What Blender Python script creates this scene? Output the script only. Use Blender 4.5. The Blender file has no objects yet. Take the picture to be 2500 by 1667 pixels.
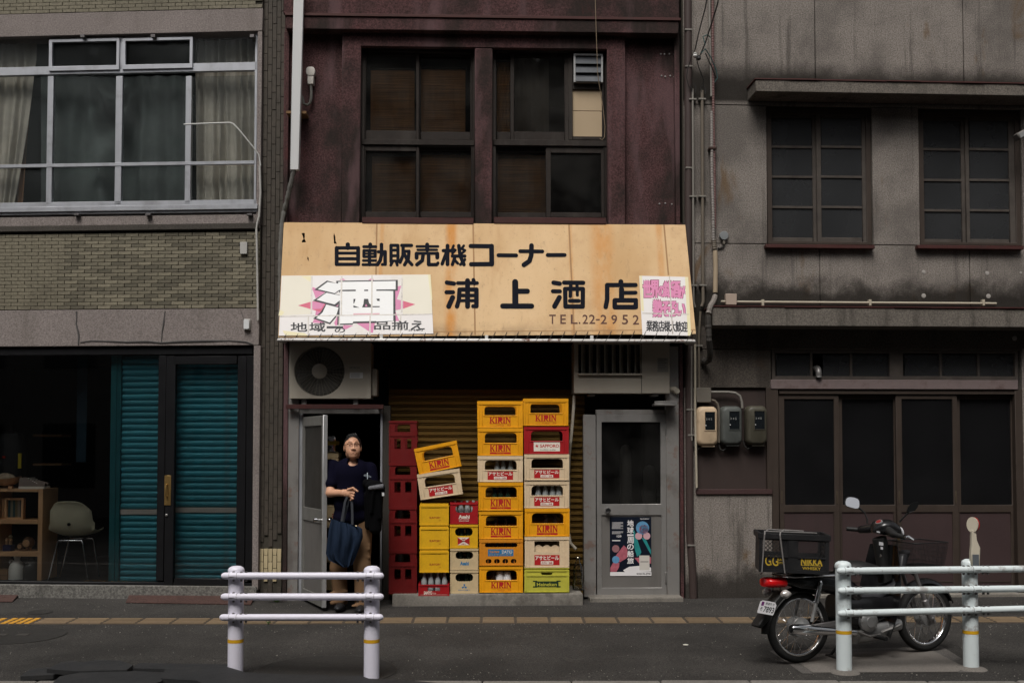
import bpy, bmesh, math, random
import numpy as np
from mathutils import Vector, Matrix
from mathutils.geometry import tessellate_polygon
random.seed(7)
SC = bpy.context.scene
COL = SC.collection
PI = math.pi
# ---------------------------------------------------------------- camera, sky, sun, exposure
FPX, HOR, PITCH, CAMH = 2700.0, 1085.0, math.radians(2.2), 1.6
CPY = HOR - FPX * math.tan(PITCH)
cam = bpy.data.cameras.new('camera')
cam_o = bpy.data.objects.new('camera', cam); COL.objects.link(cam_o)
cam_o.location = (0, 0, CAMH)
cam_o.rotation_euler = (PI / 2 + PITCH, 0, 0)
cam.sensor_width = 36.0; cam.sensor_fit = 'HORIZONTAL'
cam.lens = FPX / 2500 * 36.0
cam.shift_y = (CPY - 833.5) / 2500
cam.clip_start = 0.05; cam.clip_end = 500
SC.camera = cam_o

SUN_EL, SUN_AZ = math.radians(56), math.radians(195)     # behind the camera, a little to its left, through cloud
world = bpy.data.worlds.new('World'); SC.world = world; world.use_nodes = True
wn = world.node_tree; wn.nodes.clear()
sky = wn.nodes.new('ShaderNodeTexSky'); sky.sky_type = 'NISHITA'; sky.sun_disc = False
sky.sun_elevation = SUN_EL; sky.sun_rotation = SUN_AZ
sky.air_density = 1.0; sky.dust_density = 6.0; sky.ozone_density = 1.0
hsv = wn.nodes.new('ShaderNodeHueSaturation'); hsv.inputs['Saturation'].default_value = 0.18
bg = wn.nodes.new('ShaderNodeBackground'); bg.inputs['Strength'].default_value = 0.055
wo = wn.nodes.new('ShaderNodeOutputWorld')
wn.links.new(sky.outputs[0], hsv.inputs['Color']); wn.links.new(hsv.outputs[0], bg.inputs['Color'])
wn.links.new(bg.outputs[0], wo.inputs['Surface'])
sun = bpy.data.lights.new('sun', 'SUN'); sun.energy = 1.5; sun.angle = math.radians(28); sun.color = (1, .96, .9)
sun_o = bpy.data.objects.new('sun', sun); COL.objects.link(sun_o)
_d = Vector((math.sin(SUN_AZ) * math.cos(SUN_EL), math.cos(SUN_AZ) * math.cos(SUN_EL), math.sin(SUN_EL)))
sun_o.rotation_euler = _d.to_track_quat('Z', 'Y').to_euler(); sun_o.location = (0, -4, 12)
SC.view_settings.view_transform = 'Standard'; SC.view_settings.look = 'None'
SC.view_settings.exposure = 0.82; SC.view_settings.gamma = 1.0
SC.cycles.use_denoising = True
SC.cycles.max_bounces = 6; SC.cycles.transparent_max_bounces = 10

# ---------------------------------------------------------------- frames: pixel -> place on a known plane
def ray(px, py):
    x = (px - 1250) / FPX; y = (CPY - py) / FPX
    c, s = math.cos(PITCH), math.sin(PITCH)
    return Vector((x, c - s * y, s + c * y))
class Frame:
    def __init__(s, px, depth, yaw):
        s.yaw = math.radians(yaw)
        s.o = Vector(((px - 1250) / FPX * depth, depth, 0))
        s.ex = Vector((math.cos(s.yaw), math.sin(s.yaw), 0)); s.ey = Vector((-math.sin(s.yaw), math.cos(s.yaw), 0))
    def at(s, px, py, d=0.0):
        r = ray(px, py); c = Vector((0, 0, CAMH))
        t = ((s.o - c).dot(s.ey) + d) / r.dot(s.ey)
        p = c + r * t - s.o
        return (p.dot(s.ex), d, p.z)
    def u(s, px, py=800, d=0.0): return s.at(px, py, d)[0]
    def z(s, px, py, d=0.0): return s.at(px, py, d)[2]
    def rect(s, x0, y0, x1, y1, d=0.0):
        ym, xm = (y0 + y1) / 2, (x0 + x1) / 2
        return s.at(x0, ym, d)[0], s.at(x1, ym, d)[0], s.at(xm, y1, d)[2], s.at(xm, y0, d)[2]   # u0,u1,z0,z1
    def w(s, p):
        return s.o + s.ex * p[0] + s.ey * p[1] + Vector((0, 0, p[2]))
W0 = Frame(1250, 0, 0)
LB = Frame(640, 10.90, -3.6)
MID = Frame(690, 10.85, 2.0)
RB = Frame(1690, 10.98, 3.0)
CURB_Y, WALL_Y, RISE = 7.55, 10.9, 0.085
def gz(y): return RISE * min(1.0, max(0.0, (y - CURB_Y) / (WALL_Y - CURB_Y)))
def ground(px, py):
    z = 0
    for _ in range(6):
        r = ray(px, py); t = (z - CAMH) / r.z; p = Vector((0, 0, CAMH)) + r * t; z = gz(p.y)
    return p
def onY(px, py, Y):
    r = ray(px, py); return Vector((0, 0, CAMH)) + r * (Y / r.y)

# ---------------------------------------------------------------- mesh builder
ORG = {}
def link(o, parent=None):
    COL.objects.link(o)
    if parent is not None: o.parent = parent
    return o
def tag(o, label=None, cat=None, group=None, kind=None):
    if label: o['label'] = label
    if cat: o['category'] = cat
    if group: o['group'] = group
    if kind: o['kind'] = kind
    return o
def thing(name, label, cat, frame=None, org=(0, 0, 0), group=None, rz=0.0):
    o = bpy.data.objects.new(name, None); COL.objects.link(o)
    o.empty_display_size = .1
    f = frame or W0
    o.location = f.w(org); o.rotation_euler = (0, 0, f.yaw + rz)
    tag(o, label, cat, group)
    ORG[o.name] = Vector(org)
    return o
class MB:
    def __init__(s): s.v = []; s.f = []
    def add(s, vs, fs):
        n = len(s.v); s.v += [tuple(p) for p in vs]; s.f += [tuple(i + n for i in q) for q in fs]; return s
    def box(s, x0, x1, y0, y1, z0, z1):
        return s.add([(x, y, z) for z in (z0, z1) for y in (y0, y1) for x in (x0, x1)],
                     [(0, 2, 3, 1), (4, 5, 7, 6), (0, 1, 5, 4), (2, 6, 7, 3), (0, 4, 6, 2), (1, 3, 7, 5)])
    def hexa(s, bot, top):   # two quads, same winding seen from above (ccw)
        return s.add(list(bot) + list(top), [(3, 2, 1, 0), (4, 5, 6, 7)] + [(i, (i + 1) % 4, 4 + (i + 1) % 4, 4 + i) for i in range(4)])
    def plate(s, outer, holes=(), y0=0.0, y1=.02):   # polygon in xz with holes, thickness along y (y0 = front)
        loops = [list(outer)] + [list(h) for h in holes]
        def area(l): return sum(l[i][0] * l[(i + 1) % len(l)][1] - l[(i + 1) % len(l)][0] * l[i][1] for i in range(len(l)))
        if area(loops[0]) < 0: loops[0].reverse()
        for h in loops[1:]:
            if area(h) > 0: h.reverse()
        tris = tessellate_polygon([[Vector((p[0], p[1], 0)) for p in l] for l in loops])
        flat = [p for l in loops for p in l]; n = len(flat)
        fs = []
        for t in tris:
            a, b, c = [flat[i] for i in t]
            ar = (b[0] - a[0]) * (c[1] - a[1]) - (c[0] - a[0]) * (b[1] - a[1])
            if abs(ar) < 1e-12: continue
            t = tuple(t) if ar > 0 else tuple(reversed(t))
            fs.append(t)                                   # front, seen from -y
            fs.append(tuple(i + n for i in reversed(t)))
        k = 0
        for l in loops:
            m = len(l)
            for i in range(m):
                a, b = k + i, k + (i + 1) % m
                fs.append((b, a, a + n, b + n))
            k += m
        return s.add([(p[0], y0, p[1]) for p in flat] + [(p[0], y1, p[1]) for p in flat], fs)
    def cyl(s, p0, p1, r0, r1=None, n=12, caps=True):
        r1 = r0 if r1 is None else r1
        p0, p1 = Vector(p0), Vector(p1); a = (p1 - p0).normalized()
        u = a.orthogonal().normalized(); w = a.cross(u)
        vs = []
        for p, r in ((p0, r0), (p1, r1)):
            vs += [p + (u * math.cos(2 * PI * i / n) + w * math.sin(2 * PI * i / n)) * r for i in range(n)]
        fs = [(i, (i + 1) % n, n + (i + 1) % n, n + i) for i in range(n)]
        if caps: fs += [tuple(reversed(range(n))), tuple(range(n, 2 * n))]
        return s.add(vs, fs)
    def tube(s, pts, r, n=8, caps=True, closed=False):
        P = [Vector(p) for p in pts]; m = len(P); rs = r if isinstance(r, (list, tuple)) else [r] * m
        vs = []; u = None
        for i in range(m):
            if closed: t = P[(i + 1) % m] - P[i - 1]
            else: t = P[min(i + 1, m - 1)] - P[max(i - 1, 0)]
            t.normalize()
            if u is None: u = t.orthogonal().normalized()
            u = (u - t * u.dot(t)); u = u.normalized() if u.length > 1e-6 else t.orthogonal().normalized()
            w = t.cross(u)
            vs += [P[i] + (u * math.cos(2 * PI * k / n) + w * math.sin(2 * PI * k / n)) * rs[i] for k in range(n)]
        fs = []
        for i in range(m if closed else m - 1):
            a, b = i * n, ((i + 1) % m) * n
            fs += [(a + k, a + (k + 1) % n, b + (k + 1) % n, b + k) for k in range(n)]
        if caps and not closed: fs += [tuple(reversed(range(n))), tuple(range((m - 1) * n, m * n))]
        return s.add(vs, fs)
    def lathe(s, prof, c=(0, 0, 0), ax='z', n=24, caps=True):   # prof: (r, h)
        c = Vector(c); vs = []
        for r, h in prof:
            for k in range(n):
                a = 2 * PI * k / n; x, y = r * math.cos(a), r * math.sin(a)
                vs.append(c + Vector({'z': (x, y, h), 'y': (x, h, -y), 'x': (h, x, y)}[ax]))
        m = len(prof)
        fs = [(i * n + k, i * n + (k + 1) % n, (i + 1) * n + (k + 1) % n, (i + 1) * n + k) for i in range(m - 1) for k in range(n)]
        if caps: fs += [tuple(reversed(range(n))), tuple(range((m - 1) * n, m * n))]
        return s.add(vs, fs)
    def grid(s, rows, closed_u=False, closed_v=False):
        m, n = len(rows), len(rows[0]); vs = [p for r in rows for p in r]
        fs = [(i * n + k, i * n + (k + 1) % n, ((i + 1) % m) * n + (k + 1) % n, ((i + 1) % m) * n + k)
              for i in range(m if closed_v else m - 1) for k in range(n if closed_u else n - 1)]
        return s.add(vs, fs)
    def xf(s, M):
        s.v = [tuple(M @ Vector(p)) for p in s.v]; return s
    def mesh(s, name, smooth=False, bevel=0.0, seg=1, off=(0, 0, 0), solid=0.0, ang=38):
        me = bpy.data.meshes.new(name)
        o = Vector(off)
        me.from_pydata([(p[0] - o.x, p[1] - o.y, p[2] - o.z) for p in s.v], [], s.f)
        bm = bmesh.new(); bm.from_mesh(me)
        if bevel or solid or smooth: bmesh.ops.remove_doubles(bm, verts=bm.verts, dist=1e-5)
        if not solid: bmesh.ops.recalc_face_normals(bm, faces=bm.faces)
        if solid:
            bmesh.ops.recalc_face_normals(bm, faces=bm.faces)
            bmesh.ops.solidify(bm, geom=bm.faces[:], thickness=solid)
        if bevel:
            ed = [e for e in bm.edges if len(e.link_faces) == 2 and e.calc_face_angle(0) > .6]
            bmesh.ops.bevel(bm, geom=ed, offset=bevel, segments=seg, affect='EDGES', profile=.5, clamp_overlap=True)
        bm.to_mesh(me); bm.free()
        if smooth or bevel:
            me.polygons.foreach_set('use_smooth', [True] * len(me.polygons))
            me.set_sharp_from_angle(angle=math.radians(ang))
        return me
    def build(s, name, m, parent=None, frame=None, org=None, label=None, cat=None, group=None, kind=None, **k):
        off = ORG[parent.name] if parent is not None else Vector(org or (0, 0, 0))
        me = s.mesh(name, off=off, **k); me.materials.append(m)
        o = bpy.data.objects.new(name, me); link(o, parent)
        if parent is None and frame is not None:
            o.location = frame.w(off); o.rotation_euler = (0, 0, frame.yaw)
        elif parent is None: o.location = off
        ORG[o.name] = off
        tag(o, label, cat, group, kind)
        return o
def place(name, me, parent, loc, rot=(0, 0, 0), scale=None):   # a piece that shares mesh data
    o = bpy.data.objects.new(name, me); link(o, parent)
    o.location = Vector(loc) - ORG[parent.name]; o.rotation_euler = rot
    if scale: o.scale = scale
    ORG[o.name] = ORG[parent.name]
    return o
def copy_tree(o, parent=None):
    c = o.copy(); COL.objects.link(c); c.parent = parent
    if o.name in ORG: ORG[c.name] = ORG[o.name]
    for ch in list(o.children): copy_tree(ch, c)
    return c
def rrect(x0, x1, z0, z1, r, n=4, corners='abcd'):   # rounded rectangle, corners a=bl b=br c=tr d=tl
    pts = []
    for key, cx, cz, a0 in (('a', x0 + r, z0 + r, PI), ('b', x1 - r, z0 + r, 1.5 * PI), ('c', x1 - r, z1 - r, 0), ('d', x0 + r, z1 - r, .5 * PI)):
        if key in corners:
            pts += [(cx + r * math.cos(a0 + .5 * PI * i / n), cz + r * math.sin(a0 + .5 * PI * i / n)) for i in range(n + 1)]
        else: pts.append(({'a': x0, 'b': x1, 'c': x1, 'd': x0}[key], {'a': z0, 'b': z0, 'c': z1, 'd': z1}[key]))
    return pts
def rc(x0, x1, z0, z1): return [(x0, z0), (x1, z0), (x1, z1), (x0, z1)]
# ---------------------------------------------------------------- lettering (flat paint)
_T = {}
BOLD = ((-1, -1), (1, -1), (1, 1), (-1, 1), (0, 0))
def text_mesh(body, off=0.0):
    k = (body, off)
    if k not in _T:
        c = bpy.data.curves.new('t', 'FONT'); c.body = body; c.offset = off; c.resolution_u = 3
        o = bpy.data.objects.new('t', c); COL.objects.link(o)
        dg = bpy.context.evaluated_depsgraph_get(); dg.update()
        me = bpy.data.meshes.new_from_object(o.evaluated_get(dg))
        vs = [v.co.copy() for v in me.vertices]; fs = [tuple(p.vertices) for p in me.polygons]
        bpy.data.objects.remove(o); bpy.data.curves.remove(c); bpy.data.meshes.remove(me)
        _T[k] = (vs, fs)
    return _T[k]
def tx(mb, body, x0, x1, z0, z1, y, off=0.0, shear=0.0, fit=True):
    if off > .011 and ord(body[0]) > 0x2000:      # dense characters: embolden by shifted copies
        for k, (dx, dz) in enumerate(BOLD):
            dx, dz = dx * off * .8 * (z1 - z0), dz * off * .8 * (z1 - z0); tx(mb, body, x0 + dx, x1 + dx, z0 + dz, z1 + dz, y - k * 2e-5, 0.0, shear)
        return mb
    vs, fs = text_mesh(body, off)
    a0, a1 = min(v.x for v in vs), max(v.x for v in vs); b0, b1 = min(v.y for v in vs), max(v.y for v in vs)
    sx = (x1 - x0) / (a1 - a0); sz = (z1 - z0) / max(1e-6, b1 - b0)
    return mb.add([(x0 + (v.x - a0) * sx + shear * (v.y - b0) * sz, y, z0 + (v.y - b0) * sz) for v in vs], fs)
def stroke(mb, pts, w, to3d, lift, n=8):   # a round-ended painted stroke; pts in pixels
    def disc(p): mb.add([to3d((p[0] + math.cos(2 * PI * i / (2 * n)) * w / 2, p[1] + math.sin(2 * PI * i / (2 * n)) * w / 2), lift) for i in range(2 * n)], [tuple(range(2 * n))])
    for a, b in zip(pts[:-1], pts[1:]):
        dx, dy = b[0] - a[0], b[1] - a[1]; l = math.hypot(dx, dy) or 1; nx, ny = -dy / l * w / 2, dx / l * w / 2
        mb.add([to3d(q, lift) for q in ((a[0] + nx, a[1] + ny), (b[0] + nx, b[1] + ny), (b[0] - nx, b[1] - ny), (a[0] - nx, a[1] - ny))], [(0, 1, 2, 3)])
        lift += 4e-5
    for p in pts: disc(p); lift += 4e-5
# ---------------------------------------------------------------- materials
class G:
    def __init__(s, name):
        s.m = bpy.data.materials.new(name); s.m.use_nodes = True; s.t = s.m.node_tree; s.t.nodes.clear()
        s.out = s.t.nodes.new('ShaderNodeOutputMaterial'); s.tc = None
    def n(s, typ, ins=None, **k):
        x = s.t.nodes.new('ShaderNode' + typ)
        for a, b in k.items(): setattr(x, a, b)
        for a, b in (ins or {}).items():
            if hasattr(b, 'is_linked') or hasattr(b, 'links'): s.t.links.new(b, x.inputs[a])
            else: x.inputs[a].default_value = b
        return x
    def co(s, sc=None, kind='Object'):
        if s.tc is None: s.tc = s.n('TexCoord')
        c = s.tc.outputs[kind]
        if sc: c = s.n('Mapping', {'Vector': c, 'Scale': sc}).outputs[0]
        return c
    def noise(s, scale, detail=3, rough=.55, sc=None, dist=0.0):
        return s.n('TexNoise', {'Vector': s.co(sc), 'Scale': scale, 'Detail': detail, 'Roughness': rough, 'Distortion': dist}).outputs[0]
    def ramp(s, v, a, b):
        return s.n('MapRange', {'Value': v, 'From Min': a, 'From Max': b, 'To Min': 0.0, 'To Max': 1.0}, interpolation_type='SMOOTHSTEP').outputs[0]
    def math(s, op, a, b=0.0):
        return s.n('Math', {0: a, 1: b}, operation=op).outputs[0]
    def mix(s, f, a, b, mode='MIX'):
        x = s.n('Mix', data_type='RGBA', blend_type=mode)
        for i, v in ((0, f), (6, a), (7, b)):
            if hasattr(v, 'is_linked'): s.t.links.new(v, x.inputs[i])
            else: x.inputs[i].default_value = v if i == 0 else (tuple(v) + (1,))[:4]
        return x.outputs[2]
    def scale(s, col, f):   # colour * scalar
        c = s.n('CombineXYZ', {0: f, 1: f, 2: f}).outputs[0]
        return s.mix(1.0, col, c, 'MULTIPLY')
    def bsdf(s, col, rough=.6, metal=0.0, bump=None, bstr=.3, bdist=.004, spec=.4, coat=0.0, **k):
        ins = {'Base Color': col if hasattr(col, 'is_linked') else (tuple(col) + (1,))[:4], 'Roughness': rough, 'Metallic': metal, 'Specular IOR Level': spec, 'Coat Weight': coat}
        ins.update(k)
        if bump is not None:
            ins['Normal'] = s.n('Bump', {'Height': bump, 'Strength': bstr, 'Distance': bdist}).outputs[0]
        b = s.n('BsdfPrincipled', ins)
        return b.outputs[0]
    def done(s, sh):
        s.t.links.new(sh, s.out.inputs[0]); return s.m
MATS = {}
def pm(name, col, rough=.6, metal=0.0, var=.12, vs=2.5, speck=0.0, ss=160, dirt=0.0, dcol=(.02, .017, .014), ds=1.3, dt=.5,
       streak=0.0, bump=0.0, bs=150, rnd=0.0, spec=.28, coat=0.0, rust=0.0, rcol=(.16, .05, .015), rs=6, rvar=.1):
    if name in MATS: return MATS[name]
    g = G(name)
    f = g.math('MULTIPLY_ADD', g.noise(vs, 4), 2 * var)
    f.node.inputs[2].default_value = 1 - var
    if speck:
        f2 = g.math('MULTIPLY_ADD', g.ramp(g.noise(ss * .42, 3, .8), .34, .66), 2.6 * speck); f2.node.inputs[2].default_value = 1 - 1.3 * speck
        f = g.math('MULTIPLY', f, f2)
    if rnd:
        r = g.n('ObjectInfo').outputs['Random']
        f3 = g.math('MULTIPLY_ADD', r, 2 * rnd); f3.node.inputs[2].default_value = 1 - rnd
        f = g.math('MULTIPLY', f, f3)
    c = g.scale(col, f)
    if dirt:
        m = g.ramp(g.noise(ds, 5, .65), dt, dt + .22)
        c = g.mix(g.math('MULTIPLY', m, dirt), c, dcol)
    if streak:
        m = g.ramp(g.noise(5, 4, .6, (1, 1, .12)), .5, .72)
        c = g.mix(g.math('MULTIPLY', m, streak), c, dcol)
    if rust:
        m = g.ramp(g.noise(rs, 5, .7), .56, .66)
        c = g.mix(g.math('MULTIPLY', m, rust), c, rcol)
    b = None
    if bump: b = g.noise(bs, 3, .6)
    ro = g.math('MULTIPLY_ADD', g.noise(vs * 3, 3), 2 * rvar); ro.node.inputs[2].default_value = max(.02, rough - rvar)
    MATS[name] = g.done(g.bsdf(c, ro, metal, b, min(1, bump), .006, spec, coat))
    return MATS[name]
def glass(name, tint=(.85, .9, .9), refl=.5, rough=.02, bump=0.0, bs=60, haze=0.0):
    g = G(name)
    nr = {}
    if bump:
        nr['Normal'] = g.n('Bump', {'Height': g.noise(bs, 2), 'Strength': bump, 'Distance': .004}).outputs[0]
    fr = g.n('Fresnel', dict({'IOR': 1.5}, **nr)).outputs[0]
    fac = g.math('MULTIPLY', fr, refl * 2); 
    tr = g.n('BsdfTransparent', {'Color': tuple(tint) + (1,)}).outputs[0]
    gl = g.n('BsdfGlossy', dict({'Color': (1, 1, 1, 1), 'Roughness': rough}, **nr)).outputs[0]
    sh = g.n('MixShader', {0: fac, 1: tr, 2: gl}).outputs[0]
    if haze:   # pale diffuse film standing in for a hazy reflection
        df = g.n('BsdfDiffuse', {'Color': (.32, .31, .29, 1)}).outputs[0]
        hz = g.math('MULTIPLY', g.ramp(g.noise(2.5, 5, .65), .3, .7), haze * 2)
        sh = g.n('MixShader', {0: hz, 1: sh, 2: df}).outputs[0]
    return g.done(sh)
def milky(name, col, tint, amount=.6, rough=.3, bump=.3, bs=60, sc=None):   # patterned / dusty glass: partly see-through
    g = G(name)
    h = g.noise(bs, 2, .5, sc)
    d = g.bsdf(col, rough, 0, h, bump, .004, .5)
    fac = g.ramp(g.noise(2.2, 4), .2, .8); fac = g.math('MULTIPLY_ADD', fac, .25); fac.node.inputs[2].default_value = amount - .12
    tr = g.n('BsdfTransparent', {'Color': tuple(tint) + (1,)}).outputs[0]
    return g.done(g.n('MixShader', {0: fac, 1: tr, 2: d}).outputs[0])
def emit_none(): pass

M_black = pm('black_paint', (.012, .012, .013), .35, var=.2)
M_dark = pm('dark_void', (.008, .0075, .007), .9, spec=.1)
M_ink = pm('sign_ink', (.006, .007, .012), .8, var=.3, vs=12, dirt=.12, dcol=(.05, .035, .025), ds=25, dt=.6, spec=.08)
M_alu = pm('aluminium', (.42, .43, .46), .38, .55, var=.1, vs=4, dirt=.3, dcol=(.12, .11, .1), ds=5, streak=.2)
M_galv = pm('galvanised', (.22, .21, .2), .5, .35, var=.2, vs=3, dirt=.5, dcol=(.07, .055, .045), ds=3, streak=.4, rust=.4, rs=9)
M_chrome = pm('chrome', (.75, .75, .76), .12, 1.0, var=.05, rvar=.04)
M_steel = pm('dull_steel', (.3, .29, .28), .4, .8, var=.15, vs=6)
M_bolt = pm('bolt_steel', (.13, .12, .12), .45, .6, var=.3, vs=30)
M_conc = pm('concrete', (.19, .175, .16), .9, var=.2, vs=3, speck=.12, ss=140, dirt=.6, dcol=(.05, .045, .04), ds=4, bump=.4, bs=120)
# ================================================================ LEFT BUILDING (brick front, clothes shop below)
M_stucL = pm('grey_render_left', (.19, .163, .153), .92, var=.14, vs=1.5, speck=.22, ss=170, dirt=.45, dcol=(.1, .085, .072), ds=1.8, dt=.52, streak=.3, bump=.7, bs=110)
M_brick = pm('olive_brick', (.13, .115, .082), .7, var=.2, vs=4, speck=.15, ss=90, rnd=.4, dirt=.5, dcol=(.06, .05, .035), ds=1.4, bump=.3, bs=60)
M_brickd = pm('brown_brick', (.05, .041, .032), .7, var=.35, vs=7, speck=.1, ss=60, dirt=.5, dcol=(.035, .03, .024), ds=3, bump=.3, bs=60)
M_cream = pm('cream_tile', (.4, .33, .2), .5, var=.1, rnd=.1, dirt=.3, dcol=(.12, .09, .05), ds=6)
M_mort = pm('mortar', (.04, .035, .027), .95, var=.3, vs=5)
M_frameB = pm('black_aluminium', (.007, .007, .008), .4, .1, var=.3)
M_teal = pm('teal_shutter', (.04, .3, .38), .42, .1, var=.22, vs=5, rnd=.16, dirt=.45, dcol=(.02, .15, .17), ds=4, rust=.25, rcol=(.16, .12, .08), rs=7, spec=.5)
M_tealp = pm('teal_post', (.02, .14, .16), .5, .1, var=.2)
M_bar = pm('grey_lock_bar', (.5, .48, .44), .5, .1)
M_curt = pm('cream_curtain', (.33, .295, .25), .9, var=.1, vs=6, streak=.15, dcol=(.2, .18, .15))
M_curtg = pm('grey_green_sheet', (.065, .075, .072), .85, var=.3, vs=3)
M_curto = pm('tan_curtain', (.3, .15, .075), .9)
M_glassP = milky('patterned_glass', (.05, .055, .055), (.94, .96, .96), .13, .12, .8, 55, (1, 1, 1.6))
M_glassS = glass('shop_glass', (.97, .98, .98), .45, .01)
def px_boxes(mb, fr, lst, d0, d1):
    for x0, y0, x1, y1 in lst:
        a = fr.rect(x0, y0, x1, y1, d0); mb.box(a[0], a[1], d0, d1, a[2], a[3])
    return mb
bl = thing('brick_building', 'brick building with teal shutters and a shop window at street level', 'building', LB, (-1.3, 0, 0))
def lz(y, d=0.0): return LB.z(400, y, d)
UL, UR = -3.9, LB.u(633, 800)
u_win_r = LB.u(627, 300)
# rendered bands
mb = MB()
zt, zb = 6.9, lz(844)
zW1, zW0 = lz(81.5), lz(526)
zB1, zB0 = lz(562), lz(755)
mb.box(UL, LB.u(641, 60), 0, .22, zW1, lz(26))
mb.box(u_win_r, UR, 0.004, .22, lz(560), zW1)                 # jamb right of the window
mb.box(UL, u_win_r, .004, .22, lz(548), zW0)                  # under the sill
mb.box(UL, UR, -.004, .3, zb, zB0)
mb.build('render_band', M_stucL, bl, bevel=.004)
mb = MB().box(UL, UR - .01, -.03, .1, lz(563), lz(549)); mb.build('drip_ledge', pm('ledge_grime', (.05, .044, .038), .95, var=.4, vs=4, speck=.2, bump=.5), bl, bevel=.006)
MB().box(UL, UR + .001, .012, .2, zB0 - .02, zB1 + .05).build('mortar_backing', M_mort, bl); MB().box(UL, LB.u(641, 10), .012, .2, lz(26) - .02, 6.9).build('mortar_backing', M_mort, bl)
# bricks, one by one: the nearest three hundred are objects, the rest one part
BW, BH = .137, .0362
bme = MB().box(-.0655, .0655, 0, .02, -.0158, .0158).mesh('brick', bevel=.0012); bme.materials.append(M_brick)
cand = []
rows = int((zB1 - zB0) / BH)
for r in range(rows):
    z = zB0 + .016 + (r + .25) * BH
    for k in range(29):
        u = UR - .07 - k * BW - (BW / 2 if r % 2 else 0)
        cand.append((u, z))
cand = [c for c in cand if c[0] > UL + .07]
vis = sorted(cand, key=lambda c: -c[0])
for i, (u, z) in enumerate(vis[:300]):
    place('brick', bme, bl, (u, -.002 + random.uniform(-.0015, .0015), z), (random.uniform(-.01, .01), random.uniform(-.004, .004), 0))
rest = MB()
for u, z in vis[300:]: rest.box(u - .0655, u + .0655, -.002 + random.uniform(-.002, .001), .02, z - .0158, z + .0158)
for r in range(12):
    z = lz(26) + .02 + r * BH
    for k in range(29):
        u = LB.u(641, 10) - .07 - k * BW - (BW / 2 if r % 2 else 0)
        if u > UL + .07: rest.box(u - .0655, u + .0655, -.002 + random.uniform(-.002, .001), .02, z - .0158, z + .0158)
for r in range(rows):   # cut bricks at the right edge
    if r % 2:
        z = zB0 + .016 + (r + .25) * BH; rest.box(UR - .064, UR - .005, -.002, .02, z - .0158, z + .0158)
rest.build('brick', M_brick, bl, kind='stuff')
# end column with upright bricks
uc0, uc1 = UR + .004, LB.u(692, 800, .06)
MB().box(uc0, uc1, .062, .5, -.1, 6.9).build('end_column', M_mort, bl)
cb = MB(); nc = 5; cw = (uc1 - uc0) / nc
zc1 = lz(1337, .05); zc0 = lz(1403, .05)
for c in range(nc):
    z = -.05 + (c * 37 % 100) / 100 * .17
    while z < 6.9:
        z2 = z + .168
        if z2 < zc0 - .06 or z > zc1 - .02:
            cb.box(uc0 + c * cw + .003, uc0 + (c + 1) * cw - .003, .05 + random.uniform(-.003, .003), .07, z, z2)
        z = z2 + .006
cb.build('brick', M_brickd, bl, kind='stuff')
tm = MB().box(-cw / 2 + .003, cw / 2 - .003, 0, .02, -.062, .062).mesh('tile', bevel=.0015); tm.materials.append(M_cream)
for c in range(nc):
    zz = zc1
    for k in range(4):
        hh = .5 if (k == 0 and c % 2) else 1.0
        if zz - .13 * hh > zc0 - .09: place('tile', tm, bl, (uc0 + (c + .5) * cw, .047, zz - .065 * hh), scale=(1, 1, hh if hh < 1 else 1)); zz -= .13 * hh
# crack seams sealed with mortar on the lower band
M_seam = pm('crack_filler', (.07, .066, .064), .9, var=.3, vs=12)
def seam(pts, w=.008):
    mb = MB(); P = [LB.at(x, y, -.006) for x, y in pts]
    mb.tube([(p[0] + random.uniform(-.004, .004), p[1], p[2] + random.uniform(-.003, .003)) for p in P], [w * random.uniform(.6, 1.2) for _ in P], 6)
    mb.build('crack_filler', M_seam, bl, smooth=True)
seam([(186, 760), (187, 775), (186, 790), (190, 805), (192, 820), (192, 842)])
seam([(403, 760), (401, 775), (400, 790), (396, 810), (394, 838)])
seam([(196, 836), (225, 832), (260, 833), (310, 834), (360, 834), (394, 837), (440, 834), (500, 833), (560, 832), (600, 834), (618, 840)], .009)
seam([(590, 762), (595, 778), (597, 790)], .003)
# upper window
wn_ = MB()
fb = [(-700, 81, 627, 93), (621, 81, 627, 510), (-700, 166, 627, 186), (-700, 496, 627, 509),
      (284, 92, 299, 170), (281, 186, 297, 500), (452, 186, 466, 500), (114, 186, 128, 500), (119, 98, 127, 170), (463, 92, 471, 170),
      (-56, 186, -42, 500), (-52, 92, -44, 170), (-250, 92, -240, 500)]
px_boxes(wn_, LB, fb, .05, .10)
win = wn_.build('window', M_alu, bl, bevel=.003)
for x0, x1, y0, y1 in ((119, 291, 95, 172), (298, 470, 92, 168)): MB().plate(rc(*LB.rect(x0, y0, x1, y1, .03)), [rc(*LB.rect(x0 + 8, y0 + 7, x1 - 7, y1 - 11, .03))], .03, .06).build('vent_sash', M_alu, win, bevel=.002)
px_boxes(MB(), LB, [(-240, 399, 621, 407)], .045, .09).build('mid_rail', M_alu, win, bevel=.002)
px_boxes(MB(), LB, [(-700, 507, 628, 519)], -.02, .1).build('sill', M_alu, win, bevel=.003)
px_boxes(MB(), LB, [(-700, 519, 628, 526)], 0.001, .1).build('sill', M_alu, win, bevel=.003)
for x0, x1 in ((-240, -52), (-44, 119), (127, 284), (299, 463), (471, 621)):
    px_boxes(MB(), LB, [(x0, 93, x1, 166)], .068, .072).build('pane', M_glassP, win)
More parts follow.
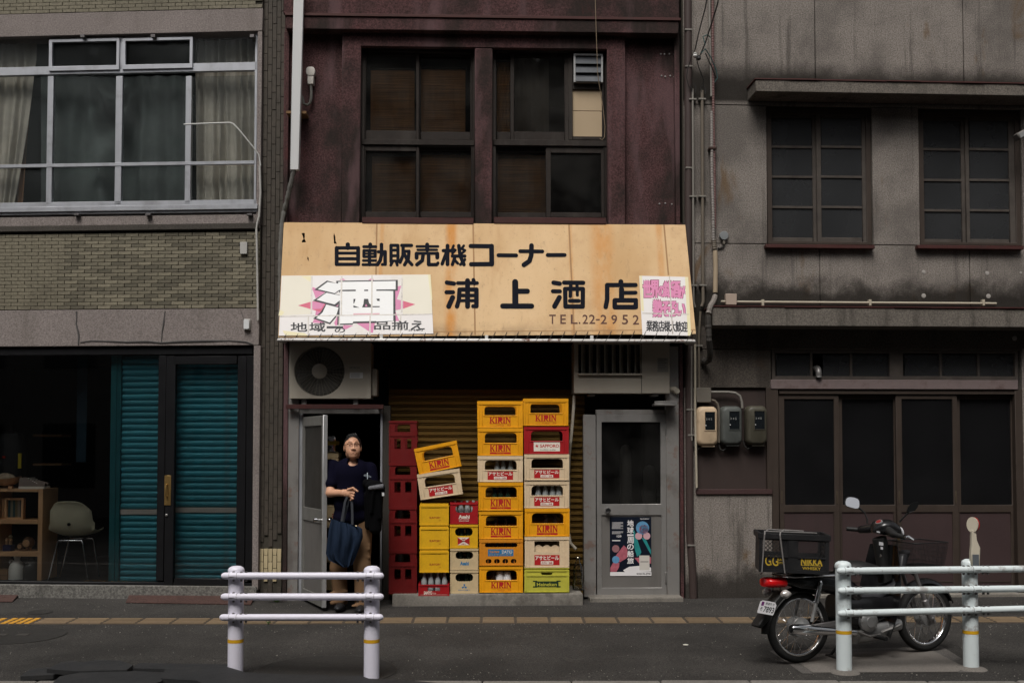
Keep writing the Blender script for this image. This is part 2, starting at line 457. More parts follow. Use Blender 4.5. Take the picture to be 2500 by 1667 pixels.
for x0, x1 in ((-240, -56), (-42, 114), (128, 281), (297, 452), (466, 621)):
    px_boxes(MB(), LB, [(x0, 186, x1, 400)], .068, .072).build('pane', M_glassP, win)
    px_boxes(MB(), LB, [(x0, 406, x1, 497)], .068, .072).build('pane', M_glassP, win)
for x in (200, 372, 614): px_boxes(MB(), LB, [(x - 4, 84, x + 6, 91)], -.02, .05).build('latch', M_bolt, win)
for x in (182, 357, 605):
    px_boxes(MB(), LB, [(x - 3, 521, x + 10, 526)], -.05, .0).build('window_stay', M_bolt, win, bevel=.003)
# room behind the upper window, curtains
mb = MB(); mb.add([(UL, .24, lz(540)), (u_win_r + .1, .24, lz(540)), (u_win_r + .1, 2.2, lz(540)), (UL, 2.2, lz(540)), (UL, .24, lz(60)), (u_win_r + .1, .24, lz(60)), (u_win_r + .1, 2.2, lz(60)), (UL, 2.2, lz(60))],
                  [(0, 1, 2, 3), (4, 5, 6, 7), (2, 3, 7, 6), (1, 2, 6, 5), (0, 3, 7, 4)])
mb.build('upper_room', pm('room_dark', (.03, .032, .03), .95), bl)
def curtain(px0, px1, pleats, d, mat, label, shape=None, amp=.03):
    rows = []; n = pleats * 6
    for j in range(15):
        t = j / 14; y = 88 + (505 - 88) * t; row = []
        for i in range(n + 1):
            s = i / n; px = px0 + (px1 - px0) * s
            if shape: px = shape(s, t)
            off = 1.5 * amp * math.sin(s * pleats * 2 * PI + 1.3 * math.sin(3 * s + 2 * t)) * (.5 + .5 * math.sin(s * 17 + 1)) ** .5 * (.7 + .4 * t)
            p = LB.at(px, y, d); row.append((p[0], d + off, p[2]))
        rows.append(row)
    c = LB.at((px0 + px1) / 2, 505, d)
    MB().grid(rows).build('curtain', mat, None, LB, c, label, 'curtain', smooth=True, ang=80)
curtain(476, 632, 9, .22, M_curt, 'pale pleated curtain in the right pane of the upstairs window')
curtain(-60, 84, 8, .20, M_curt, 'pale curtain pulled aside at the left end of the upstairs window', lambda s, t: -60 + s * (150 - 55 * t ** 1.5 * (1 if t > .15 else .3)), .02)
curtain(30, 96, 3, .24, M_curto, 'tan edged curtain beside the pale curtain upstairs', lambda s, t: (60 - 40 * t) + s * (26 + 10 * t), .015)
# draped sheet with swags
rows = []
for j in range(30):
    t = j / 29; y = 186 + 330 * t; row = []
    for i in range(71):
        s = i / 70; px = 100 + 370 * s
        p = LB.at(px, y, .27)
        h1, h2 = .3, .67
        sw = 0
        for hx, sg in ((h1, 1), (h2, -1)):      # folds fanning from two hooks toward the middle
            ang = math.atan2((s - hx) * sg * 1.15, t + .03)
            sw += .07 * math.sin(ang * 13 + hx * 9) * math.exp(-((s - hx) * sg - .12) ** 2 / .03) * min(1, t * 3.5)
        sw += .022 * math.sin(s * 55) * (1 if s > .62 else .35) + .05 * math.exp(-((s - .48) / .16) ** 2) * max(0, 1 - t * 1.6)
        row.append((p[0], .27 + sw, p[2]))
    rows.append(row)
MB().grid(rows).build('draped_sheet', M_curtg, None, LB, LB.at(285, 505, .27), 'grey green sheet draped in swags behind the upstairs window', 'curtain', smooth=True, ang=80)
# -------- ground floor shop front
sh = px_boxes(MB(), LB, [(-900, 844, 617, 868), (-900, 1417, 617, 1431), (384, 868, 402, 1417), (600, 868, 617, 1417)], .03, .1)
sf = sh.build('shopfront_frame', M_frameB, bl, bevel=.003)
px_boxes(MB(), LB, [(-900, 868, 384, 1417)], .062, .068).build('pane', M_glassS, sf)
door = px_boxes(MB(), LB, [(403, 869, 425, 1428), (578, 869, 599, 1428), (425, 869, 578, 889), (425, 1412, 578, 1428)], .02, .075).build('shop_door', M_frameB, bl, bevel=.003)
px_boxes(MB(), LB, [(425, 889, 578, 1412)], .045, .05).build('pane', M_glassS, door)
M_brass = pm('worn_brass', (.42, .27, .1), .38, .9, var=.2, vs=9)
px_boxes(MB(), LB, [(401, 1160, 417, 1233)], .012, .02).build('handle_plate', M_brass, door, bevel=.002)
a = LB.at(407, 1182, 0); b = LB.at(407, 1212, 0)
MB().tube([(a[0], .012, a[2]), (a[0], -.02, a[2] - .005), (a[0] + .002, -.035, (a[2] + b[2]) / 2), (a[0], -.02, b[2] + .005), (a[0], .012, b[2])], .007, 8).build('door_pull', M_brass, door, smooth=True)
c = LB.at(407, 1257, .02); MB().lathe([(.013, 0), (.013, -.012), (.006, -.016)], (c[0], .02, c[2]), 'y', 14).build('lock_cylinder', M_steel, door, smooth=True)
# jamb of render right of the shop front
px_boxes(MB(), LB, [(617, 844, 633, 1440)], -.003, .3).build('render_jamb', M_stucL, bl, bevel=.004)
# granite step
gs = LB.rect(-900, 1431, 633, 1462)
M_gran = pm('granite_step', (.12, .115, .105), .8, var=.15, speck=.35, ss=110, dirt=.4, ds=3, bump=.3)
MB().box(UL, UR, -.03, .6, -.02, lz(1430, -.03)).build('granite_step', M_gran, bl, bevel=.004)
# teal shutters
def shutter(px0, px1, ytop, ybot, d, skip=None):
    fr = MB(); a = LB.rect(px0, ytop, px1, ybot, d)
    fr.box(a[0], a[1], d + .012, d + .02, a[2], a[3])
    s_ = fr.build('roller_shutter', M_tealp, bl)
    pitch = LB.z(350, 900, d) - LB.z(350, 914.7, d)
    prof = [(0, 0), (-.008, .1), (-.014, .3), (-.014, .6), (-.008, .82), (.004, .9), (.004, 1)]
    m = MB(); L = a[1] - a[0]
    m.grid([[(-L / 2, y, t * pitch), (L / 2, y, t * pitch)] for y, t in prof])
    me = m.mesh('slat', smooth=True, ang=60); me.materials.append(M_teal)
    me2 = MB().box(-L / 2, L / 2, -.02, .004, .05 * pitch, .9 * pitch).mesh('lock_bar', bevel=.003); me2.materials.append(M_bar)
    z = a[2]; k = 0; zl = LB.z(350, 1247, d)
    while z < a[3] - pitch * .5:
        lock = z <= zl < z + pitch
        place('lock_bar' if lock else 'slat', me2 if lock else me, s_, ((a[0] + a[1]) / 2, d, z)); z += pitch
    return s_
shutter(294, 386, 868, 1420, .19)
shutter(420, 582, 886, 1416, .17)
px_boxes(MB(), LB, [(268, 866, 293, 1420)], .15, .22).build('shutter_post', M_tealp, bl, bevel=.003)
px_boxes(MB(), LB, [(279, 866, 282, 1420)], .14, .16).build('shutter_post', M_tealp, bl)
px_boxes(MB(), LB, [(388, 866, 404, 1420)], .12, .25).build('shutter_post', M_frameB, bl)
# shop room
z0r = lz(1419, .2)
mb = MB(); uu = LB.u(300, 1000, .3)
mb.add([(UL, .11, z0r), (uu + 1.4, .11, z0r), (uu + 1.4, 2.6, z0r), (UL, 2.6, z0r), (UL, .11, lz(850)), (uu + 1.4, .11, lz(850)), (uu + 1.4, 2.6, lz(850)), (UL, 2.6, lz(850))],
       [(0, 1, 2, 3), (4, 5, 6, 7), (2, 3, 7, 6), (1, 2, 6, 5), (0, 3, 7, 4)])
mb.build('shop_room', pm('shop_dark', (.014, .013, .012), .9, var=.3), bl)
# small fittings on the front
M_pvc = pm('grey_pvc', (.36, .35, .33), .5, var=.1, dirt=.35, dcol=(.15, .13, .11), ds=7)
def pipe_px(name, fr, pts, d, r, mat, parent=None, n=10, **k):
    return MB().tube([fr.at(x, y, dd) for (x, y, dd) in [(p + (d,))[:3] for p in pts]], r, n).build(name, mat, parent, smooth=True, **k)
rod = thing('bent_rod', 'thin white rod bent across the right end of the upstairs window', 'rod', LB, LB.at(636, 405, -.02))
pipe_px('rod', LB, [(449, 304, -.06), (500, 302, -.08), (555, 300, -.1), (562, 300, -.1), (570, 303, -.1), (582, 315, -.09), (620, 362, -.05), (632, 378, -.02), (636, 405, -.02)], 0, .007, pm('white_rod', (.5, .5, .48), .5), rod)
cd = thing('conduit', 'pale bent conduit running down beside the olive bricks', 'pipe', LB, LB.at(632, 780, -.02))
pipe_px('conduit_pipe', LB, [(634, 405), (636, 470), (633, 528), (628, 545), (626, 560), (627, 590), (628, 650), (630, 782)], -.022, .011, M_pvc, cd)
bx = LB.rect(588, 592, 605, 621)
bp = MB().box(bx[0], bx[1], -.03, -.002, bx[2], bx[3]).build('cover_plate', M_pvc, None, LB, (bx[0], -.03, bx[2]), 'blank beige cover plate screwed to the olive bricks', 'cover plate', bevel=.002)
bx = LB.rect(597, 779, 613, 807)
ob = thing('outdoor_socket', 'small white outdoor socket box on the grey band', 'socket box', LB, (bx[0], -.01, bx[2]))
MB().box(bx[0], bx[1], -.03, -.005, bx[2], bx[3]).build('box', M_pvc, ob, bevel=.004)
MB().plate(rrect(bx[0] + .006, bx[1] - .006, bx[2] + .012, bx[3] - .01, .012), (), -.05, -.03).build('cover', pm('white_plastic', (.55, .56, .57), .4), ob, bevel=.004)
# -------- things inside the shop
M_wood = pm('pine_wood', (.6, .36, .19), .6, var=.25, vs=3, streak=.25, dcol=(.12, .06, .03))
s0 = .22
def sb(x0, y0, x1, y1, d0, d1, nm='board', par=None):
    a = LB.rect(x0, y0, x1, y1, d0); return MB().box(a[0], a[1], d0, d1, a[2], a[3]).build(nm, M_wood, par, bevel=.002)
shelf = thing('wooden_shelf', 'pine box shelf unit at the left edge of the shop window', 'shelf', LB, LB.at(50, 1417, s0))
sb(-200, 1193, 92, 1200, s0, s0 + .33, 'board', shelf); sb(-200, 1268, 92, 1278, s0, s0 + .33, 'board', shelf)
sb(-200, 1346, 92, 1357, s0, s0 + .33, 'board', shelf); sb(92, 1193, 103, 1417, s0, s0 + .33, 'upright', shelf)
sb(-20, 1200, -12, 1417, s0, s0 + .33, 'upright', shelf)
def item(fn, name, label, cat, px, py, d): 
    t = thing(name, label, cat, LB, LB.at(px, py, d)); fn(t, LB.at(px, py, d)); return t
# sneakers
def sneaker(t, o):
    x, y, z = o; L = .27
    def sec(s): 
        w = .045 * (1 - .25 * abs(s - .35)) * (1 if .06 < s < .95 else .7); return w
    rows = []
    for i in range(13):
        s = i / 12; w = sec(s); h = (.095 - .02 * s) if s < .35 else .088 - .07 * (s - .35) ** .8
        rows.append([(x + (s - .4) * L, y + w * math.cos(a), z + .022 + max(.012, h) * max(0, math.sin(a)) ** .8) for a in [PI * k / 8 for k in range(9)]])
    MB().grid(rows).build('upper', pm('grey_canvas', (.2, .16, .14), .9), t, smooth=True)
    MB().plate([(x + (i / 12 - .4) * L, y + .0) for i in range(13)], (), 0, 0) if False else None
    m = MB(); out = [(x + (i / 12 - .4) * L, y + sec(i / 12) * 1.12) for i in range(13)] + [(x + (i / 12 - .4) * L, y - sec(i / 12) * 1.12) for i in range(12, -1, -1)]
    m.add([(p[0], p[1], z) for p in out] + [(p[0], p[1], z + .026) for p in out], [tuple(range(26)), tuple(reversed(range(26, 52)))] + [(i, (i + 1) % 26, 26 + (i + 1) % 26, 26 + i) for i in range(26)])
    m.build('sole', pm('white_rubber', (.75, .72, .65), .6), t, smooth=True)
    m = MB()
    for k in range(5):
        s = .38 + k * .08; m.box(x + (s - .4) * L - .004, x + (s - .4) * L + .006, y - .034, y + .034, z + .11 - .07 * max(0, s - .35) ** .8 - .006 * k, z + .118 - .07 * max(0, s - .35) ** .8 - .006 * k)
    m.build('laces', pm('white_rubber', (.75, .72, .65), .6), t)
item(sneaker, 'sneaker', 'grey canvas sneaker with white laces on the pine shelf', 'shoe', 74, 1193, s0 + .06)
item(sneaker, 'sneaker', 'second grey sneaker standing behind the front one on the shelf', 'shoe', 82, 1192, s0 + .2)
def basket(t, o):
    x, y, z = o
    rows = [[(x + r * math.cos(a) * 1.35, y + r * math.sin(a) * .8, z + .03 + h + .02 * math.cos(a) ** 2 * (r / .1)) for a in [2 * PI * k / 24 for k in range(24)]] for r, h in ((.03, 0), (.08, .008), (.105, .035), (.12, .075), (.115, .076), (.1, .04), (.03, .01))]
    MB().grid(rows, closed_u=True).build('tray', pm('basket_wood', (.4, .22, .11), .7, var=.3, vs=9), t, smooth=True)
    MB().box(x + .05, x + .09, y - .05, y - .02, z, z + .03).build('foot', M_wood, t)
    rows = [[(x - .01 + r * math.cos(a) * 1.2 * (1 + .12 * math.sin(5 * a)), y + r * math.sin(a) * .7, z + .09 + h + .006 * math.sin(7 * a)) for a in [2 * PI * k / 24 for k in range(24)]] for r, h in ((.1, -.02), (.09, .02), (.06, .05), (.02, .066), (.001, .068))]
    MB().grid(rows, closed_u=True).build('cloth_bundle', pm('khaki_cloth', (.3, .24, .17), .95, var=.3, vs=20), t, smooth=True)
item(basket, 'wooden_tray', 'boat shaped wooden tray holding a khaki cloth bundle on the shelf', 'tray', 14, 1193, s0 + .12)
def pframe(t, o):
    x, y, z = o
    MB().plate(rc(x - .1, x + .1, z, z + .22), [rc(x - .076, x + .076, z + .022, z + .2)], y, y + .05).build('frame', M_wood, t, bevel=.002)
    for k in range(6):
        c = [(.02, .06, .07), (.2, .19, .13), (.03, .08, .08), (.16, .13, .07), (.22, .2, .16), (.03, .05, .06)][k]
        MB().box(x - .076 + k * .0253, x - .076 + (k + 1) * .0253, y + .03, y + .035, z + .022, z + .2).build('picture_stripe', pm('stripe%d' % k, c, .7), t)
item(pframe, 'picture_frame', 'wooden frame with striped picture in the middle of the shelf', 'picture frame', 33, 1268, s0 + .08)
item(pframe, 'picture_frame', 'wooden picture frame cut off by the left edge of the photo', 'picture frame', -14, 1268, s0 + .1)
def doll(t, o, r):
    x, y, z = o
    MB().lathe([(.001, -r), (r * .55, -r * .82), (r * .92, -r * .35), (r, 0), (r * .9, r * .45), (r * .5, r * .87), (.001, r)], (x, y, z + r * 1.55), 'z', 18).build('head', pm('dark_walnut', (.09, .045, .02), .5), t, smooth=True)
    MB().lathe([(.001, 0), (r * .45, -r * .04), (r * .62, .0), (r * .62, r * .1)], (x, y - r * .98, z + r * 1.5), 'y', 14).build('face_disc', pm('light_maple', (.42, .25, .13), .5), t, smooth=True)
    for sx in (-1, 1): MB().cyl((x + sx * r * .3, y, z), (x + sx * r * .3, y, z + r * .75), r * .22, r * .22, 8).build('leg', pm('light_maple', (.42, .25, .13), .5), t, smooth=True)
item(lambda t, o: doll(t, o, .06), 'wooden_figure', 'larger round walnut figure with pale face on the lower shelf', 'figurine', 70, 1346, s0 + .1)
item(lambda t, o: doll(t, o, .036), 'wooden_figure', 'small round walnut figure beside the larger one', 'figurine', 51, 1346, s0 + .1)
def bluefig(t, o):
    x, y, z = o
    MB().box(x - .045, x + .045, y - .04, y + .04, z, z + .07).build('base_box', pm('navy_box', (.012, .012, .06), .5), t, bevel=.003)
    for sx in (-.02, .02): MB().lathe([(.001, 0), (.016, .004), (.012, .03), (.018, .045), (.01, .065), (.001, .07)], (x + sx, y, z + .07), 'z', 12).build('figure', pm('light_maple', (.42, .25, .13), .5), t, smooth=True)
    MB().lathe([(.001, -.015), (.02, 0), (.012, .015), (.001, .018)], (x + .02, y, z + .15), 'z', 10).build('flower', pm('pale_petal', (.4, .35, .2), .8), t, smooth=True)
item(bluefig, 'figure_box', 'small navy box with two tiny pale figures on the lower shelf', 'figurine', 21, 1346, s0 + .1)
def jug(t, o, mat, ring):
    x, y, z = o
    MB().lathe([(.07, 0), (.079, .01), (.08, .06), (.079, .12), (.07, .155), (.05, .185), (.031, .2), (.027, .225), (.033, .228), (.033, .245), (.02, .25)], (x, y, z), 'z', 28).build('body', mat, t, smooth=True)
    if ring: MB().tube([(x - .058 + .021 * math.cos(a), y, z + .185 + .021 * math.sin(a)) for a in [2 * PI * k / 16 for k in range(16)]], .007, 8, closed=True).build('ring_handle', mat, t, smooth=True)
item(lambda t, o: jug(t, o, pm('white_enamel', (.75, .75, .7), .3), True), 'jug', 'white enamel jug with ring handle on the bottom shelf', 'jug', 41, 1416, s0 + .1)
item(lambda t, o: jug(t, o, pm('smoke_glass', (.05, .05, .048), .2), False), 'bottle', 'grey glass bottle beside the white jug', 'bottle', 76, 1416, s0 + .1)
def cbox(t, o):
    x, y, z = o; MB().box(x - .12, x + .1, y - .08, y + .12, z, z + .12).build('carton', pm('cardboard', (.28, .17, .09), .9), t, bevel=.002)
    MB().box(x - .12, x + .1, y - .082, y - .08, z + .055, z + .07).build('tape', pm('tape_tan', (.2, .12, .06), .4), t)
item(cbox, 'cardboard_box', 'brown cardboard box at the bottom left of the shelf', 'box', 4, 1416, s0 + .12)
def backpack(t, o):
    x, y, z = o
    rows = [[(x + rx * math.copysign(abs(math.cos(a)) ** .6, math.cos(a)), y + ry * math.copysign(abs(math.sin(a)) ** .7, math.sin(a)), z + h) for a in [2 * PI * k / 20 for k in range(20)]] for rx, ry, h in ((.02, .02, 0), (.15, .09, .02), (.17, .11, .15), (.16, .1, .35), (.11, .07, .47), (.02, .02, .5))]
    MB().grid(rows, closed_u=True).build('bag_body', pm('black_nylon', (.012, .013, .015), .6, var=.3), t, smooth=True)
    MB().box(x + .13, x + .165, y - .1, y - .085, z + .1, z + .26).build('yellow_tab', pm('yellow_tab', (.45, .35, .02), .5), t)
    MB().box(x - .03, x + .0, y - .125, y - .105, z + .21, z + .23).build('red_tab', pm('red_tab', (.4, .02, .01), .5), t)
    MB().tube([(x - .02, y, z + .48), (x, y - .02, z + .55), (x + .02, y, z + .48)], .008, 6).build('strap', pm('black_nylon', (.012, .013, .015), .6), t, smooth=True)
item(backpack, 'backpack', 'black backpack with a yellow tab behind the shelf', 'backpack', 26, 1165, s0 + .62)
# moulded chair, seen from behind
def chair(t, o):
    x, y, z = o; M_sh = pm('sage_plastic', (.62, .6, .45), .45, var=.06)
    rows = []
    prof = [(-.02, .80, .175), (.0, .78, .19), (.01, .70, .205), (.03, .60, .215), (.06, .52, .225), (.11, .46, .23), (.2, .44, .23), (.32, .445, .225), (.41, .455, .215), (.445, .44, .2)]
    for dy, h, w in prof:
        row = []
        for k in range(15):
            q = -1 + 2 * k / 14; up = abs(q) ** 3
            yy = dy + (.07 * up if h > .5 else 0); hh = h + (.055 * up if h < .58 else 0) - (.06 * abs(q) ** 4 if h > .75 else 0)
            row.append((x + q * w, y + yy, z + hh))
        rows.append(row)
    M = Matrix.Translation(Vector(o)) @ Matrix.Rotation(math.radians(4), 4, 'Z') @ Matrix.Translation(-Vector(o))
    MB().grid(rows).xf(M).build('seat_shell', M_sh, t, smooth=True, solid=.008, ang=70)
    for yy, dx, mt in ((.07, 0, pm('white_leg', (.7, .7, .7), .3)), (.37, .0, pm('shade_leg', (.12, .12, .12), .35, .5))):
        MB().tube([(x - .2, y + yy - .03, z), (x - .13, y + yy, z + .37), (x - .115, y + yy, z + .395), (x + .115, y + yy, z + .395), (x + .13, y + yy, z + .37), (x + .2, y + yy - .03, z)], .009, 8).xf(M).build('leg_frame', pm('chrome', (.75, .75, .76), .12, 1.0), t, smooth=True)
    for sx in (-.1, .1): MB().tube([(x + sx, y + .07, z + .4), (x + sx, y + .37, z + .42)], .008, 8).xf(M).build('seat_rail', M_bolt, t, smooth=True)
    MB().lathe([(.018, 0), (.018, -.006)], (x, y + .035, z + .565), 'y', 14).xf(M).build('back_hole', M_black, t)
ch = item(chair, 'chair', 'sage green moulded chair with thin metal legs in the shop window', 'chair', 163, 1417, .2)
# hanging sign strip and wall shelf inside the shop
a = LB.rect(187, 872, 212, 1128, .5)
MB().box(a[0], a[1], .5, .512, a[2], a[3]).build('hanging_banner', pm('blue_banner', (.012, .03, .045), .8, var=.3, vs=9), None, LB, (a[0], .5, a[2]), 'dark blue hanging banner inside the shop window', 'banner', bevel=.002)
for i, (x0, y0, x1, y1) in enumerate(((80, 1060, 150, 1066), (80, 1131, 150, 1136))):
    a = LB.rect(x0, y0, x1, y1, 1.6); MB().box(a[0], a[1], 1.6, 1.85, a[2], a[3]).build('wall_shelf', M_wood, None, LB, (a[0], 1.6, a[2]), ['upper', 'lower'][i] + ' dim wall shelf deep inside the shop', 'shelf', bevel=.003)
# ================================================================ MIDDLE BUILDING (plum coloured liquor store)
class Plane:   # a tilted plane in a frame's coordinates
    def __init__(s, fr, p, n): s.fr, s.p, s.n = fr, Vector(p), Vector(n).normalized()
    def at(s, q, lift=0.0):
        r = ray(*q); c = Vector((0, 0, CAMH)) - s.fr.o
        R = Vector((r.dot(s.fr.ex), r.dot(s.fr.ey), r.z)); Cc = Vector((c.dot(s.fr.ex), c.dot(s.fr.ey), c.z))
        t = (s.p - Cc).dot(s.n) / R.dot(s.n)
        return Cc + R * t + s.n * lift
g = G('plum_render')
f = g.math('MULTIPLY_ADD', g.ramp(g.noise(62, 3, .85), .34, .68), 1.15); f.node.inputs[2].default_value = .45
c = g.scale((.066, .031, .031), f)
c = g.mix(g.math('MULTIPLY', g.ramp(g.noise(1.3, 5, .6, (1, 1, .7)), .44, .6), .85), c, (.016, .013, .0105))
c = g.mix(g.math('MULTIPLY', g.ramp(g.noise(2.1, 4, .6, (1.4, 1, .35)), .5, .66), .6), g.scale(c, 1.0), (.115, .066, .07))
c = g.mix(g.math('MULTIPLY', g.ramp(g.noise(1.7, 5, .7, (1, 1, .5), 1.5), .6, .72), .5), c, (.075, .02, .018))
M_plum = g.done(g.bsdf(c, .93, 0, g.noise(130, 3, .7), .8, .006, .25))
MATS['plum_render'] = M_plum
M_redtrim = pm('dark_red_trim', (.05, .015, .013), .6, var=.35, vs=6, dirt=.5, dcol=(.03, .018, .016), ds=5)
M_wwood = pm('weathered_dark_wood', (.017, .012, .0095), .75, var=.4, vs=8, streak=.35, dcol=(.055, .047, .04), bump=.4, bs=40)
M_cw = glass('old_window_glass', (.93, .9, .85), .5, .05, .05, 9, .022)
g = G('bamboo_blind')
w = g.n('TexNoise', {'Vector': g.co((2.0, 1, 330)), 'Scale': 1.0, 'Detail': 3.0}).outputs[0]
c = g.mix(g.ramp(w, .35, .65), (.13, .068, .03), (.5, .27, .115)); c = g.mix(g.math('MULTIPLY', g.ramp(g.noise(1.6, 3), .45, .7), .5), c, (.08, .05, .03))
M_blind = g.done(g.bsdf(c, .8, 0, w, .5, .003))
mid = thing('liquor_store', 'plum coloured narrow liquor store with wooden windows above a tan awning', 'building', MID, (MID.u(1170, 800), 0, 0))
def mz(y, d=0.0): return MID.z(1180, y, d)
def mu(x, y=800, d=0.0): return MID.u(x, y, d)
U0, U1 = mu(693, 300), mu(1658, 300)
zt = 6.9
# back wall sheet with two window openings, pilasters and ledges in front of it
W1 = MID.rect(880, 117, 1159, 541, .03); W2 = MID.rect(1202, 117, 1483, 541, .03)
MB().plate([(U0, mz(560)), (U1, mz(560)), (U1, zt), (U0, zt)], [rc(*W1), rc(*W2)], .03, .3).build('wall', M_plum, mid)
def pil(x0, x1, y0, y1, d0=-.04, d1=.03, nm='pilaster', m=M_plum):
    a = MID.rect(x0, y0, x1, y1, d0); return MB().box(a[0], a[1], d0, d1, a[2], a[3]).build(nm, m, mid, bevel=.008)
pil(834, 880, 86, 549); pil(1159, 1202, 118, 549, -.039); pil(1483, 1527, 86, 549)
a = MID.rect(834, 84, 1527, 117, -.038); MB().box(a[0] + .004, a[1] - .004, -.038, .03, a[2], a[3]).build('lintel', M_plum, mid, bevel=.006)
a = MID.rect(698, 46, 1657, 77, -.12); MB().box(a[0], a[1], -.12, .03, a[2], a[3]).build('cornice', M_plum, mid, bevel=.008)
MB().box(a[0] - .01, a[1] + .02, -.135, .03, a[3] + .001, a[3] + .03).build('flashing', M_redtrim, mid, bevel=.004)
a = MID.rect(693, -300, 1658, 40, -.04); MB().box(a[0], a[1], -.04, .03, a[2], 6.9).build('upper_wall', M_plum, mid, bevel=.006)
for x0, x1 in ((692, 704), (1648, 1660)):
    a = MID.rect(x0, 77, x1, 549, -.03); MB().box(a[0], a[1], -.03, .03, a[2], a[3]).build('corner_strip', M_plum, mid, bevel=.006)
a = MID.rect(884, 531, 1156, 546, -.06); b = MID.rect(1206, 531, 1480, 546, -.06)
for q in (a, b): MB().box(q[0], q[1], -.06, .1, q[2], q[3]).build('window_sill', M_redtrim, mid, bevel=.003)
# windows
def window(R, rails, panes, glassm=None):
    mb = MB(); t = .035
    u0, u1, z0, z1 = R
    mb.box(u0, u0 + t, .06, .16, z0, z1).box(u1 - t, u1, .06, .16, z0, z1).box(u0 + t, u1 - t, .06, .16, z1 - t, z1).box(u0 + t, u1 - t, .06, .16, z0, z0 + t)
    wdw = mb.build('window', M_wwood, mid, bevel=.003)
    for x0, y0, x1, y1, d in rails:
        a = MID.rect(x0, y0, x1, y1, d); MB().box(a[0], a[1], d, d + .045, a[2], a[3]).build('sash_rail', M_wwood, wdw, bevel=.003)
    for x0, y0, x1, y1, d in panes:
        a = MID.rect(x0, y0, x1, y1, d); MB().box(a[0], a[1], d, d + .004, a[2], a[3]).build('pane', M_cw, wdw)
    return wdw
def sash(x0, y0, x1, y1, px0, py0, px1, py1, d):   # outer rect, pane rect
    return ([(x0, y0, px0, y1, d), (px1, y0, x1, y1, d), (px0, y0, px1, py0, d + .001), (px0, py1, px1, y1, d + .001)], [(px0, py0, px1, py1, d + .018)])
def sashes(*L):
    r, p = [], []
    for q in L: a, b = sash(*q); r += a; p += b
    return r, p
r, p = sashes((884, 126, 1023, 342, 893, 137, 1016, 319, .07), (1016, 126, 1156, 342, 1027, 138, 1148, 322, .115),
              (884, 354, 1023, 531, 892, 369, 1016, 517, .07), (1016, 354, 1156, 531, 1026, 370, 1150, 517, .115))
r.append((882, 341, 1158, 354, .05))
window(W1, r, p)
r, p = sashes((1206, 126, 1256, 343, 1213, 140, 1246, 322, .115), (1246, 126, 1392, 343, 1255, 140, 1378, 322, .07),
              (1206, 356, 1344, 531, 1215, 373, 1333, 519, .115), (1333, 356, 1480, 531, 1345, 374, 1468, 519, .07))
r += [(1204, 342, 1482, 356, .05), (1388, 126, 1398, 342, .06), (1470, 126, 1480, 342, .06), (1398, 203, 1470, 219, .07), (1398, 334, 1470, 342, .07)]
w2 = window(W2, r, p)
# ventilation louvre and pale board filling the narrow bay
a = MID.rect(1400, 134, 1471, 203, .05)
M_lv = pm('louvre_grey', (.3, .3, .3), .5, .3, var=.25, vs=10, dirt=.4)
lv = MB().plate(rc(*a), [rc(a[0] + .018, a[1] - .018, a[2] + .004, a[3] - .018)], .02, .07).build('louvre_frame', M_lv, w2)
for k in range(3):
    z = a[2] + (a[3] - a[2] - .02) * k / 3 + .005; h = (a[3] - a[2] - .02) / 3 * .96
    MB().hexa([(a[0] + .02, .012, z), (a[1] - .02, .012, z), (a[1] - .02, .016, z), (a[0] + .02, .016, z)], [(a[0] + .02, .045, z + h), (a[1] - .02, .045, z + h), (a[1] - .02, .049, z + h), (a[0] + .02, .049, z + h)]).build('louvre_blade', pm('louvre_slate', (.07, .075, .085), .6, var=.4, vs=14), w2)
M_board = pm('pale_board', (.38, .29, .19), .8, var=.08, vs=3, streak=.1, dcol=(.25, .18, .1))
for y0, y1 in ((219, 271), (272, 334)):
    a = MID.rect(1397, y0, 1471, y1, .09); MB().box(a[0], a[1], .09, .1, a[2], a[3]).build('board', M_board, w2, bevel=.002)
# blinds behind the panes
def blind(x0, y0, x1, y1, label):
    a = MID.rect(x0, y0, x1, y1, .2)
    t = thing('bamboo_blind', label, 'blind', MID, (a[0], .2, a[2]), 'bamboo blinds hung inside the wooden windows')
    n = 16; rows = [[(a[0] + (a[1] - a[0]) * i / n, .2 + .004 * math.sin(i * 1.7), z) for i in range(n + 1)] for z in (a[2], a[3])]
    MB().grid(rows).build('slatted_screen', M_blind, t, solid=.003)
    MB().cyl((a[0], .2, a[3]), (a[1], .2, a[3]), .012, n=8).build('head_rail', M_wwood, t)
blind(905, 170, 1012, 322, 'bamboo blind behind the upper left sash of the left wooden window')
blind(1028, 168, 1136, 324, 'bamboo blind behind the upper right sash of the left wooden window')
blind(908, 380, 1014, 520, 'bamboo blind behind the lower left sash of the left wooden window')
blind(1026, 376, 1150, 520, 'bamboo blind behind the lower right sash of the left wooden window')
blind(1210, 150, 1248, 324, 'narrow bamboo blind behind the slim upper sash of the right wooden window')
blind(1212, 376, 1334, 522, 'bamboo blind behind the lower left sash of the right wooden window')
a = MID.rect(1250, 138, 1340, 326, .3); rows = [[(a[0] + (a[1] - a[0]) * i / 24, .3 + .012 * math.sin(i * 1.1), z) for i in range(25)] for z in (a[2], a[3])]
MB().grid(rows).build('curtain', pm('dusty_curtain', (.13, .12, .11), .95), None, MID, (a[0], .3, a[2]), 'grey curtain behind the wide upper sash beside the louvre', 'curtain', smooth=True, ang=80)
mb = MB(); q = (U0 + .1, U1 - .1, mz(556), mz(80))
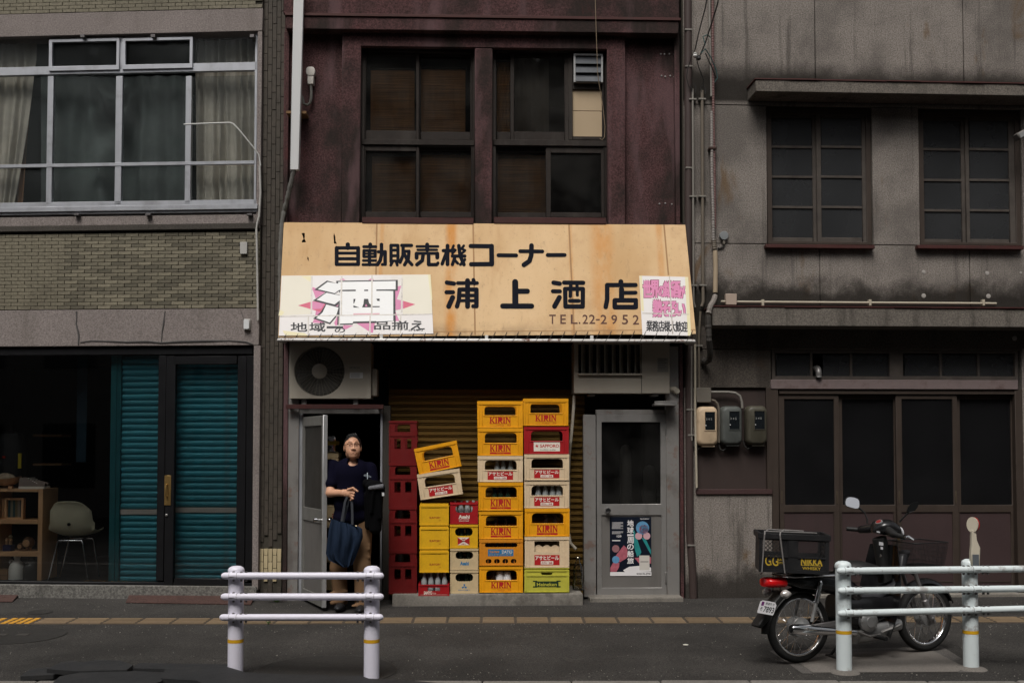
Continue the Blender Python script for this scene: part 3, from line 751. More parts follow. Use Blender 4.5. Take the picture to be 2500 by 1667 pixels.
mb.add([(q[0], .31, q[2]), (q[1], .31, q[2]), (q[1], 2.4, q[2]), (q[0], 2.4, q[2]), (q[0], .31, q[3]), (q[1], .31, q[3]), (q[1], 2.4, q[3]), (q[0], 2.4, q[3])], [(0, 1, 2, 3), (4, 5, 6, 7), (2, 3, 7, 6), (1, 2, 6, 5), (0, 3, 7, 4)])
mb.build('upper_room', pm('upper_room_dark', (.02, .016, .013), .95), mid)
# -------- shop level: room behind the opening, piers, steel posts
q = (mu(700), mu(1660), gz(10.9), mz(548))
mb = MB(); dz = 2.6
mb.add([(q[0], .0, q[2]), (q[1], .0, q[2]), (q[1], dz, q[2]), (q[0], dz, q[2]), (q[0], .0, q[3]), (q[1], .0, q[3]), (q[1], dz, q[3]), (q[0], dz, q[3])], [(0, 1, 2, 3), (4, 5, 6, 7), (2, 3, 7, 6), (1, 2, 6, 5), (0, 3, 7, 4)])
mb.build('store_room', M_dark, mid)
zg = gz(10.85) - .02
def mbox(x0, y0, x1, y1, d0, d1, nm, m, par=None, bv=.003):
    a = MID.rect(x0, y0, x1, y1, d0); return MB().box(a[0], a[1], d0, d1, a[2], a[3]).build(nm, m, par or mid, bevel=bv)
M_pier = pm('stained_pier', (.085, .078, .07), .8, var=.3, vs=3, streak=.5, dirt=.5, ds=2.5, rust=.3, rs=5, bump=.3)
mbox(692, 545, 703, 1475, -.03, .25, 'pier', M_plum); mbox(1659, 545, 1668, 1475, -.02, .25, 'pier', M_plum)
mbox(703, 800, 729, 1476, -.02, .02, 'steel_post', M_galv)
mbox(729, 1008, 738, 1474, .0, .05, 'door_jamb', M_alu); mbox(729, 998, 934, 1010, .0, .06, 'door_head', M_galv)
mbox(928, 1010, 933, 1470, -.01, .05, 'door_jamb', M_alu)
mbox(934, 990, 952, 1470, .0, .1, 'pier', pm('dark_pier', (.035, .031, .026), .85, var=.4))
mbox(1425, 1012, 1455, 1457, -.03, .06, 'steel_post', M_galv)
mbox(1627, 845, 1658, 1462, -.03, .06, 'steel_post', M_galv)
mbox(1455, 1000, 1628, 1011, -.01, .06, 'door_head', M_galv)
mbox(952, 840, 1425, 950, .17, .4, 'shutter_box_shade', M_dark)  # shutter housing, drawn lower in black to stand in for shade on the slats
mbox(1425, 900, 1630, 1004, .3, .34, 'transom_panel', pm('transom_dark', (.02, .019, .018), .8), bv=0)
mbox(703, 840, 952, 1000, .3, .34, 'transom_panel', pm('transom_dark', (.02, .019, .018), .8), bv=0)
mbox(1598, 985, 1654, 990, -.2, -.03, 'bracket', M_steel); mbox(1598, 979, 1654, 985, -.19, -.18, 'bracket', M_steel)
# ochre shutter behind the crates
M_och = pm('ochre_shutter', (.16, .092, .02), .6, .1, var=.15, vs=2, rnd=.2, dirt=.45, dcol=(.05, .028, .01), ds=1.2, rvar=.03)
a = MID.rect(948, 905, 1428, 1452, .22)
shu = MB().box(a[0], a[1], .245, .25, a[2] - .02, a[3]).build('roller_shutter', M_dark, mid)
pitch = MID.z(1100, 1000, .14) - MID.z(1100, 1015, .14); L = a[1] - a[0]
me = MB().grid([[(-L / 2, y, t * pitch), (L / 2, y, t * pitch)] for y, t in [(.02, 0), (-.006, .06), (-.006, .56), (.02, .62), (.022, .74), (.006, .76), (.006, .9), (.02, .92), (.02, 1)]]).mesh('slat', smooth=True, ang=30)
me.materials.append(M_och)
z = a[2]
while z < a[3]: place('slat', me, shu, ((a[0] + a[1]) / 2, .22, z)); z += pitch
# concrete plinth and door step
pf = -.38
p0 = MID.at(955, 1477, pf); z1 = MID.z(1180, 1449, pf)
mb = MB(); ua, ub = MID.u(957, 1460, pf), MID.u(1424, 1460, pf)
M_plinth = pm('stained_concrete', (.17, .155, .135), .9, var=.3, vs=4, speck=.1, dirt=.7, dcol=(.045, .04, .034), ds=3, streak=.4, bump=.5)
mb.box(ua, ub, pf, .26, -.02, z1).build('plinth', M_plinth, mid, bevel=.018, seg=2)
q = MID.rect(1440, 1458, 1668, 1476, -.2); MB().box(q[0], q[1], -.22, .3, -.02, MID.z(1540, 1457, -.2)).build('door_step', M_plinth, mid, bevel=.01)
PL_Z = z1; PL_F = pf
# right hand door
dr = MB().plate(rc(*MID.rect(1457, 1011, 1627, 1455, -.02)), [rc(*MID.rect(1469, 1030, 1613, 1230, -.02)), rc(*MID.rect(1469, 1257, 1615, 1434, -.02))], -.02, .02).build('door', pm('brushed_door', (.27, .26, .25), .42, .5, var=.12, vs=3, streak=.2, dirt=.3, ds=3), mid, bevel=.002)
a = MID.rect(1467, 1028, 1615, 1232, 0); MB().box(a[0], a[1], 0, .004, a[2], a[3]).build('pane', glass('door_glass', (.8, .8, .8), .5, .02, haze=.02), dr)
a = MID.rect(1467, 1255, 1617, 1436, 0); MB().box(a[0], a[1], -.008, .008, a[2], a[3]).build('kick_panel', pm('kick_panel', (.17, .16, .15), .5, .4, var=.12, streak=.2), dr)
a = MID.at(1483, 1245, -.02); MB().lathe([(.026, 0), (.026, -.006), (.014, -.01), (.013, -.03), (.026, -.036), (.029, -.05), (.024, -.064), (.008, -.066)], (a[0], -.02, a[2]), 'y', 20).build('knob', M_chrome, dr, smooth=True)
for y in (1048, 1410): mbox(1624, y - 14, 1629, y + 14, -.03, -.015, 'hinge', M_steel, dr)
# gas cylinders glimpsed through the glass
for i, (px, y0, y1, r) in enumerate(((1528, 1085, 1200, .058), (1586, 1135, 1235, .066))):
    b = MID.at(px, y1, .5); t_ = MID.at(px, y0, .5)
    MB().lathe([(r * .9, -.5), (r, -.48), (r, t_[2] - b[2] - .06), (r * .7, t_[2] - b[2] - .015), (r * .2, t_[2] - b[2])], (b[0], .5, b[2]), 'z', 20).build('gas_cylinder', pm('cylinder_grey', (.4, .4, .36), .5), None, MID, (b[0], .5, b[2] - .5), ['taller', 'shorter'][i] + ' pale cylinder standing in the dark behind the door glass', 'cylinder', smooth=True)
# poster on the door
P = MID.rect(1489, 1261, 1590, 1405, -.013)
po = thing('poster', 'dark travel poster with pink buildings and vertical white lettering on the metal door', 'poster', MID, (P[0], -.013, P[2]))
def PX(x): return P[0] + (P[1] - P[0]) * (x - 82) / (1027 - 82)
def PZ(y): return P[3] - (P[3] - P[2]) * (y - 92) / (1440 - 92)
MB().box(P[0], P[1], -.0135, -.0095, P[2], P[3]).build('sheet', pm('poster_navy', (.006, .009, .018), .35, var=.4), po)
def ppoly(pts, m, nm='print', y=-.0138): MB().add([(PX(x), y, PZ(yy)) for x, yy in pts], [tuple(range(len(pts)))]).build(nm, m, po)
M_teal2 = pm('print_teal', (.02, .2, .2), .4, var=.4, vs=15); M_pink = pm('print_pink', (.36, .1, .13), .4, var=.5, vs=30); M_wh = pm('print_white', (.66, .64, .64), .4, var=.06); M_pblue = pm('print_blue', (.1, .25, .42), .4, var=.4, vs=30)
ppoly([(610, 380), (650, 420), (800, 900), (770, 960), (700, 1000), (640, 800)], M_teal2); ppoly([(800, 560), (900, 600), (1020, 860), (1020, 960), (930, 800)], M_teal2)
ppoly([(90, 1250), (150, 1140), (300, 1140), (290, 1240), (230, 1345), (90, 1345)], M_pink); ppoly([(210, 980), (400, 740), (480, 820), (490, 1000), (440, 1050), (300, 1130)], M_pink); ppoly([(640, 1030), (1020, 1010), (1020, 1160), (760, 1170)], M_pink)
def pcirc(x, y, r, m, lift): MB().add([(PX(x + r * math.cos(2 * PI * k / 20)), -.0138 - lift, PZ(y + r * math.sin(2 * PI * k / 20))) for k in range(20)], [tuple(range(20))]).build('print', m, po)
for x, y, r, m in ((828, 345, 150, M_pblue), (860, 380, 105, M_pink), (740, 530, 82, pm('badge', (.5, .3, .33), .5)), (925, 530, 82, pm('badge', (.5, .3, .33), .5)), (215, 820, 85, pm('dusk_pink', (.25, .12, .13), .5)), (215, 1070, 85, M_pblue)): pcirc(x, y, r, m, .0004)
ppoly([(380, 1310), (520, 1230), (760, 1210), (1020, 1250), (1020, 1340), (430, 1360)], M_wh, y=-.0141)
ppoly([(750, 975), (985, 975), (985, 1310), (755, 1310)], pm('ticket', (.5, .47, .43), .5), y=-.0145); ppoly([(775, 1112), (960, 1112), (960, 1126), (775, 1126)], M_black, y=-.0149)
ppoly([(84, 1350), (1027, 1350), (1027, 1438), (84, 1438)], M_wh, y=-.0142)
m = MB()
for ch_, y0, y1 in (('地', 170, 305), ('球', 330, 465), ('一', 490, 530), ('周', 555, 695), ('の', 715, 840), ('船', 865, 1005), ('旅', 1030, 1160)): tx(m, ch_, PX(480), PX(622), PZ(y1), PZ(y0), -.0148, .035)
tx(m, 'PEACE BOAT', PX(775), PX(985), PZ(152), PZ(125), -.0148, .01); tx(m, '129', PX(240), PX(345), PZ(560), PZ(512), -.0148, .03)
for k in range(12):
    if k not in (7, 8): m.add([(PX(130), -.0147, PZ(218 + k * 23)), (PX(130), -.0147, PZ(226 + k * 23)), (PX(385 - 60 * (k % 3 == 2)), -.0147, PZ(226 + k * 23)), (PX(385 - 60 * (k % 3 == 2)), -.0147, PZ(218 + k * 23))], [(0, 1, 2, 3)])
m.add([(PX(135), -.0147, PZ(622)), (PX(135), -.0147, PZ(645)), (PX(320), -.0147, PZ(645)), (PX(320), -.0147, PZ(622))], [(0, 1, 2, 3)])
m.build('lettering', M_wh, po)
m = MB(); tx(m, '0120-95-3740', PX(690), PX(1010), PZ(1412), PZ(1372), -.0148, .03); m.build('lettering', M_black, po)
# open left door leaf
h0 = Vector(MID.at(741, 1240, .01)); e0 = Vector(MID.at(792, 1240, -.64))
dv = Vector((e0.x - h0.x, e0.y - h0.y, 0)); LW = dv.length; ang = math.atan2(dv.y, dv.x)
zb_, zt_ = MID.z(792, 1482, -.64), MID.z(792, 1014, -.64)
DM = Matrix.Translation((h0.x, h0.y, 0)) @ Matrix.Rotation(ang, 4, 'Z')
H = zt_ - zb_; zm0, zm1 = zb_ + H * .435, zb_ + H * .505
M_leaf = pm('dull_door_metal', (.2, .195, .18), .45, .4, var=.2, vs=3, streak=.35, dirt=.3, ds=3)
od = MB().plate(rc(0, LW, zb_, zt_), [rc(.06, LW - .05, zm1, zt_ - .09), rc(.06, LW - .05, zb_ + .1, zm0)], -.018, .018).xf(DM).build('open_door', M_leaf, mid, bevel=.002)
MB().box(.05, LW - .04, -.004, .004, zm1, zt_ - .08).xf(DM).build('pane', milky('dusty_glass', (.05, .047, .042), (.4, .4, .38), .6, .3, .2, 20), od)
MB().box(.05, LW - .04, -.006, .006, zb_ + .09, zm0).xf(DM).build('kick_panel', pm('kick_panel', (.17, .16, .15), .5, .4), od)
MB().box(LW + .0005, LW + .014, -.022, .022, zb_ - .004, zt_ + .004).xf(DM).build('edge_trim', pm('edge_trim', (.5, .5, .5), .35, .6, var=.2), od, bevel=.004)
zk = (zm0 + zm1) / 2 - .03
for sy in (-1, 1): MB().cyl((LW - .05, sy * .018, zk), (LW - .05, sy * .075, zk), .011, n=10).cyl((LW - .05, sy * .06, zk), (LW - .05, sy * .085, zk), .024, .02, n=14).xf(DM).build('knob', M_chrome, od, smooth=True)
# -------- tan awning
AT, AB = -.05, -.44
zA1 = (MID.z(693, 543, AT) + MID.z(1672, 549, AT)) / 2; zA0 = (MID.z(680, 822, AB) + MID.z(1697, 814, AB)) / 2
n_ = Vector((1, 0, 0)).cross(Vector((0, AB - AT, zA0 - zA1))).normalized()
if n_.y > 0: n_ = -n_
AW = Plane(MID, (0, AB, zA0), n_)
aw = thing('awning', 'tan canvas awning with large black painted lettering and white front pipe', 'awning', MID, (mu(1185, 800, AB), AB, zA0))
g = G('tan_canvas')
c = g.mix(g.ramp(g.noise(1.2, 4, .6, (1, 1, .25)), .35, .7), (.60, .415, .232), (.48, .30, .14))
c = g.mix(g.math('MULTIPLY', g.ramp(g.noise(2.2, 6, .7), .52, .75), .45), c, (.36, .2, .09))
c = g.mix(g.math('MULTIPLY', g.ramp(g.noise(9, 6, .75, (1, 1, .3)), .56, .72), .3), c, (.2, .13, .075))
sx = g.n('SeparateXYZ', {0: g.co()}).outputs
def rustx(c, x0, w, amt):
    m = g.math('SUBTRACT', 1.0, g.ramp(g.math('ABSOLUTE', g.math('SUBTRACT', sx[0], x0)), w * .2, w))
    m = g.math('MULTIPLY', m, g.ramp(g.noise(3.5, 5, .7, (1, 1, .35)), .3, .62))
    return g.mix(g.math('MULTIPLY', m, amt), c, (.5, .2, .03))
ac = mu(1185, 800, AB)
c = rustx(c, mu(1100, 650, AB) - ac, .08, .9); c = rustx(c, mu(1480, 650, AB) - ac, .16, .65); c = rustx(c, mu(925, 650, AB) - ac, .03, .5); c = rustx(c, mu(1400, 650, AB) - ac, .03, .5); c = rustx(c, mu(1625, 650, AB) - ac, .05, .5)
c = g.mix(g.math('MULTIPLY', g.ramp(g.noise(38, 4, .8), .58, .72), .45), c, (.13, .08, .045))
c = g.mix(g.math('MULTIPLY', g.ramp(g.noise(4, 5, .7, (1, 1, .1)), .54, .72), .35), c, (.36, .19, .07))
ed = g.math('MULTIPLY', g.ramp(g.noise(5, 5, .7), .35, .65), g.math('SUBTRACT', 1.0, g.ramp(sx[2], .0, .16)))
c = g.mix(g.math('MULTIPLY', ed, .55), c, (.15, .095, .05))
wv = g.noise(300, 2)
M_can = g.done(g.bsdf(c, .72, 0, g.math('ADD', g.math('MULTIPLY', wv, .2), g.noise(4, 3)), .35, .012, .3))
def acan(pts, holes=()):
    P3 = [AW.at(p) for p in pts]; flat = [(p.x, p.z) for p in P3]; HL = [[(AW.at(p).x, AW.at(p).z) for p in h] for h in holes]
    m = MB().plate(flat, HL, 0, 0.0)
    n = len(m.v) // 2
    sl = (AB - AT) / (zA0 - zA1)
    m.v = [(v[0], AB + (v[2] - zA0) * sl + (0 if i < n else .004), v[2]) for i, v in enumerate(m.v)]
    return m
def r1(x, y): return (660 + x / 4.438, 530 + y / 4.438)
def r2(x, y): return (1170 + x / 4.276, 530 + y / 4.276)
def rz(x, y): return (800 + x / 7.84, 580 + y / 7.84)
def rp(x, y): return (690 + x / 6.031, 640 + y / 6.031)
tear1 = [r1(*p) for p in ((338, 175), (372, 172), (374, 205), (370, 235), (388, 272), (345, 276), (338, 262), (360, 240), (352, 210))]
tear2 = [r1(*p) for p in ((690, 170), (704, 215), (708, 262), (722, 290), (690, 288), (684, 205))]
tear3 = [r1(*p) for p in ((404, 428), (414, 440), (418, 486), (410, 466), (400, 456))]
acan([(693, 543), (1672, 549), (1698, 815), (679, 823)], [tear1, tear2, tear3]).build('canvas', M_can, aw)
for sgn, top, bot in ((0, (693, 543), (679, 823)), (1, (1672, 549), (1698, 815))):
    a, b = AW.at(top), AW.at(bot); x = a.x if sgn else a.x
    MB().add([a, b, (a.x, .0, b.z + .02), (a.x, .0, a.z)], [(0, 1, 2, 3)]).build('side_flap', M_can, aw, solid=.004)
m = MB(); lift = [0.0016]
def S(pts, w, f): 
    q = [f(*p) for p in pts]; k = {rz: 7.84, r1: 4.438, r2: 4.276}.get(f, 1)
    stroke(m, q, w / k, lambda p, l: AW.at(p, l), lift[0]); lift[0] += 2e-5
N0 = lambda x, y: (x, y)
# top line
for p, w in (([(385, 135), (385, 200)], 84), ([(172, 202), (172, 512)], 76), ([(584, 202), (584, 512)], 76), ([(172, 200), (584, 200)], 66), ([(190, 300), (560, 300)], 58), ([(190, 407), (560, 407)], 62), ([(172, 514), (584, 514)], 66),
             ([(815, 135), (815, 180)], 76), ([(690, 178), (920, 178)], 58), ([(693, 252), (910, 252)], 58), ([(693, 252), (693, 365)], 60), ([(908, 252), (908, 365)], 60), ([(700, 312), (905, 312)], 40), ([(693, 370), (908, 370)], 50), ([(800, 250), (800, 520)], 66), ([(682, 442), (920, 442)], 52), ([(675, 520), (940, 520)], 55),
             ([(1030, 135), (1030, 330), (1005, 440), (955, 518)], 70), ([(970, 275), (1100, 275)], 62), ([(1100, 275), (1100, 512)], 70), ([(1100, 515), (1045, 518)], 56),
             ([(1212, 152), (1212, 465)], 64), ([(1345, 152), (1345, 465)], 62), ([(1212, 152), (1345, 152)], 62), ([(1212, 242), (1345, 242)], 56), ([(1212, 350), (1345, 350)], 56), ([(1212, 448), (1345, 448)], 52), ([(1240, 465), (1208, 528)], 56), ([(1312, 465), (1332, 528)], 56),
             ([(1418, 153), (1604, 153)], 66), ([(1445, 160), (1440, 340), (1388, 475)], 64), ([(1470, 265), (1556, 265)], 60), ([(1556, 265), (1545, 400), (1472, 522)], 66), ([(1462, 300), (1515, 420), (1612, 520)], 64),
             ([(1905, 138), (1905, 240)], 78), ([(1707, 172), (2112, 172)], 50), ([(1722, 238), (2090, 238)], 46), ([(1702, 305), (2098, 305)], 58), ([(1702, 310), (1702, 388)], 76), ([(2098, 310), (2098, 382)], 78), ([(1828, 320), (1812, 440), (1708, 520)], 72), ([(1932, 320), (1932, 516)], 72), ([(1932, 520), (2090, 520)], 66), ([(2090, 520), (2110, 490)], 62)): S(p, w, rz)
for p, w in (([(1920, 312), (1920, 512)], 42), ([(1874, 365), (1965, 365)], 38), ([(1908, 385), (1862, 508)], 38), ([(2042, 312), (2056, 420), (2098, 515)], 40), ([(1985, 312), (1972, 345), (2006, 360), (1972, 395)], 28), ([(2096, 312), (2072, 345), (2110, 362), (2075, 395)], 28), ([(1972, 424), (2108, 424)], 36), ([(2002, 430), (1972, 515)], 36), ([(2000, 470), (2030, 502)], 32), ([(2108, 462), (2060, 515)], 32),
             ([(1912, 710), (1990, 722)], 46), ([(1908, 815), (1980, 815)], 44), ([(1975, 872), (1932, 968)], 54), ([(2032, 716), (2240, 716)], 40), ([(2137, 690), (2137, 968)], 54), ([(2200, 682), (2212, 720)], 42), ([(2050, 786), (2042, 900), (2022, 968)], 48), ([(2050, 786), (2234, 786)], 46), ([(2234, 786), (2234, 965)], 48), ([(2234, 968), (2196, 966)], 42), ([(2060, 850), (2230, 850)], 40), ([(2056, 906), (2230, 906)], 34)): S(p, w, r1)
for p, w in (([(1149, 601), (1200, 601.5)], 10.3), ([(1200, 601.5), (1200.5, 645)], 12), ([(1150, 645.5), (1200, 645)], 10.6), ([(1217, 623.5), (1260, 624)], 9.6), ([(1270, 613.7), (1324, 614.2)], 9.2), ([(1297.5, 600), (1297, 623.5), (1292.5, 637.6), (1279, 647)], 11.5), ([(1337, 623), (1378.5, 623)], 9.6)): S(p, w, N0)
for p, w in (([(375, 680), (377, 925)], 64), ([(400, 775), (502, 775)], 54), ([(245, 929), (547, 930)], 54),
             ([(775, 685), (840, 696)], 46), ([(768, 775), (842, 776)], 42), ([(836, 840), (786, 932)], 52), ([(885, 685), (1085, 687)], 44), ([(896, 752), (900, 932)], 46), ([(1082, 752), (1080, 932)], 46), ([(896, 750), (1082, 750)], 44), ([(900, 934), (1080, 934)], 46), ([(956, 700), (950, 828)], 38), ([(1020, 700), (1024, 815)], 34), ([(945, 875), (1038, 875)], 40),
             ([(1478, 676), (1478, 700)], 52), ([(1340, 710), (1632, 710)], 44), ([(1335, 712), (1335, 860), (1320, 938)], 48), ([(1485, 755), (1485, 860)], 54), ([(1500, 792), (1632, 790)], 40), ([(1414, 872), (1414, 938)], 48), ([(1414, 869), (1634, 869)], 46), ([(1634, 869), (1634, 938)], 48), ([(1414, 940), (1634, 940)], 48)): S(p, w, r2)
m.build('lettering', M_ink, aw)
M_tel = pm('brown_lettering', (.075, .025, .014), .6, var=.3, vs=20)
def glyphs(lst, f, mat, parent, off=0.0, lift=.0018, plane=None, shear=0):
    plane = plane or AW
    for body, x0, y0, x1, y1 in lst:
        mm = MB()
        cj = off > .011 and ord(body[0]) > 0x2000
        vs, fs = text_mesh(body, 0.0 if cj else off); a0, a1 = min(v.x for v in vs), max(v.x for v in vs); b0, b1 = min(v.y for v in vs), max(v.y for v in vs)
        for kk, (bx_, by_) in enumerate(BOLD if cj else ((0, 0),)): e_ = off * .8 * (y1 - y0); X0, X1, Y0, Y1, l_ = x0 + bx_ * e_, x1 + bx_ * e_, y0 + by_ * e_, y1 + by_ * e_, lift + kk * 2e-5; mm.add([plane.at(f(X0 + (v.x - a0) / (a1 - a0) * (X1 - X0) + shear * (v.y - b0) / (b1 - b0), Y1 + (v.y - b0) / (b1 - b0) * (Y0 - Y1)), l_) for v in vs], fs)
        mm.build('character', mat, parent)
glyphs([('T', 730, 1018, 800, 1115), ('E', 846, 1018, 905, 1115), ('L', 955, 1018, 1026, 1115), ('.', 1038, 1095, 1056, 1116), ('2', 1078, 1018, 1136, 1115), ('2', 1146, 1018, 1210, 1115), ('-', 1218, 1064, 1258, 1078), ('2', 1266, 1020, 1332, 1116), ('9', 1378, 1020, 1440, 1118), ('5', 1490, 1020, 1554, 1120), ('2', 1602, 1022, 1668, 1122)], r2, M_tel, aw, .012)
# seams in the canvas
M_tape = pm('seam_tape', (.3, .17, .075), .7, var=.2)
def quadpx(pts, mat, parent, nm, lift, plane=None):
    return MB().add([(plane or AW).at(p, lift) for p in pts], [tuple(range(len(pts)))]).build(nm, mat, parent)
for (x0, y0, x1, y1) in ((920, 546, 918, 672), (1155, 547, 1160, 818), (1389, 548, 1402, 817), (1621, 549, 1632, 672)):
    quadpx([(x0 - 1.9, y0), (x0 + 1.9, y0), (x1 + 1.9, y1), (x1 - 1.9, y1)], M_tape, aw, 'seam_tape', .0008)
quadpx([(680, 812), (1697, 804), (1698, 806), (680, 814)], M_tape, aw, 'hem', .0009)
# front pipe and lacing
M_rustw = pm('rusty_white_pipe', (.62, .6, .58), .45, .1, var=.1, rust=.9, rcol=(.13, .035, .012), rs=16, dirt=.2, ds=9)
pd = -.46
pa, pb = Vector(MID.at(678, 832, pd)), Vector(MID.at(1697, 830, pd)); zp = (pa.z + pb.z) / 2; pa.z = pb.z = zp
MB().tube([(pa.x, -.02, zp + .02), (pa.x, pd + .05, zp), (pa.x + .01, pd + .012, zp), (pa.x + .03, pd, zp), (pb.x - .03, pd, zp), (pb.x - .01, pd + .012, zp), (pb.x, pd + .05, zp), (pb.x, -.02, zp + .02)], .0165, 12).build('front_pipe', M_rustw, aw, smooth=True)
M_cord = pm('lacing_cord', (.05, .045, .04), .9, var=.3)
k = 0; x = 686.0
while x < 1690:
    t = AW.at((x + 14, 818 - (x - 680) * .0075 - 3), .004); 
    b = Vector(MID.at(x, 838, pd - .018))
    MB().tube([t, ((t.x + b.x) / 2, (t.y + b.y) / 2 - .006, (t.z + b.z) / 2), (b.x, pd - .018, zp), (b.x - .004, pd, zp - .019)], .0032, 5).build('lacing_cord', M_cord, aw, smooth=True)
    if k % 9 == 4: 
        q = AW.at((x + 4, 818), -.01); MB().tube([q, (q.x - .02, pd + .004, zp + .017)], .003, 5).build('lacing_cord', M_cord, aw, smooth=True)
    x += 28.3; k += 1
for px in (931, 1188, 1445):
    q = MID.rect(px - 4, 818, px + 4, 827, pd + .01); MB().box(q[0], q[1], pd + .005, pd + .03, zp + .012, zp + .05).build('pipe_clip', pm('white_clip', (.6, .6, .58), .4), aw, bevel=.004)
# banners laced on the awning
M_ban = pm('banner_vinyl', (.66, .63, .62), .45, var=.05, vs=3, dirt=.25, dcol=(.5, .42, .25), ds=2)
M_bany = pm('banner_yellowed', (.66, .60, .38), .45, var=.08, vs=2)
M_bpink = pm('banner_pink', (.58, .2, .36), .5, var=.12, vs=9); M_bink = pm('banner_ink', (.014, .0145, .018), .5, var=.2, vs=20); M_bwhite = pm('banner_white', (.72, .72, .72), .45, var=.03)
M_bcrim = pm('banner_crimson', (.55, .1, .17), .5, var=.12, vs=9)
def banner(name, label, pts, org_px):
    o = AW.at(org_px, .006); return thing(name, label, 'banner', MID, tuple(o))
bn = banner('banner', 'white banner with a huge outlined character over a pink starburst on the awning', None, (690, 815))
sheetpx = [(688, 674), (1051, 671), (1058, 815), (681, 820)]
def slab(pts, mat, parent, nm, l0, l1):
    n = len(pts); MB().add([AW.at(p, l1) for p in pts] + [AW.at(p, l0) for p in pts], [tuple(range(n)), tuple(reversed(range(n, 2 * n)))] + [(i, (i + 1) % n, n + (i + 1) % n, n + i) for i in range(n)]).build(nm, mat, parent)
slab(sheetpx, M_ban, bn, 'sheet', .003, .0065)
L_ = .0068
def bq(pts, mat, nm='print', k=0): quadpx([rp(*p) for p in pts], mat, bn, nm, L_ + k * .00012)
bq([(0, 210), (425, 208), (415, 770), (-30, 790)], pm('banner_cream', (.64, .6, .5), .45, var=.05), k=.3); bq([(1760, 195), (2178, 188), (2205, 760), (1772, 770)], pm('banner_cream', (.64, .6, .5), .45), k=.3)
bq([(270, 210), (425, 208), (420, 300)], M_bany, k=.6); bq([(0, 1010), (40, 1080), (380, 1085), (330, 1050)], M_bany, k=.6); bq([(-40, 700), (30, 740), (-10, 790), (-60, 790)], M_bany, k=.6); bq([(2140, 188), (2178, 188), (2205, 560), (2185, 560)], M_bany, k=.6)
for pts in ([(425, 365), (640, 440), (490, 540)], [(840, 270), (868, 230), (930, 270)], [(1260, 270), (1325, 230), (1345, 270)], [(1690, 362), (1750, 350), (1660, 620), (1640, 430)], [(490, 720), (620, 600), (820, 620), (810, 680), (480, 800)],
            [(440, 895), (470, 830), (620, 880), (600, 905)], [(760, 900), (805, 800), (815, 930), (780, 940)], [(900, 930), (1040, 935), (930, 995), (880, 990)], [(1090, 905), (1360, 900), (1330, 1045), (1300, 1040)], [(1650, 700), (1720, 870), (1640, 870)]): bq(pts, M_bpink, k=1)
bq([(225, 642), (440, 580), (640, 600), (560, 740), (430, 700)], M_bcrim, k=1.5); bq([(420, 584), (620, 606), (570, 690), (420, 700)], M_bpink, k=2)
bq([(1660, 545), (1780, 575), (1780, 690), (1665, 712)], M_bpink, k=2); bq([(1780, 575), (1955, 625), (1780, 690)], M_bcrim, k=1.5)
# big outlined character: dark outline shapes with white fills on top
bq([(790, 280), (1697, 266), (1697, 425), (1660, 428), (1665, 868), (1360, 900), (1040, 905), (1030, 925), (805, 930), (812, 680), (835, 560), (845, 470), (790, 330)], M_bink, k=3)
bq([(465, 412), (655, 275), (830, 328), (850, 420), (765, 478)], M_bink, k=3.2); bq([(445, 572), (640, 448), (850, 490), (830, 600), (810, 640), (760, 655)], M_bink, k=3.4); bq([(450, 835), (560, 740), (640, 610), (840, 665), (800, 800), (700, 920)], M_bink, k=3.6)
bq([(820, 297), (1665, 283), (1665, 405), (1380, 408), (1380, 425), (1630, 430), (1630, 868), (1360, 880), (1040, 880), (1030, 905), (840, 910), (845, 435), (870, 412), (820, 412)], M_bwhite, k=5)
bq([(520, 403), (662, 297), (860, 328), (860, 412), (835, 415), (768, 462)], M_bwhite, k=5.2); bq([(500, 560), (650, 455), (860, 500), (860, 560), (840, 570), (765, 627)], M_bwhite, k=5.4); bq([(497, 828), (590, 745), (645, 628), (825, 675), (795, 775), (695, 893)], M_bwhite, k=5.6)
for pts in ([(875, 412), (1078, 410), (1078, 432), (875, 434)], [(1202, 410), (1260, 409), (1260, 430), (1202, 431)], [(1383, 408), (1640, 406), (1640, 425), (1383, 428)], [(1043, 546), (1077, 546), (1060, 600), (1043, 618)], [(1043, 640), (1135, 676), (1043, 672)], [(1200, 545), (1260, 545), (1275, 610), (1330, 652), (1430, 652), (1430, 668), (1170, 672), (1190, 620)], [(1383, 543), (1430, 543), (1430, 578), (1395, 575)], [(1043, 878), (1380, 872), (1380, 900), (1043, 905)]): bq(pts, M_bink, k=7)
bq([(1228, 618), (1250, 655), (1214, 657)], M_bpink, k=8); bq([(1043, 760), (1428, 756), (1428, 772), (1043, 785)], pm('banner_rose', (.6, .33, .38), .5), k=7)
glyphs([('地', 122, 893, 362, 1025), ('域', 398, 893, 628, 1025), ('一', 650, 948, 890, 978), ('の', 768, 972, 920, 1040), ('品', 1350, 880, 1585, 996), ('揃', 1610, 870, 1850, 1000), ('え', 1888, 868, 2090, 995)], rp, M_bink, bn, .03, L_ + .0012)
glyphs([('(挑戦)', 1855, 990, 2065, 1022)], rp, M_bink, bn, .02, L_ + .0012)
M_tapeg = pm('clear_tape', (.5, .46, .42), .3, var=.25, vs=25, dirt=.5, dcol=(.1, .09, .08), ds=30)
for x, y0, y1 in ((430, 215, 770), (870, 215, 780), (1318, 200, 775), (1760, 240, 745)): bq([(x - 12, y0), (x + 12, y0), (x + 6, y1), (x - 18, y1)], M_tapeg, 'tape', 9)
for x, y0, y1 in ((382, 800, 1085), (838, 800, 1085), (1290, 795, 1080), (1740, 775, 1075)): bq([(x - 10, y0), (x + 10, y0), (x + 4, y1), (x - 14, y1)], M_tapeg, 'tape', 9)
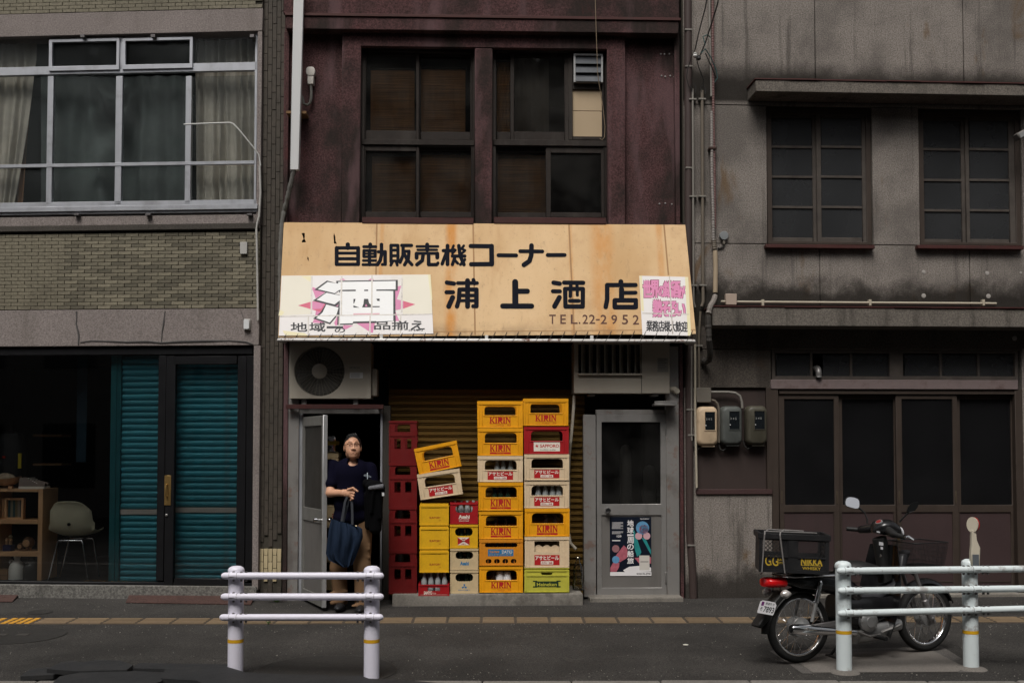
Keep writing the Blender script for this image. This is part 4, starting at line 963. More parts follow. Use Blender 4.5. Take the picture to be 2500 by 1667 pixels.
bq([(-40, 795), (2205, 762), (2205, 775), (-40, 812)], M_tapeg, 'tape', 9.5)
b2 = banner('banner', 'small white banner with pink and black characters at the right end of the awning', None, (1570, 815))
slab([(1560.5, 674), (1680, 677), (1687, 820), (1568, 818)], M_ban, b2, 'sheet', .003, .0065)
quadpx([(1561, 674), (1567, 674), (1572, 760), (1566, 760)], M_bany, b2, 'print', .0067); quadpx([(1672, 677), (1680, 677), (1687, 820), (1679, 820)], M_bany, b2, 'print', .0067)
L1 = [('世', 1712, 668, 1790, 838), ('界', 1790, 668, 1875, 842), ('の', 1872, 725, 1930, 835), ('銘', 1925, 672, 2010, 838), ('酒', 2005, 672, 2090, 842), ('が', 2085, 725, 2145, 848)]
L2 = [('勢', 1815, 868, 1910, 1040), ('そ', 1905, 885, 1985, 1035), ('ろ', 1975, 885, 2060, 1035), ('い', 2060, 905, 2148, 1030)]
glyphs(L1 + L2, r2, pm('plum_outline', (.16, .03, .06), .5), b2, .085, .0068); glyphs(L1 + L2, r2, M_bpink, b2, .045, .0071)
glyphs([('業', 1745, 1085, 1806, 1192), ('務', 1807, 1086, 1868, 1194), ('店', 1868, 1087, 1928, 1196), ('様', 1928, 1088, 1990, 1196), ('大', 1990, 1090, 2050, 1198), ('歓', 2050, 1092, 2112, 1199), ('迎', 2112, 1094, 2172, 1200)], r2, M_bink, b2, .03, .0071)
quadpx([r2(1978, 622), r2(1990, 622), r2(2025, 1225), r2(2012, 1225)], M_tapeg, b2, 'tape', .0074); quadpx([r2(1700, 1000), r2(2190, 1015), r2(2190, 1022), r2(1700, 1012)], M_tapeg, b2, 'tape', .0075)
# -------- air conditioning units
M_ac = pm('ac_beige', (.3, .27, .225), .5, var=.1, vs=3, dirt=.3, dcol=(.2, .16, .12), ds=3, streak=.15)
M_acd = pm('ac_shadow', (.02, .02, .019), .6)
D0 = -.1; A = MID.rect(707, 836, 906, 973, D0)
ac1 = thing('air_conditioner', 'beige outdoor air conditioner with a round fan above the open door', 'air conditioner', MID, ((A[0] + A[1]) / 2, -.2, A[2]))
fc = MID.at(780, 906, D0); fr_ = .243
circ = [(fc[0] + fr_ * math.cos(2 * PI * k / 48), fc[2] + fr_ * math.sin(2 * PI * k / 48)) for k in range(48)]
MB().plate(rc(A[0], A[1], A[2], A[3]), [circ], D0, D0 + .012).build('front_panel', M_ac, ac1, bevel=.002)
MB().box(A[0] + .001, A[1] - .001, D0 + .1, D0 + .29, A[2] + .001, A[3] - .001).box(A[0] + .001, A[0] + .01, D0 + .012, D0 + .1, A[2] + .001, A[3] - .001).box(A[1] - .01, A[1] - .001, D0 + .012, D0 + .1, A[2] + .001, A[3] - .001).box(A[0] + .01, A[1] - .01, D0 + .012, D0 + .1, A[3] - .01, A[3] - .001).box(A[0] + .01, A[1] - .01, D0 + .012, D0 + .1, A[2] + .001, A[2] + .01).build('casing', M_ac, ac1)
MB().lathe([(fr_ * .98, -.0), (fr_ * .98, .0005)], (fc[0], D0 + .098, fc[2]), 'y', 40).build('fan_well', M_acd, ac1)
m = MB()
for k in range(3):
    a0 = k * 2 * PI / 3
    rows = [[(fc[0] + r * math.cos(a0 + t * 1.3 + r), D0 + .075 - .04 * t, fc[2] + r * math.sin(a0 + t * 1.3 + r)) for t in (0, .25, .5, .75, 1)] for r in (.05, .12, .19, .225)]
    m.grid(rows)
m.build('fan_blades', pm('fan_grey', (.06, .06, .058), .5), ac1, smooth=True)
m = MB()
for k in range(1, 13):
    r = .07 + (fr_ - .07) * k / 12.5
    m.tube([(fc[0] + r * math.cos(2 * PI * j / 36), D0 - .004 + .01 * (r / fr_) ** 2, fc[2] + r * math.sin(2 * PI * j / 36)) for j in range(36)], .0021, 4, closed=True)
for k in range(36):
    a_ = 2 * PI * k / 36; r0 = .07 if k % 2 == 0 else .13
    m.tube([(fc[0] + r * math.cos(a_), D0 - .006 + .01 * (r / fr_) ** 2, fc[2] + r * math.sin(a_)) for r in (r0, .16, fr_ + .004)], .0022, 4)
m.build('fan_grille', pm('grille_wire', (.17, .155, .13), .5), ac1)
MB().lathe([(.074, .006), (.074, -.006), (.066, -.012), (.001, -.013)], (fc[0], D0, fc[2]), 'y', 28).build('hub_cap', M_ac, ac1, smooth=True)
for k in range(8):
    q = MID.rect(849, 929 + k * 5.6, 894, 931.5 + k * 5.6, D0); MB().box(q[0], q[1], D0 - .003, D0 + .002, q[2], q[3]).build('vent_rib', M_ac, ac1)
q = MID.rect(854, 909, 886, 923, D0); MB().box(q[0], q[1], D0 - .002, D0, q[2], q[3]).build('sticker', pm('sticker_white', (.5, .5, .5), .5), ac1)
m = MB(); 
for k in range(4): m.box(q[0] + .008, q[1] - .03, D0 - .0026, D0 - .002, q[3] - .012 - k * .011, q[3] - .009 - k * .011)
m.build('sticker_print', M_black, ac1)
q = MID.rect(854, 895, 878, 900, D0); m = MB(); tx(m, 'HITACHI', q[0], q[1], q[2], q[3], D0 - .002, .02); m.build('lettering', pm('ac_text', (.1, .1, .1), .5), ac1)
q = MID.rect(906, 900, 921, 967, D0 + .04); MB().box(q[0], q[1], D0 + .04, D0 + .22, q[2], q[3]).build('valve_cover', M_ac, ac1, bevel=.015, seg=2)
for px in (742, 868):
    q = MID.rect(px - 6, 973, px + 6, 988, D0 + .04); MB().box(q[0], q[1], D0 + .04, D0 + .09, q[2], q[3]).build('foot', M_steel, ac1, bevel=.003)
q = MID.rect(698, 987, 936, 998, D0 - .01)
sb_ = thing('support_beam', 'rusty red steel bracket carrying the round fan air conditioner', 'bracket', MID, ((q[0] + q[1]) / 2, -.2, q[2]))
MB().box(q[0], q[1], D0 - .01, D0 + .03, q[2], q[3]).build('front_beam', M_redtrim, sb_, bevel=.003)
for u in (q[0] + .02, q[1] - .06): MB().box(u, u + .04, D0 + .03, .2, q[2] + .002, q[3] - .002).build('side_arm', M_redtrim, sb_, bevel=.003)
# second unit: upright fins
A = MID.rect(1401, 836, 1635, 960, D0)
ac2 = thing('air_conditioner', 'beige outdoor air conditioner with upright fins above the closed metal door', 'air conditioner', MID, ((A[0] + A[1]) / 2, -.2, A[2]))
o_ = MID.rect(1412, 838, 1564, 912, D0)
MB().plate(rc(A[0], A[1], A[2], A[3]), [rc(o_[0], o_[1], o_[2], o_[3] - .01)], D0, D0 + .015).build('front_panel', M_ac, ac2, bevel=.002)
MB().box(A[0] + .001, A[1] - .001, D0 + .12, D0 + .3, A[2] + .001, A[3] - .001).box(A[0] + .001, A[0] + .01, D0 + .015, D0 + .12, A[2] + .001, A[3] - .001).box(A[1] - .01, A[1] - .001, D0 + .015, D0 + .12, A[2] + .001, A[3] - .001).box(A[0] + .01, A[1] - .01, D0 + .015, D0 + .12, A[2] + .001, A[2] + .012).box(A[0] + .01, A[1] - .01, D0 + .015, D0 + .12, A[3] - .012, A[3] - .001).build('casing', M_ac, ac2)
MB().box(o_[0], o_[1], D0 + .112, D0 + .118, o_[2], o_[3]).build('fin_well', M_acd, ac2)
for k in range(8):
    u = o_[0] + .03 + k * (o_[1] - o_[0] - .04) / 7.6
    MB().hexa([(u, D0 + .02, o_[2]), (u + .003, D0 + .02, o_[2]), (u + .05, D0 + .1, o_[2]), (u + .047, D0 + .1, o_[2])], [(u, D0 + .02, o_[3] - .01), (u + .003, D0 + .02, o_[3] - .01), (u + .05, D0 + .1, o_[3] - .01), (u + .047, D0 + .1, o_[3] - .01)]).build('fin', M_ac, ac2)
q = MID.rect(1411, 912, 1566, 916, D0); MB().box(q[0], q[1], D0 - .03, D0, q[2], q[3]).build('lip', M_ac, ac2, bevel=.002)
q = MID.rect(1565.5, 838, 1567, 960, D0); MB().box(q[0], q[1], D0 - .001, D0 + .001, q[2], q[3]).build('panel_joint', M_acd, ac2)
q = MID.rect(1592, 914, 1634, 958, D0); MB().plate(rrect(q[0], q[1], q[2], q[3], .015), [rrect(q[0] + .003, q[1] - .003, q[2] + .003, q[3] - .003, .013)], D0 - .003, D0).build('access_cover', M_ac, ac2)
q = MID.rect(1605, 874, 1631, 908, D0); MB().box(q[0], q[1], D0 - .002, D0, q[2], q[3]).build('sticker', pm('sticker_grey', (.2, .19, .17), .5), ac2)
m = MB()
for k in range(6): m.box(q[0] + .008, q[1] - .015 * (1 + k % 2), D0 - .0026, D0 - .002, q[3] - .015 - k * .018, q[3] - .011 - k * .018)
m.build('sticker_print', M_black, ac2)
for px in (1445, 1600):
    q = MID.rect(px - 8, 961, px + 8, 967, D0 + .04); MB().box(q[0], q[1], D0 + .04, D0 + .24, q[2], q[3]).build('foot', M_steel, ac2, bevel=.003)
q = MID.at(1640, 950, .0)
MB().tube([(q[0] - .04, .0, q[2]), (q[0] + .02, -.06, q[2] - .005), (q[0] + .04, -.07, q[2] - .02), (q[0] + .03, .04, q[2] - .03)], .028, 10).build('pipe_elbow', pm('pipe_wrap', (.3, .27, .22), .7), ac2, smooth=True)
# pale corrugated hose beside the crate stack, down to the plinth
hs = thing('drain_hose', 'pale corrugated drain hose hanging beside the tallest crate stack', 'hose', MID, MID.at(1390, 1200, .05))
P = [MID.at(x, y, d) for x, y, d in ((1402, 965, .02), (1400, 1000, .0), (1397, 1040, .0), (1393, 1080, -.02), (1390, 1110, .02), (1388, 1160, .08), (1388, 1300, .09), (1392, 1325, .0), (1402, 1335, -.06), (1408, 1342, -.08))]
pts = []
for a, b in zip(P[:-1], P[1:]):
    n = max(2, int((Vector(b) - Vector(a)).length / .008)); pts += [Vector(a).lerp(Vector(b), k / n) for k in range(n)]
MB().tube(pts, [.014 + .0025 * (k % 2) for k in range(len(pts))], 8).build('hose', pm('pale_hose', (.4, .36, .29), .6, var=.15), hs, smooth=True)
b_ = MID.at(1411, 1438, -.12)
MB().lathe([(.05, 0), (.056, .01), (.055, .05), (.045, .1), (.05, .16), (.045, .22), (.02, .28), (.018, .31), (.022, .312), (.022, .33)], (b_[0], -.12, PL_Z), 'z', 24).build('plastic_bottle', glass('clear_plastic', (.8, .78, .7), 1.0, .1, .3, 30), None, MID, (b_[0], -.12, PL_Z), 'large clear plastic bottle on the plinth beside the green crate', 'bottle', smooth=True)
# -------- white duct, sensor and wiring on the upper wall
DD = -.2
dk = thing('pipe_duct', 'long white duct cover running down the left side of the plum wall', 'duct', MID, MID.at(718, 415, -.1))
a, b = MID.at(718.5, 415, DD), MID.at(730, -60, DD)
MB().hexa([(a[0] - .044, DD, a[2]), (a[0] + .044, DD, a[2]), (a[0] + .044, DD + .06, a[2]), (a[0] - .044, DD + .06, a[2])], [(b[0] - .048, DD, b[2]), (b[0] + .048, DD, b[2]), (b[0] + .048, DD + .06, b[2]), (b[0] - .048, DD + .06, b[2])]).build('cover', pm('duct_white', (.52, .52, .52), .4, var=.03), dk, bevel=.006)
q = MID.rect(704, 280, 752, 286, -.03); MB().box(q[0], q[1], -.15, .03, q[2], q[3]).build('wall_bracket', pm('rusty_bracket', (.16, .09, .04), .8), dk)
pts = [MID.at(x, y, d) for x, y, d in ((718, 412, -.17), (712, 440, -.15), (703, 480, -.1), (694, 515, -.05), (688, 545, -.05), (685, 600, -.06), (684, 680, -.06), (684, 760, -.05), (684, 820, -.05))]
wp = []
for a, b in zip(pts[:-1], pts[1:]):
    n = max(2, int((Vector(b) - Vector(a)).length / .02)); wp += [Vector(a).lerp(Vector(b), k / n) for k in range(n)]
MB().tube(wp, [.022 + random.uniform(-.003, .003) + .002 * (k % 2) for k in range(len(wp))], 8).build('wrapped_pipe', pm('pipe_wrap_grey', (.12, .115, .105), .85, var=.3, vs=20), dk, smooth=True)
sn = thing('wall_sensor', 'small white cable entry hood on the plum wall beside the white duct', 'cable hood', MID, MID.at(757, 206, .0))
q = MID.rect(748, 165, 769, 186, -.03); MB().plate(rrect(q[0], q[1], q[2], q[3], .03), (), -.05, .03).build('hood', pm('hood_white', (.5, .47, .43), .5, var=.1, dirt=.3, ds=10), sn, bevel=.01, seg=2)
q = MID.rect(751, 180, 766, 207, -.03); MB().box(q[0], q[1], -.045, .03, q[2], q[3]).build('connector', pm('hood_white', (.5, .47, .43), .5), sn, bevel=.006)
MB().tube([MID.at(x, y, -.02) for x, y in ((759, 207), (760, 225), (760, 240), (757, 252), (750, 257), (742, 254), (738, 240), (736, 234))], .014, 8).build('cable', pm('pipe_wrap_grey', (.12, .115, .105), .85), sn, smooth=True)
MB().tube([MID.at(x, y, d) for x, y, d in ((1451, -80, -.16), (1455, 60, -.16), (1459, 180, -.14), (1465, 220, -.1), (1472, 260, -.05), (1477, 310, -.03), (1476, 335, -.03), (1470, 342, -.03), (1464, 338, -.03))], .0035, 6).build('hanging_cable', pm('tan_cable', (.2, .15, .1), .8), None, MID, MID.at(1464, 338, -.03), 'thin tan cable hanging down past the wooden louvre', 'cable', smooth=True)
for px, py in ((1613, 133), (1622, 133), (1634, 133), (1646, 133), (1615, 186), (1624, 188), (1636, 186), (1646, 188), (1610, 498), (1624, 497), (1640, 499), (1650, 499)):
    q = MID.at(px, py, .03); MB().lathe([(.009, .0), (.009, -.006), (.004, -.01)], (q[0], .03, q[2]), 'y', 8).build('wall_plug', pm('plug_grey', (.25, .24, .23), .7), mid)
# things stored just inside the open doorway
# ================================================================ CRATES AND BOTTLES
def plastic(name, col, **k): return pm(name, col, .45, var=.12, vs=6, speck=.035, ss=120, streak=.14, dirt=k.pop('dirt', .3), dcol=k.pop('dcol', tuple(c * .45 for c in col)), ds=6, rnd=.05, spec=.45, **k)
C_Y = plastic('crate_yellow', (.7, .3, .003)); C_Y2 = plastic('crate_lemon', (.62, .34, .008)); C_O = plastic('crate_orange', (.55, .2, .01)); C_R = plastic('crate_red', (.3, .006, .009)); C_RD = plastic('crate_dark_red', (.12, .003, .003))
C_C = plastic('crate_cream', (.6, .46, .3), dcol=(.36, .25, .15)); C_G = plastic('crate_lime', (.45, .42, .05)); C_T = plastic('crate_tan', (.5, .38, .22))
P_red = pm('print_red', (.38, .012, .014), .5, var=.1, vs=20); P_white = pm('print_cream', (.66, .6, .52), .5, var=.06); P_brown = pm('print_maroon', (.25, .03, .012), .5); P_blue = pm('print_blue2', (.02, .14, .3), .5); P_green = pm('print_green', (.012, .03, .012), .5); P_star = pm('print_crim', (.42, .01, .015), .5)
BOTG = pm('bottle_green_glass', (.012, .03, .016), .12, spec=.7); BOTB = pm('bottle_brown_glass', (.022, .01, .005), .1, spec=.8); BOTC = pm('bottle_clear', (.3, .32, .32), .12, spec=.7); CAPW = pm('cap_white', (.6, .6, .6), .4)
bot_protos = {}
def bottle_mesh(kind):
    if kind not in bot_protos:
        H, R = {'beer': (.24, .031), 'soda': (.19, .029), 'cup': (.17, .042)}[kind[0]]
        if kind[0] == 'cup': prof = [(R * .8, 0), (R, .005), (R, .1), (R * .85, .15), (R * .7, .17), (.001, .172)]
        elif kind[0] == 'soda': prof = [(R * .9, 0), (R, .006), (R * .86, .06), (R, .085), (R * .9, .115), (.014, .16), (.013, .178), (.015, .18), (.015, .19), (.001, .191)]
        else: prof = [(R * .9, 0), (R, .006), (R, .13), (R * .85, .155), (.015, .19), (.0135, .225), (.0155, .227), (.0155, .24), (.001, .241)]
        me = MB().lathe(prof, (0, 0, 0), 'z', 12).mesh('bottle', smooth=True); me.materials.append(kind[1]); bot_protos[kind] = me
    return bot_protos[kind]
def bottles(cr, pos, kind, z, where, xs, y):
    for i, x in enumerate(xs):
        o = bpy.data.objects.new('bottle', bottle_mesh(kind)); COL.objects.link(o)
        o.location = cr.matrix_basis @ Vector((x, y, z)); o.rotation_euler = cr.rotation_euler
        n = len(xs); word = 'only' if n == 1 else (['left', 'right'][i] if n == 2 else (['leftmost', 'middle', 'rightmost'][i] if n == 3 else ['leftmost', 'second', 'third', 'rightmost'][i]))
        tag(o, word + ' bottle ' + where, 'bottle', 'bottles standing in the crates')
def crate_shell(w, d, h, style):
    """one moulded shell: four walls with openings, rims, corner ribs, a floor and cell dividers"""
    t = .012; m = MB(); x0, x1 = -w / 2, w / 2
    if style == 'beer':     hole = rrect(x0 + w * .16, x1 - w * .14, h * .47, h * .83, h * .14, 4, 'cd')
    elif style == 'sanyo':  hole = rc(x0 + w * .3, x1 - w * .3, h * .42, h * .72)
    elif style == 'cell':   hole = rc(x0 + w * .22, x1 - w * .22, h * .5, h * .86)
    elif style == 'soft':   hole = rrect(x0 + w * .19, x1 - w * .19, h * .52, h * .86, h * .15, 4)
    elif style == 'slot':   hole = rrect(x0 + w * .3, x1 - w * .28, h * .78, h * .88, h * .045, 3)
    elif style == 'heineken': hole = [(x0 + w * .4, h * .68), (x1 - w * .4, h * .68), (x1 - w * .37, h * .81), (x0 + w * .37, h * .81)]
    elif style == 'rack':   hole = rrect(x0 + w * .13, x1 - w * .13, h * .7, h * .85, h * .06, 3)
    elif style == 'tall':   hole = rrect(x0 + w * .22, x1 - w * .24, h * .74, h * .93, h * .06, 3, 'cd')
    elif style == 'cross':  hole = rrect(x0 + w * .2, x1 - w * .2, h * .55, h * .85, .03, 3, 'cd')
    holes = [hole]
    if style == 'tall': holes += [rc(x0 + w * .2, x0 + w * .42, h * .34, h * .58), rc(x1 - w * .42, x1 - w * .2, h * .34, h * .58)]
    if style == 'rack':
        for k in range(4): xx = x0 + w * (.15 + .19 * k); holes.append(rrect(xx, xx + w * .13, h * .08, h * .25, .018, 3))
    y0 = -d / 2
    m.plate(rc(x0 + .006, x1 - .006, .0, h - .002), holes, y0 + .006, y0 + .006 + t)
    m.plate(rc(x0 + .006, x1 - .006, .0, h - .002), holes if style == 'tall' else [hole], d / 2 - .006 - t, d / 2 - .006)
    for sx in (-1, 1):
        xa = x1 - .006 - t if sx > 0 else x0 + .006
        yy0, yy1 = y0 + .006 + t, d / 2 - .006 - t
        m.box(xa, xa + t, yy0, yy1, 0, h * .5); m.box(xa, xa + t, yy0, yy1, h * .82, h - .002)
        m.box(xa, xa + t, yy0, yy0 + .05, h * .5, h * .82); m.box(xa, xa + t, yy1 - .05, yy1, h * .5, h * .82)
    m.box(x0 + .018, x1 - .018, y0 + .018, d / 2 - .018, .004, .014)
    # rims and ribs on the outside of the front and sides
    rims = {'beer': ((.0, .035), (.87, 1.0)), 'soft': ((.0, .06), (.9, 1.0)), 'slot': ((0, .05), (.82, .9)), 'sanyo': ((0, .08), (.86, 1.0)), 'heineken': ((0, .03), (.66, .72), (.86, .9), (.97, 1)), 'rack': ((0, .04), (.88, 1.0)), 'tall': ((0, .03), (.64, .68), (.95, 1.0)), 'cross': ((0, .04), (.9, 1.0)), 'cell': ((0, .03), (.9, 1.0))}[style]
    for a, b in rims:
        m.plate([(x0, y0), (x1, y0), (x1, d / 2), (x0, d / 2)], [[(x0 + .0065, y0 + .0065), (x1 - .0065, y0 + .0065), (x1 - .0065, d / 2 - .0065), (x0 + .0065, d / 2 - .0065)]], 0, 1)
        n = len(m.v)
        for i in range(n - 16, n):
            v = m.v[i]; m.v[i] = (v[0], v[2], h * a if v[1] == 0 else h * b)
    for fx in ((.0, .05), (.1, .115), (.885, .9), (.95, 1.0)) if style in ('beer', 'cell') else ((0, .06), (.94, 1)):
        m.box(x0 + w * fx[0] + .001, x0 + w * fx[1] - .001, y0 + .0015, y0 + .0064, h * .04, h * .86)
    if style == 'beer':   # raised frame round the name field
        m.box(x0 + w * .13, x1 - w * .13, y0 + .002, y0 + .0062, h * .43, h * .46)
    nx = 0 if style == 'tall' else 4
    for k in range(1, nx + 1): xx = x0 + w * k / (nx + 1); m.box(xx - .002, xx + .002, y0 + .019, d / 2 - .019, .014, h * .36)
    for k in (1, 2): yy = y0 + d * k / 3; m.box(x0 + .019, x1 - .019, yy - .002, yy + .002, .015, h * .35)
    return m
_shell = {}
def crate(px0, px1, ytop, ybot, style, mat, label, deco=None, d=.32, z=None, df=None, rot=0.0, group='stacked bottle crates in front of the shutter', frame=None, name='bottle_crate'):
    fr = frame or MID; df = PL_F + .02 if df is None else df
    a = fr.rect(px0, ytop, px1, ybot, df); w, h = a[1] - a[0], a[3] - a[2]
    o = (a[0] + w / 2, df + d / 2, a[2] if z is None else z)
    t = thing(name, label, 'crate', fr, o, group)
    key = (style, round(w, 2), round(h, 2), mat.name)
    if rot:
        t.rotation_euler = Matrix.Rotation(fr.yaw, 4, 'Z').to_3x3().to_euler(); t.rotation_euler = (Matrix.Rotation(fr.yaw, 3, 'Z') @ Matrix.Rotation(rot, 3, 'Y')).to_euler()
    ORG[t.name] = Vector((0, 0, 0))
    m = crate_shell(w, d, h, style)
    sh_ = m.build('shell', mat, t, bevel=.0012 if style in ('beer', 'x') else 0.0)
    if deco: deco(t, w, d, h)
    return t, w, d, h
FY = -.0008
def lab(t, body, w, d, h, x0, x1, z0, z1, mat, off=0.0, y=.0, shear=0.0, nm='lettering'):
    items = body if isinstance(body, list) else [(body, x0, x1, z0, z1)]
    for b, a0, a1, b0, b1 in items: m = MB(); tx(m, b, -w / 2 + a0 * w, -w / 2 + a1 * w, b0 * h, b1 * h, -d / 2 + .0055 + y, off, shear); m.build(nm, mat, t)
def field(t, w, d, h, x0, x1, z0, z1, mat, y=.0, nm='label_field'):
    return MB().box(-w / 2 + x0 * w, -w / 2 + x1 * w, -d / 2 + .0052 + y, -d / 2 + .0065, z0 * h, z1 * h).build(nm, mat, t)
def serif(t, w, d, h, word, x0, x1, z0, z1, mat, y=0.0):
    """flared capitals drawn as polygons"""
    P = {'K': [[(0, 0), (.42, 0), (.42, .08), (.34, .12), (.34, .88), (.42, .92), (.42, 1), (0, 1), (0, .92), (.08, .88), (.08, .12), (0, .08)], [(.3, .48), (.72, .9), (.66, .93), (.66, 1), (1, 1), (1, .93), (.92, .9), (.56, .56), (.94, .1), (1, .07), (1, 0), (.6, 0), (.6, .07), (.66, .1), (.36, .44)]],
         'I': [[(0, 0), (1, 0), (1, .08), (.8, .12), (.8, .88), (1, .92), (1, 1), (0, 1), (0, .92), (.2, .88), (.2, .12), (0, .08)]],
         'R': [[(0, 0), (.42, 0), (.42, .08), (.34, .12), (.34, .4), (.6, .4), (.72, .5), (.76, .7), (.72, .85), (.6, .9), (.34, .9), (.34, 1), (0, 1), (0, .92), (.08, .88), (.08, .12), (0, .08)], [(.34, .9), (.6, .9), (.74, .84), (.74, .5), (.6, .42), (.34, .42), (.34, .3), (.55, .3), (.85, .38), (1, .55), (1, .85), (.85, .98), (.6, 1), (.34, 1)], [(.42, .36), (.66, .36), (.95, .1), (1, .08), (1, 0), (.72, 0)]],
         'N': [[(0, 0), (.3, 0), (.3, .07), (.24, .1), (.24, .88), (.3, 1), (0, 1), (0, .92), (.06, .88), (.06, .1), (0, .07)], [(.06, 1), (.34, 1), (.94, .14), (.94, 0), (.8, 0), (.06, .96)], [(.7, 1), (1, 1), (1, .93), (.94, .9), (.94, .02), (.78, .1), (.78, .9), (.7, .93)]],
         'A': [[(0, 0), (.3, 0), (.3, .07), (.24, .1), (.5, .82), (.4, 1), (.5, 1), (.06, .1), (0, .07)], [(.4, 1), (.62, 1), (.94, .1), (1, .07), (1, 0), (.62, 0), (.62, .07), (.68, .1)], [(.28, .26), (.72, .26), (.7, .38), (.3, .38)]]}
    wd = {'K': 1.15, 'I': .5, 'R': 1.1, 'N': 1.15, 'A': 1.1}
    tot = sum(wd[c] for c in word) + .08 * (len(word) - 1); s = (x1 - x0) * w / tot; x = -w / 2 + x0 * w; m = MB(); k = 0
    for c in word:
        for poly in P[c]: m.add([(x + px * wd[c] * s, -d / 2 + .0055 + y - 3e-5 * k, (z0 + (z1 - z0) * pz) * h) for px, pz in poly], [tuple(range(len(poly)))]); k += 1
        x += (wd[c] + .08) * s
    return m.build('lettering', mat, t)
def d_kirin(strip):
    def f(t, w, d, h):
        serif(t, w, d, h, 'KIRIN', .27, .73, .15 if strip else .17, .40, P_red)
        if strip:
            field(t, w, d, h, .27, .73, .06, .125, P_red); lab(t, 'キリンビール', w, d, h, .42, .58, .072, .113, C_Y, .02, -.001)
        else:
            lab(t, [('キリンビール', .42, .58, .08, .13), ('中20', .66, .73, .08, .125)], w, d, h, 0, 0, 0, 0, P_red, .02)
            m = MB()
            for zz in (.15, .06): m.box(-w / 2 + .27 * w, -w / 2 + .73 * w, -d / 2 + .0048, -d / 2 + .0065, h * zz - .0008, h * zz + .0008)
            m.build('rule_line', P_red, t)
    return f
def d_asahi(size):
    def f(t, w, d, h):
        field(t, w, d, h, .22, .78, .08, .41, P_red); lab(t, 'アサヒビール', w, d, h, .24, .76, .25, .385, P_white, .045, -.001)
        field(t, w, d, h, .36, .64, .105, .21, P_white, -.001); lab(t, size, w, d, h, .38, .62, .12, .195, P_red, .02, -.002)
    return f
def d_sapporo(t, w, d, h):
    field(t, w, d, h, .22, .80, .1, .43, P_white); lab(t, 'SAPPORO', w, d, h, .36, .78, .235, .35, P_star, .02, -.001); lab(t, 'サッポロビール 中20', w, d, h, .36, .7, .12, .18, P_green, .01, -.001)
    c = (-w / 2 + .29 * w, h * .29); r = .019
    pts = [(c[0] + (r if k % 2 == 0 else r * .4) * math.sin(PI * k / 5), -d / 2 + .0044, c[1] + (r if k % 2 == 0 else r * .4) * math.cos(PI * k / 5)) for k in range(10)]
    MB().add(pts, [tuple(range(10))]).build('star', P_star, t)
def d_text(*items):
    def f(t, w, d, h):
        for body, x0, x1, z0, z1, mat, off, sh in items: lab(t, body, w, d, h, x0, x1, z0, z1, mat, off, 0, sh)
    return f
def d_datio(t, w, d, h):
    field(t, w, d, h, .2, .78, .36, .62, P_blue); lab(t, 'TAZIMI', w, d, h, .23, .45, .48, .56, C_O, .02, -.001); lab(t, 'DATIO', w, d, h, .52, .75, .46, .58, P_white, .01, -.001, .01); lab(t, 'タイル タイマー クラフトウォーター', w, d, h, .23, .76, .385, .435, C_Y2, .01, -.001)
def d_wilkin(t, w, d, h):
    field(t, w, d, h, .28, .7, .14, .46, P_white); xa, xb = -w / 2 + .28 * w, -w / 2 + .7 * w; zc = h * .3; xm = (xa + xb) / 2; y = -d / 2 + .0046
    MB().add([(xa, y, h * .46), (xa, y, h * .14), (xm, y, zc)], [(0, 1, 2)]).add([(xb, y, h * .46), (xb, y, h * .14), (xm, y, zc)], [(0, 1, 2)]).build('print', P_red, t)
    lab(t, 'Asahi', w, d, h, .42, .56, .36, .43, P_red, .03, -.0012); lab(t, 'ウィルキンソン', w, d, h, .3, .68, .25, .34, P_green, .02, -.0014); lab(t, '24本入', w, d, h, .41, .58, .16, .22, P_red, .02, -.0012)
def d_heine(t, w, d, h):
    xa, xb = -w / 2 + .24 * w, -w / 2 + .76 * w
    MB().plate(rrect(xa, xb, h * .22, h * .45, .012), (), -d / 2 + .0035, -d / 2 + .0065).build('label_field', P_green, t)
    lab(t, 'Heineken', w, d, h, .28, .72, .25, .4, C_G, .02, -.003)
    for sx in (-1, 1):
        for zz in (.2, .43): MB().box((xa if sx < 0 else xb) - .02, (xa if sx < 0 else xb) + .02, -d / 2 + .0045, -d / 2 + .006, h * zz, h * (zz + .05)).build('print', P_green, t)
def d_mark(t, w, d, h):
    y = -d / 2 + .0046; m = MB(); cx, cz = 0, h * .3
    for k in range(3):
        a = PI / 2 + 2 * PI * k / 3; r = Matrix.Rotation(a, 2)
        pts = [Vector((.004, -.005)), Vector((.024, -.009)), Vector((.024, .009)), Vector((.004, .005))]
        m.add([(cx + (r @ p)[0], y, cz + (r @ p)[1]) for p in pts], [(0, 1, 2, 3)])
    m.build('print', P_blue, t); lab(t, '200ml×24本入', w, d, h, .28, .72, .12, .18, P_blue, .01)
# --- dark red stack
for i, (yt, yb, w_) in enumerate(((1027, 1131, 'topmost'), (1131, 1238, 'second from top'), (1238, 1345, 'third from top'), (1345, 1449, 'bottom'))):
    t, w, d, h = crate(949, 1018, yt, yb, 'tall', C_RD, w_ + ' of the tall dark red crates at the left end of the row', df=PL_F + .06, d=.36)
    m = MB().add([(-.022, -d / 2 + .03, h * .34), (.022, -d / 2 + .03, h * .34), (.01, -d / 2 + .03, h * .4), (.01, -d / 2 + .03, h * .58), (-.01, -d / 2 + .03, h * .58), (-.01, -d / 2 + .03, h * .4)], [(0, 1, 2, 3, 4, 5)]).build('divider', C_RD, t)
    if i >= 2: bottles(t, 0, ('soda', BOTC), h * .58, 'neck showing in the %s tall dark red crate' % w_, [-.03], -.05)
